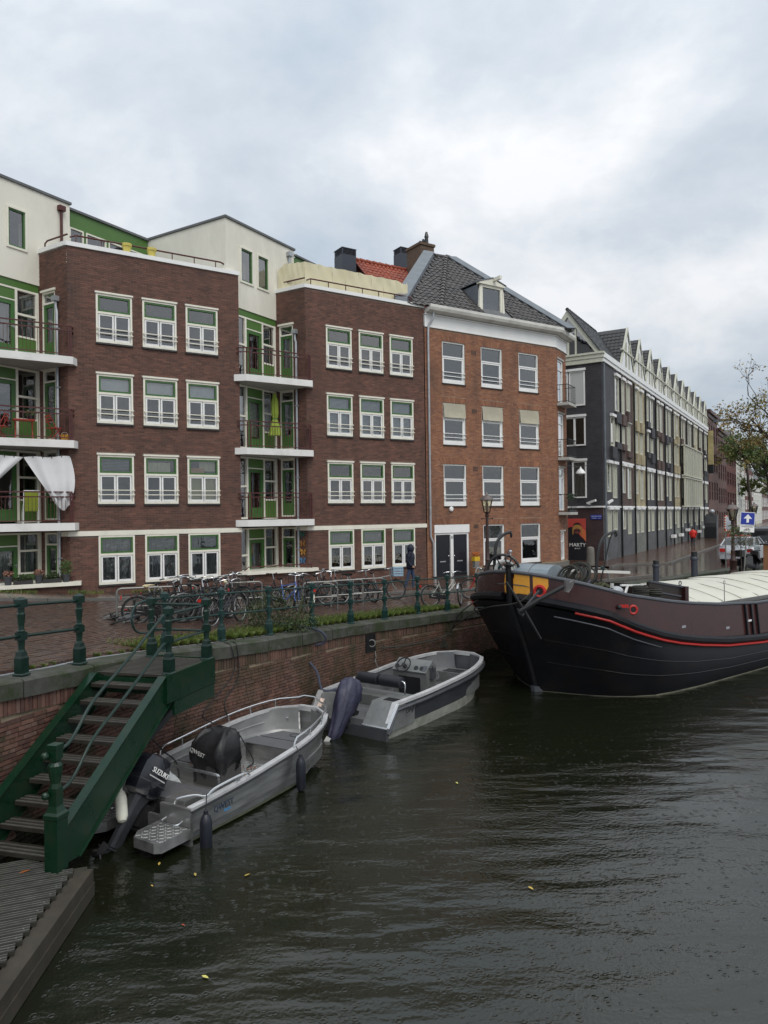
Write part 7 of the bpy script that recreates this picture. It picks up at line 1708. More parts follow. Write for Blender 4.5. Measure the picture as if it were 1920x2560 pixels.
# ================================================================== street lamps
m_iron = mat('red_brown_iron', (.045, .022, .018), .45, var=.3, scale=8, dirt=(.02, .012, .01), damt=.6)
m_lglass = glass_mat('lantern_glass', (.88, .82, .66), .5)
def lamp(label, base, H, arm=True, mm=None, s=1.0):
    mm = mm or m_iron
    o = thing('street_lamp', label, 'street lamp', tuple(base), .5, 'lantern street lamps along the canal')
    q = [(.19, 0), (.19, .12), (.15, .16), (.15, .55), (.17, .58), (.17, .64), (.11, .72), (.095, 1.0), (.11, 1.05), (.085, 1.1), (.07, 1.5), (.055, H - .95), (.08, H - .93), (.085, H - .86), (.05, H - .82)]
    O('pole', M().lathe([(r * s, z) for r, z in q], 10), mm, o, smooth=True)
    if arm: O('ladder_arm', M().tube([(-.26 * s, 0, H - 1.02), (.26 * s, 0, H - 1.02)], .018, 6).ball((-.27 * s, 0, H - 1.02), .04, 6, 4).ball((.27 * s, 0, H - 1.02), .04, 6, 4), mm, o)
    hd = O('lantern_frame', M().lathe([(.05, H - .82), (.13 * s, H - .78), (.14 * s, H - .74)], 6), mm, o)
    m = M()
    for i in range(6):
        a = i * math.pi / 3; m.bar((.13 * s * math.cos(a), .13 * s * math.sin(a), H - .74), (.24 * s * math.cos(a), .24 * s * math.sin(a), H - .25), .022)
    O('lantern_bar', m, mm, hd, kind='stuff')
    O('lantern_pane', M().lathe([(.125 * s, H - .74), (.232 * s, H - .25)], 6, cap=False), m_lglass, hd)
    O('bulb', M().lathe([(.03, H - .72), (.06, H - .6), (.06, H - .4), (.02, H - .33)], 8), m_curt, hd)
    O('lantern_roof', M().lathe([(.30 * s, H - .26), (.30 * s, H - .235), (.24 * s, H - .17), (.16 * s, H - .09), (.06 * s, H - .05), (.05 * s, H - .0), (.02, H + .06)], 12), mat('lantern_roof', (.16, .13, .12), .35, metal=.5, var=.2), o, smooth=True)
    return o
pA = atY(1219, 1400, 29.5); lamp('red brown lantern lamp post standing in front of the orange corner house', Vector((pA.x, pA.y, gz(pA.x, pA.y))), 3.75)
pB = atY(1833, 1400, 33.0); lamp('red brown lantern lamp post between the silver car and the scooter', Vector((pB.x, pB.y, 1.83)), 3.22)
pC = atY(1886, 1300, 52.0); lamp('black lantern lamp post farther off behind the blue arrow sign', Vector((pC.x, pC.y, 1.83)), 3.4, arm=False, mm=m_black)
# ================================================================== people
def person(label, base, face, pts, radii, segs, coat, legs, skin_h, parts_):
    """One continuous skinned body; clothing colours by face height."""
    o = thing('person', label, 'person', tuple(base), face)
    me = bpy.data.meshes.new('body'); me.from_pydata(pts, segs, []); b = bpy.data.objects.new('body', me); COL.objects.link(b)
    md = b.modifiers.new('skin', 'SKIN'); md.use_smooth_shade = True
    for v, r in zip(me.skin_vertices[0].data, radii): v.radius = (r, r) if not isinstance(r, tuple) else r
    me.skin_vertices[0].data[0].use_root = True
    b.modifiers.new('sub', 'SUBSURF').levels = 1
    bpy.context.view_layer.update(); dg = bpy.context.evaluated_depsgraph_get()
    nm = bpy.data.meshes.new_from_object(b.evaluated_get(dg)); bpy.data.objects.remove(b)
    nm.materials.clear()
    for q in (coat, legs, skin_h): nm.materials.append(q)
    for p in nm.polygons: p.material_index = parts_(p.center)
    raw('body', nm, o); return o
m_navy = mat('navy_jacket', (.008, .011, .026), .6, var=.25, scale=12, bump=.4, bscale=30); m_jean = mat('blue_jeans', (.035, .06, .12), .8, var=.25, scale=14)
m_skin = mat('skin', (.42, .24, .17), .5, var=.08); m_shoe = mat('brown_shoe', (.11, .05, .03), .6, var=.2)
pb = atZ(1027, 1472, 1.9); pb = Vector((*pb[:2], gz(*pb[:2]) + .1))
kp = 1.0
def mkperson(label, base, face, H, stride, coat, legs, hood, arms='pocket'):
    k = H / 1.75
    P = [(0, 0, .95), (0, 0, 1.12), (.0, 0, 1.32), (.0, 0, 1.45), (.02, 0, 1.52), (.04, 0, 1.60), (.05, 0, 1.70),
         (0, .10, .90), (stride * .35, .105, .50), (stride * .25, .11, .09), (stride * .25 + .16, .115, .05),
         (0, -.10, .90), (-stride * .3, -.105, .50), (-stride * .75, -.11, .10), (-stride * .75 + .16, -.115, .05),
         (0, .20, 1.40), (-.09, .27, 1.14), (.06, .22, .95), (.10, .19, .91), (0, -.20, 1.40), (-.09, -.27, 1.14), (.06, -.22, .95), (.10, -.19, .91)]
    if arms == 'run': P[17] = (.15, .25, 1.10); P[18] = (.22, .22, 1.14); P[21] = (.08, -.25, 1.05); P[22] = (.15, -.22, 1.08)
    Rr = [.15, .155, .17, .14, .06, .085, .10, .10, .072, .05, .042, .10, .072, .05, .042, .085, .064, .046, .04, .085, .064, .046, .04]
    E_ = [(0, 1), (1, 2), (2, 3), (3, 4), (4, 5), (5, 6), (0, 7), (7, 8), (8, 9), (9, 10), (0, 11), (11, 12), (12, 13), (13, 14), (3, 15), (15, 16), (16, 17), (17, 18), (3, 19), (19, 20), (20, 21), (21, 22)]
    P = [(x * k, y * k, z * k) for x, y, z in P]; Rr = [r * k for r in Rr]
    def pick(c):
        if c[2] > .88 * k and c[2] < 1.52 * k: return 0
        if c[2] >= 1.52 * k: return 0 if hood and c[0] < .09 * k else 2
        return 1
    o = person(label, base, face, P, Rr, E_, coat, legs, m_skin, pick)
    for x, y in ((stride * .25 + .07, .112), (-stride * .75 + .07, -.112)):
        m = M(); m.loft([[(x * k + a * k, y * k + b * k, z * k) for a, b in ((-.12, -.035), (-.12, .035), (.02, .05), (.13, .045), (.17, 0), (.13, -.045), (.02, -.05))] for z in (0, .05)] + [[(x * k + a * k * .8 - .02, y * k + b * k * .8, .10 * k) for a, b in ((-.12, -.035), (-.12, .035), (.02, .05), (.06, .045), (.08, 0), (.06, -.045), (.02, -.05))]]); O('shoe', m, m_shoe, o, smooth=True)
    for s in (1, -1):
        h = Vector(P[18 if s > 0 else 22])
        m = M(); m.ball(h, .036 * k, 8, 6, (1.2, .6, 1))
        for q in range(4): m.tube([h + Vector((.02, s * .005, .02 - .014 * q)) * k, h + Vector((.065 - .004 * abs(q - 1), 0, .012 - .016 * q)) * k, h + Vector((.085 - .006 * abs(q - 1), -s * .02, .0 - .016 * q)) * k], .0085 * k, 5)
        m.tube([h + Vector((.0, 0, .03)) * k, h + Vector((.035, -s * .02, .045)) * k], .010 * k, 5); O('hand', m, m_skin, o, smooth=True)
    hc = Vector((.055, 0, 1.63)) * k
    m = M(); m.ball(hc + Vector((.10, 0, -.005)) * k, .018 * k, 6, 4, (1.4, .8, 1.2)); O('nose', m, m_skin, o)
    for s in (1, -1): O('eye', M().ball(hc + Vector((.092, s * .034, .02)) * k, .011 * k, 6, 4), m_black, o)
    O('mouth', M().ball(hc + Vector((.092, 0, -.05)) * k, .018 * k, 6, 4, (.4, 1, .3)), m_wine, o)
    return o, P, k, hc
o, P, k, hc = mkperson('person in a hooded navy jacket and blue jeans walking on the pavement by the railing', pb, R(-8), 1.70, .30, m_navy, m_jean, True)
n = 14; m = M(); m.loft([[(hc.x - .02 + .125 * r_ * math.cos(a) - dx_, .125 * r_ * math.sin(a), z) for a in [2 * math.pi * i / n for i in range(n)]] for r_, z, dx_ in ((.75, hc.z - .16, .03), (1.05, hc.z - .08, .02), (1.08, hc.z + .03, .02), (.9, hc.z + .10, .02), (.45, hc.z + .15, .02))]); O('hood', m, m_navy, o, smooth='all')
O('cap_peak', M().hexa([(hc.x + .06, -.06, hc.z + .05), (hc.x + .19, -.045, hc.z + .025), (hc.x + .19, .045, hc.z + .025), (hc.x + .06, .06, hc.z + .05), (hc.x + .06, -.06, hc.z + .065), (hc.x + .19, -.045, hc.z + .04), (hc.x + .19, .045, hc.z + .04), (hc.x + .06, .06, hc.z + .065)]), m_curt, o)
m = M(); m.loft([[(r_ * .22 * math.cos(a) * .8, r_ * .25 * math.sin(a), z * k) for a in [2 * math.pi * i / 14 for i in range(14)]] for r_, z in ((.88, .82), (.94, .95), (.92, 1.1), (1.0, 1.25), (.95, 1.38), (.6, 1.47))]); O('jacket_body', m, m_navy, o, smooth='all')
pr2 = atZ(1733, 1368, 1.95); pr2 = Vector((*pr2[:2], 1.92))
m_red = mat('red_running_jacket', (.62, .025, .015), .6, var=.15); o, P, k, hc = mkperson('person in a bright red jacket and dark tights running away along the row', pr2, BB, 1.55, .42, m_red, mat('dark_tights', (.015, .016, .02), .7), False, 'run')
m = M(); m.loft([[(r_ * .17 * math.cos(a) * .85, r_ * .215 * math.sin(a), z * k) for a in [2 * math.pi * i / 14 for i in range(14)]] for r_, z in ((.95, .84), (.95, 1.0), (1.0, 1.2), (1.05, 1.36), (.6, 1.5))]); O('jacket_body', m, m_red, o, smooth='all')
O('hair', M().ball(hc + Vector((-.02, 0, .04)), .105 * k, 10, 7, (1, .95, 1)), mat('dark_hair', (.03, .02, .015), .7), o, smooth=True)

# ================================================================== bicycles and racks
def wheel_mesh():
    Rw = .335
    if 'bw' in WIN: return WIN['bw']
    t_ = M().torus(Rw, .026, 26, 6, (0, 0, 0), 'y').mesh('tyre', m_rubber, True); r_ = M().torus(Rw - .038, .015, 26, 4, (0, 0, 0), 'y').mesh('rim', mat('dull_rim', (.22, .22, .215), .45, metal=.6, var=.15), True)
    m = M()
    for i in range(16):
        a = 2 * math.pi * i / 16; s = .025 * (1 if i % 2 else -1); m.tube([(.02 * math.cos(a + .8), s, .02 * math.sin(a + .8)), ((Rw - .04) * math.cos(a), 0, (Rw - .04) * math.sin(a))], .0022, 3, caps=False)
    m.tube([(0, -.05, 0), (0, .05, 0)], .022, 8); s_ = m.mesh('spokes', m_galv); WIN['bw'] = (t_, r_, s_); return WIN['bw']
def bike(label, p, rz, fcol, lean=0.0, steer=0.0, bars='city', fend=None, rack=True, saddle=(.012, .012, .013), basket=None, chain=True, rot=None, guard=None, light=None, low=True):
    o = thing('bicycle', label, 'bicycle', tuple(p), rz, 'bicycles parked along the railing'); o.rotation_euler = rot if rot is not None else (lean, 0, rz)
    mf = mat('bike_%d_%d_%d' % tuple(int(c * 1000) for c in fcol), fcol, .3, var=.12, coat=.3); Rw = .356
    def wheel(nm, x):
        a, b, c = wheel_mesh(); e_ = raw(nm, None, o, (x, 0, Rw)); raw('tyre', a, e_); raw('rim', b, e_); raw('spokes', c, e_); return e_
    rw_ = wheel('rear_wheel', -.52); fw_ = wheel('front_wheel', .56); fw_.rotation_euler = (0, 0, steer)
    bb = (-.06, 0, .29); st_t = (-.20, 0, .80); hd_t = (.36, 0, .90); hd_b = (.41, 0, .70)
    m = M(); m.tube([bb, st_t], .019, 7); m.tube([bb, hd_b], .021, 7)
    m.tube([(-.10, 0, .42), (.1, 0, .52), (.37, 0, .84)] if low else [(-.18, 0, .74), (.37, 0, .84)], .018, 7)
    m.tube([hd_t, hd_b], .022, 7)
    for s in (1, -1): m.tube([(-.52, s * .06, Rw), (-.09, s * .035, .29)], .012, 5); m.tube([(-.52, s * .06, Rw), (-.19, s * .03, .72)], .010, 5)
    O('frame', m, mf, o, smooth=True)
    fk = raw('fork', None, o, (.41, 0, .70), steer); m = M()
    for s in (1, -1): m.tube([(0, s * .055, -.02), (.04, s * .06, -.18), (.15, s * .06, Rw - .70)], .013, 5)
    O('blade', m, mf, fk, smooth=True)
    hb = raw('handlebar', None, o, (.36, 0, .90), steer); m = M(); m.tube([(0, 0, 0), (-.03, 0, .17)], .013, 6)
    for s in (1, -1): m.tube(bez([(-.03, 0, .17), (.04, s * .12, .21), (-.06, s * .27, .19), (-.24, s * .31, .15)] if bars == 'city' else [(-.03, 0, .17), (0, s * .15, .19), (-.06, s * .3, .19)], 4), .011, 6)
    O('bar', m, m_steel, hb, smooth=True); m = M()
    for s in (1, -1): a = (-.14, s * .29, .17) if bars == 'city' else (-.02, s * .22, .19); b = (-.26, s * .315, .147) if bars == 'city' else (-.07, s * .31, .19); m.tube([a, b], .018, 6)
    O('grip', m, m_rubber, hb)
    m = M(); m.loft([[(-.12, y * .5, .0), (-.1, y * .9, .04), (.04, y * .6, .05), (.15, y * .18, .04), (.16, 0, .02)] for y in (-.11, -.05, 0, .05, .11)], close=False); m.tube([(-.02, 0, .03), (.02, 0, -.10)], .014, 6); m.lathe([(.03, -.02), (.09, .015), (.085, .035), (.02, .045)], 10, -.05, 0)
    sd = O('saddle', m, mat('saddle_%d' % int(saddle[0] * 1000), saddle, .5, var=.15), o, (-.24, 0, .93), smooth=True); O('seat_post', M().tube([(-.20, 0, .78), (-.235, 0, .92)], .013, 6), m_steel, o)
    mm = mat('fender_bk', (.014, .014, .015), .35) if fend is None else m_steel if fend == 'chrome' else mat('fender_w', (.6, .58, .5), .4)
    for x, a0, a1, par in ((-.52, 20, 190, None), (.56, 25, 150, 1)):
        m = M(); rows = []
        for k in range(11):
            a = R(a0 + (a1 - a0) * k / 10); rows.append([((x if par is None else 0) + (Rw + .03) * math.cos(a), y, (Rw if par is None else 0) + (Rw + .03 - abs(y) * .25) * math.sin(a)) for y in (-.03, 0, .03)])
        m.loft(rows, close=False); O('mudguard', m, mm, o if par is None else fw_)
    if rack:
        m = M()
        for s in (1, -1): m.tube([(-.22, s * .05, .74), (-.80, s * .06, .75), (-.84, s * .03, .74)], .008, 5); m.tube([(-.52, s * .065, Rw), (-.62, s * .06, .75)], .007, 5)
        for x in (-.35, -.5, -.65, -.78): m.tube([(x, -.055, .75), (x, .055, .75)], .006, 4)
        O('carrier', m, m_black, o); O('rear_light', M().box(-.88, -.85, -.04, .04, .66, .73), mat('red_reflector', (.5, .02, .01), .25), o)
    if chain: m = M(); m.prismy([(-.60, Rw - .06), (-.0, .22), (.06, .26), (.06, .33), (.0, .37), (-.58, Rw + .06)], -.06, -.035); O('chain_guard', m, m_black, o)
    m = M(); m.tube([(-.06, -.09, .29), (-.06, .09, .29)], .014, 6); m.tube([(-.06, -.09, .29), (.06, -.09, .18)], .010, 5); m.tube([(-.06, .09, .29), (-.18, .09, .40)], .010, 5); m.box(.02, .10, -.19, -.10, .165, .19); m.box(-.22, -.14, .10, .19, .39, .415); O('crank', m, m_black, o)
    O('kickstand', M().tube([(-.20, .05, .28), (-.24, .17, .02)], .010, 5), m_black, o)
    if light: O('headlight', M().lathe([(.02, 0), (.05, .05), (.05, .09)], 10), mat('lamp_cream', (.6, .55, .35), .3), o, (.50, 0, .80), rot=(0, R(80), 0))
    if basket:
        kind, col = basket; bs = raw('crate', None, o, (.62, 0, .82), steer) ; mc = mat('crate_%d' % int(col[2] * 1000), col, .6, var=.1); m = M(); W, D_, H_ = .21, .16, .26
        if kind == 'crate':
            for z in (0, .09, .18, .26):
                m.box(-D_, D_, -W - .008, -W, z, z + .06); m.box(-D_, D_, W, W + .008, z, z + .06); m.box(-D_ - .008, -D_, -W, W, z, z + .06); m.box(D_, D_ + .008, -W, W, z, z + .06)
            for x, y in ((-D_, -W), (D_, -W), (D_, W), (-D_, W)): m.box(x - .012, x + .012, y - .012, y + .012, 0, .32)
            m.box(-D_, D_, -W, W, -.01, .0)
        else:
            for k in range(7): y = -W + 2 * W * k / 6; m.box(-D_, -D_ + .006, y, y + .008, 0, H_); m.box(D_, D_ + .006, y, y + .008, 0, H_); m.box(-D_, D_, y, y + .008, -.005, 0)
            for k in range(5): x = -D_ + 2 * D_ * k / 4; m.box(x, x + .008, -W, -W + .006, 0, H_); m.box(x, x + .008, W, W + .006, 0, H_)
            for z in (0, .12, H_): m.tube([(-D_, -W, z), (D_, -W, z), (D_, W, z), (-D_, W, z)], .007, 4, closed=True)
        O('side', m, mc, bs, kind='stuff')
    if guard: O('coat_guard', M().prismy([(-.72, Rw + .25), (-.30, Rw + .30), (-.30, Rw + .05), (-.5, Rw - .05), (-.7, Rw + .05)], -.05, -.04), mat('guard_green', guard, .6), o)
    return o
BK_ = (.012, .012, .014)
def bk(label, px, py, ang, *a, **k):  # (px,py): ground point midway between the wheels; ang: heading relative to the image plane (0 = to the right)
    p = onG(px, py); return bike(label, p, R(ang), *a, **k)
# the fallen one lies on its side
f0, f1 = onG(287, 1549), onG(362, 1594); fd_ = (f1 - f0); fz = math.atan2(fd_.y, fd_.x); p = f0 + Vector((math.cos(fz), math.sin(fz), 0)) * .52 - Vector((-math.sin(fz), math.cos(fz), 0)) * .35 + Vector((0, 0, .02)); bike('silver and black bicycle lying on its side on the brick pavement', p, 0, (.16, .165, .17), rot=(R(-79), 0, fz), steer=-.25, rack=True)
bk('black bicycle with pale wooden saddle standing behind the fallen one', 398, 1560, 18, BK_, saddle=(.62, .52, .32), lean=R(6), steer=.3, fend='chrome')
bk('black bicycle with high chrome handlebars, first of the tight cluster by the stair', 470, 1560, 10, BK_, lean=R(-8), steer=-.5)
bk('dark grey bicycle with white mudguards in the middle of the tight cluster', 500, 1550, 28, (.05, .05, .055), lean=R(5), steer=.4, fend='white')
bk('black bicycle with wide black bars at the back of the tight cluster', 540, 1540, 12, BK_, lean=R(-4), steer=-.3, basket=('wire', (.013, .013, .014)))
bk('black roadster seen from behind with a red tail reflector, beside the weeds', 566, 1563, 62, BK_, lean=R(-6), steer=.2)
bk('black bicycle with its front wheel against the hoop, second in the tight cluster', 420, 1552, 30, BK_, lean=R(-7), steer=.7, bars='flat')
bk('black bicycle with a chrome front mudguard, third in the tight cluster', 490, 1545, 200, BK_, lean=R(6), steer=-.4, fend='chrome')
bk('dark blue bicycle pressed between black ones behind the tall green post', 525, 1552, 40, (.02, .025, .05), lean=R(-6), steer=.5)
bk('dark green bicycle at the back of the tight cluster, nearest the house', 560, 1528, 15, (.015, .03, .02), lean=R(5), steer=-.6)
bk('dark bicycle lying half over against the hoop rack left of the blue crate', 858, 1508, 195, (.016, .016, .018), lean=R(14), steer=.4)
bk('black bicycle behind the weed bush with only its bars and saddle showing', 655, 1528, 15, BK_, lean=R(-6), steer=.4, bars='flat')
bk('dark bicycle with white mudguards standing behind the black basket bicycle', 775, 1518, 25, (.03, .03, .034), lean=R(5), steer=-.5, fend='white')
bk('dark bicycle crossing behind the green guarded one', 838, 1505, 190, BK_, lean=R(-6), steer=.3)
bk('brown saddled bicycle half hidden behind the stair post', 440, 1545, 24, (.03, .022, .02), lean=R(4), steer=.6, saddle=(.09, .03, .015))
bk('black bicycle with cream headlamp at the right end of the tight cluster', 606, 1524, 168, BK_, lean=R(5), steer=.3, light=True)
bk('blue and white bicycle with flat bars standing in the weeds', 713, 1530, -38, (.08, .14, .38), lean=R(-5), steer=-.5, bars='flat', rack=False, low=False)
bk('black bicycle with a black wire basket, right of the blue one', 752, 1530, 118, BK_, lean=R(6), steer=-.4, basket=('wire', (.014, .014, .016)), fend='white')
bk('black bicycle with a green coat guard leaning on the hoop rack', 812, 1513, 12, BK_, lean=R(-5), steer=.5, guard=(.05, .09, .04))
bk('dark bicycle with a teal handgrip and its front wheel turned to the canal', 893, 1506, -14, (.02, .02, .024), lean=R(8), steer=-.75)
bk('grey bicycle carrying a pale blue plastic crate in front', 950, 1500, 4, (.22, .235, .23), lean=R(-4), steer=.1, basket=('crate', (.26, .38, .48)), low=False)
bk('pale silver green bicycle with chrome mudguards leaning on the railing alone', 1114, 1516, 24, (.26, .28, .24), lean=R(-7), steer=.85, fend='chrome', basket=('wire', (.015, .015, .016)))
bk('red bicycle partly hidden behind the barge bow', 1212, 1500, 150, (.28, .02, .03), lean=R(5), steer=.6)
# hoop racks
def rack(label, px, py, ang, w=1.05):
    p = onG(px, py); o = thing('bike_rack', label, 'bike rack', tuple(p), R(ang), 'steel hoop bike racks')
    O('hoop', M().tube([(-w / 2, 0, -.05), (-w / 2, 0, .72)] + bez([(-w / 2, 0, .76), (-w / 2 + .03, 0, .82), (-w / 2 + .10, 0, .85)], 3) + bez([(w / 2 - .10, 0, .85), (w / 2 - .03, 0, .82), (w / 2, 0, .76)], 3) + [(w / 2, 0, .72), (w / 2, 0, -.05)], .024, 8), m_galv, o, smooth=True)
    O('cross_rail', M().tube([(-w / 2, 0, .40), (w / 2, 0, .40)], .018, 6), m_galv, o)
for x, y, lb in ((350, 1556, 'steel hoop bike rack at the left end, over the fallen bicycle'), (440, 1548, 'steel hoop bike rack inside the tight bicycle cluster'), (610, 1530, 'steel hoop bike rack behind the weeds'), (802, 1526, 'steel hoop bike rack behind the second railing post right of the weeds'), (868, 1518, 'steel hoop bike rack in front of the green guarded bicycle'), (922, 1512, 'steel hoop bike rack just left of the blue crate')): rack(lb, x, y, 20)

# ================================================================== grass, weeds, pot plants
def blades(m, n, where, h0, h1, w=.012, bend=.5):
    for _ in range(n):
        p = where()
        if p is None: continue
        a = rnd.uniform(0, 6.28); h = rnd.uniform(h0, h1); b = rnd.uniform(.1, bend) * h; dx, dy = math.cos(a), math.sin(a); sx, sy = -dy * w, dx * w
        m.ct = rnd.random(); z = p[2]
        m.quad((p[0] - sx, p[1] - sy, z), (p[0] + sx, p[1] + sy, z), (p[0] + dx * b * .4 + sx * .6, p[1] + dy * b * .4 + sy * .6, z + h * .6), (p[0] + dx * b, p[1] + dy * b, z + h))
m_grass = mat('grass_blade', None, .6, var=.1, cols=[(.045, .10, .012), (.09, .15, .02), (.14, .16, .03), (.06, .12, .015), (.16, .12, .04)])
def gpatch():
    i = rnd.randrange(qnear((-3.6, 13.0)), qnear((2.6, 22.4))); q = QS[i]; t_, n0 = toA(q)
    d = .44 + abs(rnd.gauss(0, .45)); d = min(d, 1.6); p = q + qn(i) * d
    if rnd.random() < .12 + .4 * (math.sin(t_ * 2.3) + math.sin(t_ * 5.1 + 1)) * .5: return None
    return (p.x, p.y, gz(p.x, p.y))
def gedge():
    i = rnd.randrange(0, qnear((-3.6, 13.0))); q = QS[i]; p = q + qn(i) * (.45 + abs(rnd.gauss(0, .07)))
    return None if math.sin(i * .9) < -.3 else (p.x, p.y, gz(p.x, p.y))
def gwall():
    t_ = rnd.uniform(-1, 9.5); p = A(t_, 25.75 - abs(rnd.gauss(0, .12))); return None if math.sin(t_ * 3.1) < -.1 else (p.x, p.y, gz(p.x, p.y) + .09)
m = M(); blades(m, 26000, gpatch, .03, .13, .007, .9); QI0, QI1 = qnear((-2.7, 15.2)), qnear((2.7, 22.5))
def gstrip():
    i = rnd.randrange(QI0, QI1); p = QS[i] + qn(i) * (.40 + abs(rnd.gauss(0, .22))); return (p.x, p.y, gz(p.x, p.y))
blades(m, 15000, gstrip, .04, .15, .007, .9); blades(m, 3200, gedge, .02, .07, .007, .9); blades(m, 2200, gwall, .03, .12, .008, .9)
o = O('grass', m, m_grass); o['kind'] = 'stuff'
m = M()
for _ in range(16000):
    p = gpatch()
    if p: a = rnd.uniform(0, 6.28); s = rnd.uniform(.02, .06); m.ct = rnd.random(); m.quad(*[(p[0] + s * math.cos(a + k * 1.57), p[1] + s * math.sin(a + k * 1.57), p[2] + rnd.uniform(.004, .03)) for k in range(4)])
o = O('ground_cover', m, mat('moss_cover', None, .8, cols=[(.06, .10, .015), (.10, .13, .02), (.045, .05, .02), (.10, .07, .03)])); o['kind'] = 'stuff'
m_leafs = mat('weed_leaf', None, .55, var=.1, cols=[(.02, .04, .012), (.035, .065, .016), (.055, .08, .026), (.03, .055, .022), (.08, .085, .03)])
def leafy(m, c, rx, ry, rz_, n, s0, s1, up=.3):
    for _ in range(n):
        u, v, r_ = rnd.uniform(0, 6.28), rnd.uniform(-1, 1), rnd.random() ** .45
        q = Vector((c[0] + rx * r_ * math.cos(u) * math.sqrt(1 - v * v), c[1] + ry * r_ * math.sin(u) * math.sqrt(1 - v * v), c[2] + rz_ * r_ * v))
        d = Vector((rnd.gauss(0, 1), rnd.gauss(0, 1), rnd.gauss(up, .8))).normalized(); e_ = d.cross(Vector((rnd.gauss(0, 1), rnd.gauss(0, 1), rnd.gauss(0, 1)))).normalized(); s = rnd.uniform(s0, s1); m.ct = rnd.random()
        m.quad(q - d * s, q + e_ * s * .4, q + d * s, q - e_ * s * .4)
w0 = onG(700, 1578); w1 = onG(668, 1560)
wd_ = thing('weed_bush', 'unkempt green weed bush growing round the railing post by the bicycles', 'bush', tuple(w0))
m = M(); m.ct = 0
for k in range(16):
    a = rnd.uniform(-.8, .8); b_ = rnd.uniform(-.3, .4); m.tube(bez([(a * .6, b_ * .6, 0), (a * .8, b_ * .8, .35), (a * 1.05, b_, rnd.uniform(.6, .95))], 3), [.008] * 6 + [.004], 4)
O('stem', m, mat('weed_stem', (.07, .08, .03), .7), wd_, kind='stuff')
m = M(); leafy(m, (-.35, .15, .45), .5, .35, .5, 800, .02, .045); leafy(m, (.3, -.05, .22), .75, .32, .26, 1300, .02, .04); leafy(m, (-.65, .2, .3), .4, .3, .4, 450, .02, .045); leafy(m, (0, 0, .7), .6, .3, .35, 260, .02, .04)
O('foliage', m, m_leafs, wd_, kind='stuff')
def potted(label, loc, pr, ph, pcol, crown, n, lc, cat='potted plant', group=None):
    o = thing('potted_plant', label, cat, tuple(loc), 0, group)
    O('pot', M().lathe([(pr * .72, 0), (pr * .95, ph * .85), (pr * 1.04, ph * .85), (pr * 1.06, ph), (pr * .9, ph), (pr * .85, ph * .9)], 12), mat('pot_%d_%d' % (pcol[0] * 100, pcol[2] * 100), pcol, .6, var=.1), o, smooth=True)
    m = M(); leafy(m, (0, 0, ph + crown[2] * .8), *crown, n, .02, .045, .6); O('foliage', m, mat('foliage_%d_%d' % (lc[0][0] * 1000, lc[0][1] * 1000), None, .6, cols=lc), o, kind='stuff'); return o
HE = [(.22, .10, .08), (.34, .17, .12), (.12, .09, .04)]; GR = [(.03, .07, .015), (.06, .12, .025), (.09, .15, .04)]
def ledge(px, py, dd=25.87): t_, z = pa(px, py, dd); return A(t_, dd, 2.665)
GL = 'plants on the ground floor ledge'
potted('dark grey pot of rusty pink heather at the left end of the ledge', ledge(20, 1450), .13, .27, (.06, .065, .07), (.17, .14, .11), 260, HE, group=GL)
potted('dark grey pot of rusty pink heather in the middle of the ledge', ledge(97, 1450), .13, .27, (.06, .065, .07), (.18, .14, .11), 280, HE, group=GL)
potted('dark grey pot with a bushy green shrub at the right end of the ledge', ledge(165, 1445), .13, .25, (.06, .065, .07), (.22, .2, .28), 420, GR, group=GL)
for x, lb in ((58, 'low trough of green fern between the two heather pots'), (130, 'low trough of white flowered greenery right of the middle heather pot')):
    q = ledge(x, 1450); o = thing('plant_trough', lb, 'plant trough', tuple(q), AA, GL); O('trough', M().box(-.28, .28, -.09, .09, 0, .13), m_sill, o); m = M(); leafy(m, (0, 0, .2), .3, .12, .12, 300, .03, .06, .5); O('foliage', m, m_leafs, o, kind='stuff')
# ---- things on the balconies
t_, z = pa(96, 1050, 26.1); o = thing('balcony_table', 'small red folding table on the second balcony at the left edge', 'table', tuple(A(2.85, 26.6, 7.375)), AA)
m_rf = mat('red_furniture', (.38, .045, .025), .5, var=.1); O('table_top', M().box(-.32, .32, -.22, .22, .66, .70), m_rf, o); m = M()
for x in (-.26, .26): m.bar((x, -.18, 0), (x, .18, .66), .022); m.bar((x, .18, 0), (x, -.18, .66), .022)
O('leg', m, m_rf, o)
potted('green plant in a dark pot standing on the red balcony table', A(3.05, 26.5, 8.075), .11, .12, (.02, .02, .022), (.18, .15, .12), 260, GR)
def fchair(label, t_, n_, z, rz):
    o = thing('folding_chair', label, 'chair', tuple(A(t_, n_, z)), AA + rz, 'red folding chairs on the balcony'); O('seat', M().box(-.2, .2, -.19, .19, .43, .455), m_rf, o); m = M()
    for x in (-.19, .19): m.bar((x, -.2, 0), (x, .16, .45), .022); m.bar((x, .2, 0), (x, -.22, .85), .022)
    O('leg', m, m_rf, o); m = M()
    for z_ in (.62, .72, .82): m.box(-.19, .19, -.21, -.195, z_, z_ + .05)
    O('back_slat', m, m_rf, o)
fchair('red folding chair at the left end of the second balcony, cut by the photo edge', 2.15, 26.6, 7.375, 1.2); fchair('red folding chair at the right end of the second balcony', 3.75, 26.45, 7.375, -1.3)
o = thing('yellow_tub', 'low orange yellow tub in the right corner of the second balcony', 'tub', tuple(A(4.02, 26.05, 7.375)), AA); O('body', M().lathe([(.11, 0), (.14, .16), (.15, .16), (.15, .19), (.1, .17)], 12), mat('tub_orange', (.55, .27, .03), .5), o); O('handle', M().torus(.1, .008, 12, 4, (0, 0, .18), 'y'), m_curt, o)
m_sheet = mat('white_bed_sheet', (.68, .68, .68), .9, var=.06, scale=2)
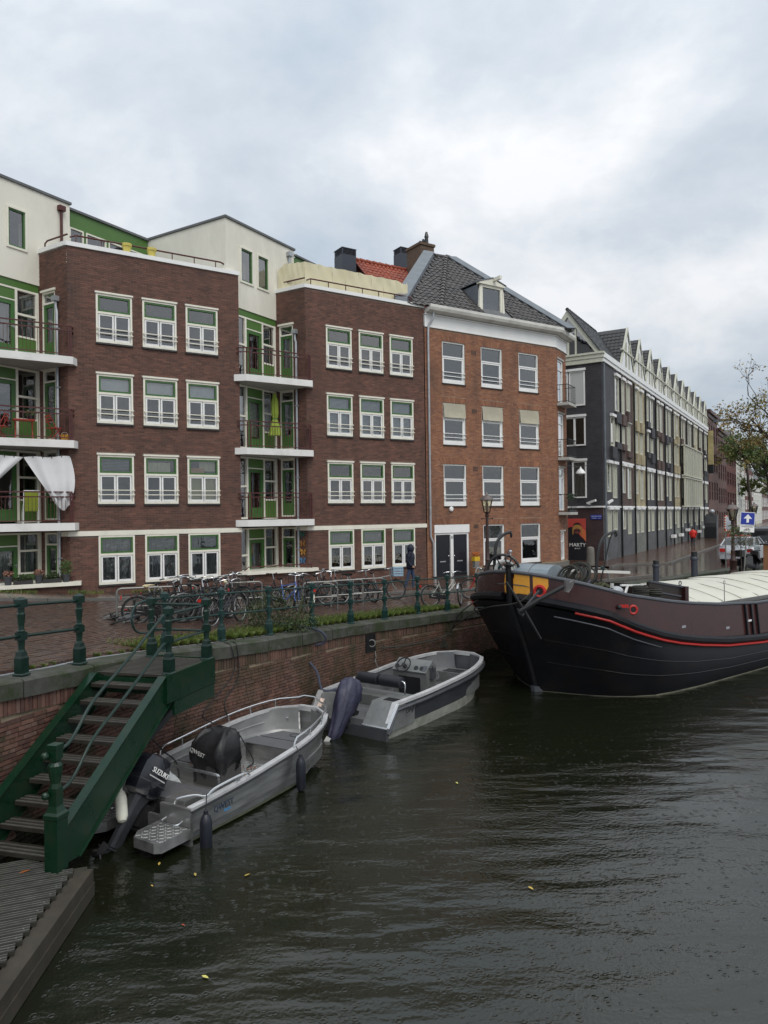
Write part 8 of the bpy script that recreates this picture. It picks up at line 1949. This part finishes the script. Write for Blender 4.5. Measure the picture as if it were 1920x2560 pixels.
def sheet(label, x0, x1, f):
    o = thing('hanging_sheet', label, 'sheet', tuple(A(x0, 25.95, 4.7)), AA, 'white sheets hung over the lowest balcony'); m = M(); rows = []
    for k in range(13):
        v = k / 12; rows.append([(lambda a, b, z: (a - x0, b - 25.95, z - 4.7))(*f(u / 20, v)) for u in range(21)])
    m.loft(rows, close=False); O('cloth', m, m_sheet, o, smooth='all'); m = M()
    for u in range(0, 21, 4): q = f(u / 20, 0); m.box(q[0] - x0 - .012, q[0] - x0 + .012, q[1] - 25.97, q[1] - 25.93, q[2] - 4.74, q[2] - 4.64)
    O('peg', m, m_oldwood, o, kind='stuff'); return o
sheet('white bed sheet hung on a line and blown aside, over the green chair', 2.78, 4.2, lambda u, v: ((1 - u) * (2.76 + 1.0 * v) + u * (4.18 + .14 * math.sin(math.pi * v) - .03 * v), 25.98 + .05 * math.sin(14 * u + 3 * v) - .12 * v * math.sin(math.pi * v), 6.78 + .07 * u - 1.62 * v + .02 * math.sin(9 * u) - .14 * v * math.sin(math.pi * u)))
sheet('white bed sheet hung on a line, drawn back to the left edge of the photo', 1.5, 2.8, lambda u, v: (1.4 + 1.36 * u * (1 - .62 * v), 26.0 + .05 * math.sin(12 * u + 2 * v), 6.88 - .1 * u - v * (1.0 + .25 * (1 - u)) + .12 * u * v))
o = thing('garden_chair', 'white framed garden chair with a lime green fabric back on the lowest balcony', 'chair', tuple(A(3.02, 26.55, 4.62)), AA); O('back', M().hexa([(-.2, -.18, .42), (.2, -.18, .42), (.2, -.16, .42), (-.2, -.16, .42), (-.2, -.3, 1.05), (.2, -.3, 1.05), (.2, -.28, 1.05), (-.2, -.28, 1.05)]), mat('lime_fabric', (.25, .30, .03), .8), o); m = M()
for x in (-.23, .23): m.tube([(x, -.12, 0), (x, -.18, .42), (x, -.3, 1.08)], .014, 6); m.tube([(x, .25, 0), (x, .2, .42), (x, -.2, .66)], .014, 6)
m.tube([(-.23, -.3, 1.08), (.23, -.3, 1.08)], .014, 6); O('frame', m, m_white, o); O('seat', M().box(-.2, .2, -.16, .22, .40, .42), MATS['lime_fabric'], o)
o = thing('closed_parasol', 'closed lime green parasol standing on the middle balcony between the brown bays', 'parasol', tuple(A(11.95, 26.7, 7.375)), AA); O('pole', M().tube([(0, 0, 0), (0, 0, 2.3)], .018, 6), m_curt, o); n = 16
m = M(); m.loft([[(r_ * (1 + .25 * (i % 2)) * math.cos(2 * math.pi * i / n), r_ * (1 + .25 * (i % 2)) * math.sin(2 * math.pi * i / n), z) for i in range(n)] for r_, z in ((.21, .62), (.17, .95), (.08, 1.28), (.12, 1.5), (.11, 2.0), (.03, 2.32))]); O('canopy', m, mat('lime_canvas', (.26, .34, .04), .7, var=.2), o); O('tie', M().lathe([(.10, 1.24), (.10, 1.32)], 10), m_green, o)
# ---- by the black door
t_, z = pa(1190, 1440, 25.7); q = A(t_, 25.7, 1.9)
o = thing('flower_box_stand', 'grey post carrying a yellow box of orange flowers beside the black double door', 'planter', tuple(q), AA); O('post', M().box(-.12, .12, -.1, .1, 0, .66), mat('old_grey_wood', (.2, .19, .18), .8, var=.3), o); O('box', M().box(-.16, .16, -.11, .11, .661, .86), mat('box_yellow', (.62, .40, .02), .5), o); m = M(); leafy(m, (0, 0, .98), .22, .16, .10, 160, .03, .06, .5); O('flowers', m, mat('orange_flowers', None, .6, cols=[(.6, .10, .02), (.65, .18, .03), (.05, .10, .02)]), o, kind='stuff')
for dx_, lb, c in ((-.15, 'small pot of orange flowers on the ground by the grey flower post', [(.5, .12, .03), (.06, .1, .02)]), (.22, 'small pot of red flowers on the ground by the grey flower post', [(.45, .02, .03), (.05, .1, .02)])): potted(lb, A(t_ + dx_ * 2, 25.4, 1.9), .13, .2, (.35, .12, .05), (.18, .15, .12), 150, c)
# ---- traffic furniture on the right
q = atZ(1470, 1405, 3.0); q = atY(1477, 1420, 38.5); q.z = 1.84
o = thing('stone_bollard', 'round topped grey stone bollard by the black brick corner', 'bollard', tuple(q)); O('shaft', M().lathe([(.21, 0), (.20, .9), (.17, 1.0), (.08, 1.05), (.01, 1.06)], 12), MATS['grey_plinth'], o, smooth=True); O('base', M().lathe([(.24, 0), (.24, .06)], 12), m_kerb, o)
def bollard(label, px, py, Y, H, r):
    q = atY(px, py, Y); g = gz(q.x, q.y); o = thing('iron_bollard', label, 'bollard', (q.x, q.y, g), 0, 'dark iron bollards beyond the barge')
    O('shaft', M().lathe([(r * 1.2, 0), (r, .1), (r, H * .72), (r * 1.25, H * .73), (r * 1.25, H * .8), (r * 1.05, H * .83)], 12), mat('bollard_grey', (.035, .04, .055), .45, var=.2), o, smooth=True); O('head', M().lathe([(r * .95, H * .83), (r * .95, H), (r * .5, H + .01)], 12), m_black, o, smooth=True)
bollard('tall dark iron bollard rising above the canvas hold cover', 1736, 1420, 30.0, 1.22, .13); bollard('short dark iron bollard just left of the canvas hold cover', 1640, 1420, 29.0, .95, .12)
hr = thing('tube_railing', 'low grey tube handrail between the rope bundle and the davit, behind the barge', 'railing', tuple(atY(1450, 1425, 27.5))); H0_ = hr.location.copy(); pts = [atY(1405, 1424, 27.5), atY(1440, 1422, 27.8), atY(1506, 1420, 28.2), atY(1516, 1424, 28.2), atY(1521, 1436, 28.2), atY(1522, 1460, 28.2)]; O('rail', M().tube([p - H0_ for p in pts], .03, 7), m_galv, hr, smooth=True); O('stanchion', M().tube([pts[1] - H0_, Vector((pts[1].x, pts[1].y, 1.7)) - H0_], .03, 7), m_galv, hr); O('end_knob', M().lathe([(.06, -.15), (.10, -.08), (.10, .06), (.03, .1)], 10, *(pts[2] - H0_)[:2]), m_gpaint2, hr)
# sign with arrow
sp_ = atY(1858, 1300, 31.0); o = thing('arrow_sign', 'blue square one way arrow sign over a white bicycle plate', 'traffic sign', (sp_.x, sp_.y, 1.83), R(-8)); o.rotation_euler = (0, R(4), R(-8)); zc_ = 4.76 - 1.83 - (1297 - 1275) / 1800 * 31
O('pole', M().tube([(0, .03, 0), (0, .03, zc_ + .25)], .03, 8), m_galv, o, smooth=True)
O('plate', M().box(-.30, .30, -.02, .0, zc_ - .28, zc_ + .28), m_white, o); O('blue_face', M().box(-.275, .275, -.026, -.021, zc_ - .255, zc_ + .255), MATS['sign_blue'], o)
O('arrow', M().prismy([(-.05, zc_ - .17), (.05, zc_ - .17), (.05, zc_ + .0), (.17, zc_ + .0), (0, zc_ + .19), (-.17, zc_ + .0), (-.05, zc_ + .0)], -.032, -.028), m_white, o)
pl_ = O('lower_plate', M().box(-.29, .29, -.02, .0, zc_ - .58, zc_ - .30), m_white, o); text('lettering', 'UITGEZONDERD', .065, m_black, o, Matrix.Translation((0, -.024, zc_ - .37)) @ Matrix.Rotation(R(90), 4, 'X'))
m = M(); z = zc_ - .50
for x in (-.075, .075): m.torus(.045, .007, 14, 4, (x, -.026, z), 'y')
for a, b in (((-.075, z), (-.02, z + .07)), ((-.02, z + .07), (.055, z + .07)), ((-.02, z), (.055, z + .07)), ((-.02, z), (-.03, z + .09)), ((.075, z), (.05, z + .10)), ((-.075, z), (-.02, z))): m.bar((a[0], -.026, a[1]), (b[0], -.026, b[1]), .009)
O('bicycle_symbol', m, m_wine, o)
# convex mirror
q = atY(1821, 1308, 36.0); o = thing('traffic_mirror', 'rectangular traffic mirror with a red and white striped frame by the first right lamp', 'mirror', (q.x, q.y, 1.83), R(20)); zc_ = q.z - 1.83
O('pole', M().tube([(-.1, .1, 0), (-.1, .1, zc_ + .3)], .03, 6), m_galv, o); O('glass', M().box(-.20, .20, -.01, .02, zc_ - .32, zc_ + .32), mat('mirror_glass', (.5, .52, .55), .05, metal=1, var=0), o)
ms = [mat('frame_red', (.42, .05, .03), .5), mat('frame_white', (.6, .58, .5), .5)]
for k in range(8):
    x = -.26 + k * .065; m = M(); m.box(x, x + .063, -.04, .03, zc_ + .32, zc_ + .39).box(x, x + .063, -.04, .03, zc_ - .39, zc_ - .32); O('frame_block', m, ms[k % 2], o, kind='stuff')
for k in range(10):
    z = zc_ - .32 + k * .064; m = M(); m.box(-.26, -.20, -.04, .03, z, z + .062).box(.20, .26, -.04, .03, z, z + .062); O('frame_block', m, ms[k % 2], o, kind='stuff')
# dark cabinet with rounded top
q = B(79, 8.9); o = thing('street_cabinet', 'tall dark street cabinet with sloping top and globe, beyond the runner', 'cabinet', (q.x, q.y, 1.86), BB); O('body', M().prismy([(0, 0), (1.3, 0), (1.3, 2.5), (.5, 2.3), (.1, 1.6), (0, 1.2)], 0, 1.1), mat('cabinet_dark', (.012, .014, .016), .4), o); O('globe', M().ball((.9, .5, 2.75), .26, 12, 8), m_zinc, o, smooth=True); O('grey_side', M().box(1.32, 1.7, .1, 1.0, 0, 2.2), m_lead, o)
# ================================================================== parked vehicles on the far quay
m_silver = mat('silver_car_paint', (.50, .51, .53), .25, metal=.5, var=.05, coat=.5); m_blackcar = mat('black_car_paint', (.008, .009, .012), .2, var=.05, coat=.5); m_redl = mat('tail_lamp', (.45, .015, .01), .2); m_cglass = mat('car_glass', (.015, .018, .02), .08, var=0, spec=.8)
def car(label, p, rz, paint, H=1.45, L_=4.2, W_=1.74, plate=None, van=False, kind='car'):
    """x forward; the tail is at -x."""
    o = thing('parked_car', label, kind, tuple(p), rz, 'cars parked along the far quay'); h = W_ / 2; b = -L_ / 2; f = L_ / 2
    if van: side = [(b + .05, .30), (b, .55), (b + .02, .95), (b + .12, H - .12), (b + .35, H), (f - 1.7, H), (f - .95, 1.0), (f - .1, .85), (f, .55), (f - .05, .28)]
    else: side = [(b + .10, .30), (b, .48), (b + .02, .80), (b + .18, .98), (b + .55, 1.02), (f - 1.15, .96), (f - .25, .80), (f - .02, .6), (f - .05, .28)]
    rings = []
    for y, k in ((-h, .90), (-h * .93, 1), (-h * .5, 1.02), (0, 1.025), (h * .5, 1.02), (h * .93, 1), (h, .90)): rings.append([(x * (.985 if abs(y) > h * .9 else 1), y, .30 + (z - .28) * k if z > .32 else z) for x, z in side])
    m = M(); m.loft(rings); bd = O('body', m, paint, o, smooth=True)
    if not van:
        cab = [(b + .32, .98), (b + .95, H - .05), (b + 1.35, H), (b + 2.15, H - .01), (f - 1.05, .95)]; rings = [[(x, y * (1 - .16 * max(0, (z - .95) / (H - .95))), z) for x, z in cab] for y in (-h * .93, -h * .88, 0, h * .88, h * .93)]
        m = M(); m.loft(rings); O('cabin_glass', m, m_cglass, o, smooth=True)
        O('roof_panel', M().loft([[(x, y * .80, z + .012 - abs(y) * .02) for x, z in ((b + .95, H - .05), (b + 1.35, H), (b + 2.15, H - .01), (b + 2.3, H - .08))] for y in (-h, -h * .5, 0, h * .5, h)], close=False), paint, o)
        m = M()
        for s in (1, -1):
            for x0, z0, x1, z1 in ((b + .32, .98, b + 1.0, H - .05), (b + 1.75, .98, b + 1.7, H - .02), (f - 1.05, .95, b + 2.2, H - .04)): m.bar((x0, s * h * .94, z0), (x1, s * h * .80, z1), .07)
        O('pillar', m, paint, o)
    else:
        O('rear_window', M().box(b - .012 + .07, b + .1, -h * .8, h * .8, .98, H - .2), m_cglass, o); O('side_glass', M().box(b + .3, f - 1.5, -h - .004, h + .004, 1.02, H - .2), m_cglass, o)
        O('emblem', M(Matrix.Translation((b - .012, 0, .82))).torus(.075, .014, 16, 5, (0, 0, 0), 'x').bar((0, -.07, .02), (0, .07, -.02), .02), m_steel, o)
    for x in (b + .75, f - .82):
        for s in (1, -1):
            w_ = raw('wheel', None, o, (x, s * (h - .10), .31)); O('tyre', M(Matrix.Rotation(R(90), 4, 'X')).lathe([(.2, -.1), (.30, -.1), (.31, -.06), (.31, .06), (.30, .1), (.2, .1)], 18), m_rubber, w_, smooth=True); O('rim', M(Matrix.Rotation(R(90), 4, 'X')).lathe([(.05, -.105), (.2, -.102), (.2, .102), (.05, .105)], 10), m_zinc, w_)
    for s in (1, -1): O('tail_light', M().box(b - .02, b + .12, min(s * h * .62, s * h * .93), max(s * h * .62, s * h * .93), .68, .86), m_redl, o); O('door_mirror', M().box(f - 1.35, f - 1.2, min(s * h, s * (h + .16)), max(s * h, s * (h + .16)), .92, 1.04), paint, o)
    O('bumper', M().box(b - .05, b + .15, -h * .92, h * .92, .30, .46), m_black if van else paint, o)
    if plate: O('licence_plate', M().box(b - .035, b - .02, -.26, .26, .56, .67), mat('plate_yellow', (.70, .42, .02), .4), o); text('lettering', plate, .09, m_black, o, Matrix.Translation((b - .038, 0, .58)) @ Matrix.Rotation(R(-90), 4, 'Z') @ Matrix.Rotation(R(90), 4, 'X'))
    return o
q = atY(1862, 1400, 40.0); cd = R(52); car('silver parked car with yellow licence plate beyond the canvas hold cover', (q.x, q.y, 1.83), cd, m_silver, plate='58-RB-KT')
q = atY(1925, 1360, 48.0); car('black parked van with a round tail emblem behind the silver car', (q.x, q.y, 1.83), cd + .05, m_blackcar, H=1.75, van=True, kind='van')
q = atY(1862, 1350, 56.0); car('small red parked car behind the lamp post and arrow sign', (q.x, q.y, 1.83), cd, mat('red_car_paint', (.35, .02, .015), .3, coat=.4), H=1.4)
q = atY(1925, 1330, 62.0); car('grey parked car farthest back along the quay', (q.x, q.y, 1.83), cd, mat('grey_car_paint', (.12, .125, .13), .3, coat=.4))
# scooter with tall windscreen
q = atY(1872, 1420, 33.5); o = thing('motor_scooter', 'black motor scooter with a weather apron and clear windscreen by the lamp post', 'scooter', (q.x, q.y, 1.83), R(35))
m = M(); m.prismy([(-.75, .35), (-.7, .68), (-.35, .8), (.0, .78), (.05, .4), (.3, .3), (.45, .55), (.5, .98), (.62, .95), (.68, .5), (.5, .2), (-.2, .2)], -.19, .19); O('body', m, m_blackcar, o)
O('apron', M().loft([[(.05 + .5 * u, s * .30, .85 - .35 * u) for u in (0, .5, 1)] + [(.5, s * .22, .35)] for s in (-1, -.4, .4, 1)], close=False), m_black, o)
for x in (-.55, .62): O('wheel', M(Matrix.Translation((x, 0, .24)) @ Matrix.Rotation(R(90), 4, 'X')).lathe([(.1, -.06), (.23, -.06), (.24, 0), (.23, .06), (.1, .06)], 16), m_rubber, o, smooth=True)
O('windscreen', M().loft([[(.50 - .12 * v, .28 * math.sin(u) * (1 - .2 * v * v), .98 + .62 * v) for u in (-1.4, -.7, 0, .7, 1.4)] for v in (0, .5, 1)], close=False), glass_mat('screen_glass', (.8, .85, .85), 1.2), o)
O('handlebar', M().tube([(.42, -.33, 1.02), (.46, 0, 1.0), (.42, .33, 1.02)], .02, 6), m_black, o); O('top_box', M().box(-.95, -.62, -.2, .2, .78, 1.08), m_black, o); O('seat', M().box(-.62, -.02, -.14, .14, .80, .88), m_rubber, o)
for s in (1, -1): O('mirror', M().tube([(.42, s * .28, 1.02), (.38, s * .36, 1.28)], .008, 4).ball((.37, s * .38, 1.31), .06, 8, 5, (.3, 1, .8)), m_black, o)

# ================================================================== trees
m_bark = mat('tree_bark', (.055, .045, .035), .85, var=.35, scale=6, bump=.5, bscale=20)
def tree(label, base, H, cen, rad, nb, leafn, cols, seed, s0=.05, s1=.10, bare=0.0, group='street trees on the far quay', trunk=.22, hang=0.0):
    r_ = random.Random(seed); o = thing('street_tree', label, 'tree', tuple(base), 0, group); B0 = Vector(base); C_ = Vector(cen) - B0
    m = M(); th = C_.z - rad[2] * .75; m.tube(bez([(0, 0, -.1), (.05, .03, th * .5), (C_.x * .3, C_.y * .3, th), (C_.x * .8, C_.y * .8, C_.z), (C_.x, C_.y, C_.z + rad[2] * .7)], 5), [trunk * (1 - .045 * i) for i in range(21)], 8); O('trunk', m, m_bark, o, smooth=True)
    m = M(); tips = []
    def grow(p, d, ln, r, lv):
        pts = [p]; q = p.copy(); dd = d.copy()
        for k in range(5):
            dd = (dd + Vector((r_.gauss(0, .16), r_.gauss(0, .16), r_.gauss(.04 - hang * .1, .14)))).normalized(); q = q + dd * ln / 5; pts.append(q.copy())
        m.tube(pts, [max(.004, r * (1 - .14 * k)) for k in range(6)], 5 if lv < 2 else 3, caps=False)
        if lv >= 2: tips.extend(pts[2:])
        if lv < 3:
            for k in range(3 if lv else 4):
                i = r_.choice((2, 3, 4, 5)); a = Vector((r_.gauss(0, 1), r_.gauss(0, 1), r_.gauss(.15 - hang, .6))).normalized(); grow(pts[i], (dd * .55 + a * .75).normalized(), ln * r_.uniform(.5, .72), r * .5, lv + 1)
    for k in range(nb):
        a = 2 * math.pi * k / nb + r_.uniform(-.4, .4); f = r_.uniform(.35, 1.0); st = Vector((C_.x * f, C_.y * f, th + (C_.z + rad[2] * .3 - th) * r_.uniform(0, .8)))
        grow(st, Vector((math.cos(a) * rad[0], math.sin(a) * rad[1], rad[2] * r_.uniform(.1, 1.0))).normalized(), max(rad) * .72, trunk * .38, 0)
    O('limbs', m, m_bark, o, kind='stuff')
    m = M(); n = 0
    while n < leafn:
        t_ = r_.choice(tips)
        if bare and r_.random() < bare * max(0, min(1, (t_.z - C_.z) / rad[2] + .35)): n += 1; continue
        q = t_ + Vector((r_.gauss(0, .14), r_.gauss(0, .14), r_.gauss(-.04, .12)))
        d = Vector((r_.gauss(0, 1), r_.gauss(0, 1), r_.gauss(-.2, .8))).normalized(); e_ = d.cross(Vector((r_.gauss(0, 1), r_.gauss(0, 1), r_.gauss(0, 1)))).normalized(); s = r_.uniform(s0, s1); m.ct = min(1, max(0, .5 + .3 * math.sin(t_.x * 1.3 + t_.z * 1.7) + r_.gauss(0, .16)))
        m.quad(q - d * s, q + e_ * s * .55, q + d * s, q - e_ * s * .55); n += 1
    O('crown', m, mat('leaves_%d' % seed, None, .6, var=.1, cols=cols), o, kind='stuff'); return o
AUT = [(.10, .11, .025), (.17, .15, .03), (.22, .16, .04), (.26, .15, .035), (.14, .15, .03)]
GRN = [(.045, .08, .018), (.07, .12, .025), (.10, .15, .03), (.15, .15, .03), (.06, .10, .03)]
q = atY(2010, 1390, 38.0); c = atY(1930, 1065, 38.0); tree('half bare autumn tree with thin brown and olive leaves reaching in from the right edge', (q.x, q.y, 1.83), 9.0, (c.x, c.y, c.z), (3.3, 3.1, 3.4), 10, 8000, AUT, 11, .045, .10, .85, trunk=.16)
q = atY(1945, 1350, 62.0); c = atY(1905, 1165, 62.0); tree('leafy green tree at the right edge below the half bare autumn one', (q.x, q.y, 1.83), 8.0, (c.x, c.y, c.z), (2.9, 2.9, 3.6), 8, 6500, GRN, 5, .07, .15, .25)
q = atY(1875, 1330, 85.0); c = atY(1850, 1125, 85.0); tree('olive and rust coloured tree in front of the far gabled houses', (q.x, q.y, 1.83), 8.0, (c.x, c.y, c.z), (3.4, 3.0, 2.6), 7, 2600, AUT, 23, .09, .17, .4)
q = atY(1925, 1330, 110.0); c = atY(1915, 1190, 110.0); tree('dark green tree farthest off at the right edge', (q.x, q.y, 1.83), 9.0, (c.x, c.y, c.z), (5, 4, 4.5), 7, 5000, GRN, 31, .15, .28, .1)
q = atY(1852, 1420, 31.5); tree('thin young tree with sparse green leaves beside the scooter', (q.x, q.y, 1.83), 2.4, (q.x, q.y, 3.35), (.35, .35, .75), 5, 420, [(.05, .08, .02), (.09, .12, .03), (.12, .13, .05)], 41, .03, .06, .0, group='young street trees', trunk=.03)
# climber plant on the orange house balcony
o = thing('balcony_plant', 'round topped potted tree on the lowest corner balcony of the orange house', 'potted plant', tuple(fr(AA, *(TX @ Vector((1.25, -.35, 4.76))))), 0); O('pot', M().lathe([(.1, 0), (.13, .2), (.1, .2)], 10), m_black, o); O('stem', M().tube([(0, 0, .2), (0, 0, .62)], .012, 5), m_bark, o); m = M(); leafy(m, (0, 0, .78), .22, .22, .22, 300, .03, .05); O('crown', m, mat('box_leaf', None, .6, cols=[(.02, .06, .015), (.04, .10, .02)]), o, kind='stuff')
# hanging street lamp on a wire by the corner house
p0_ = fr(AA, *(TX @ Vector((1.4, -.1, 7.2)))); p1_ = B(42.15, 11.0, 7.6); c_ = p0_.lerp(p1_, .42) - Vector((0, 0, .25)); o = thing('hanging_lamp', 'white bell shaped street lamp hung on a wire between orange and black buildings', 'street lamp', tuple(c_)); O('wire', M().tube([p0_ - c_, Vector((0, 0, .12)), p1_ - c_], .014, 5), m_black, o); O('shade', M().lathe([(.03, .12), (.06, .02), (.16, -.06), (.26, -.2), (.27, -.26), (.2, -.26)], 14), m_white, o, smooth=True); O('lens', M().ball((0, 0, -.27), .16, 10, 6, (1, 1, .6)), m_curt, o)
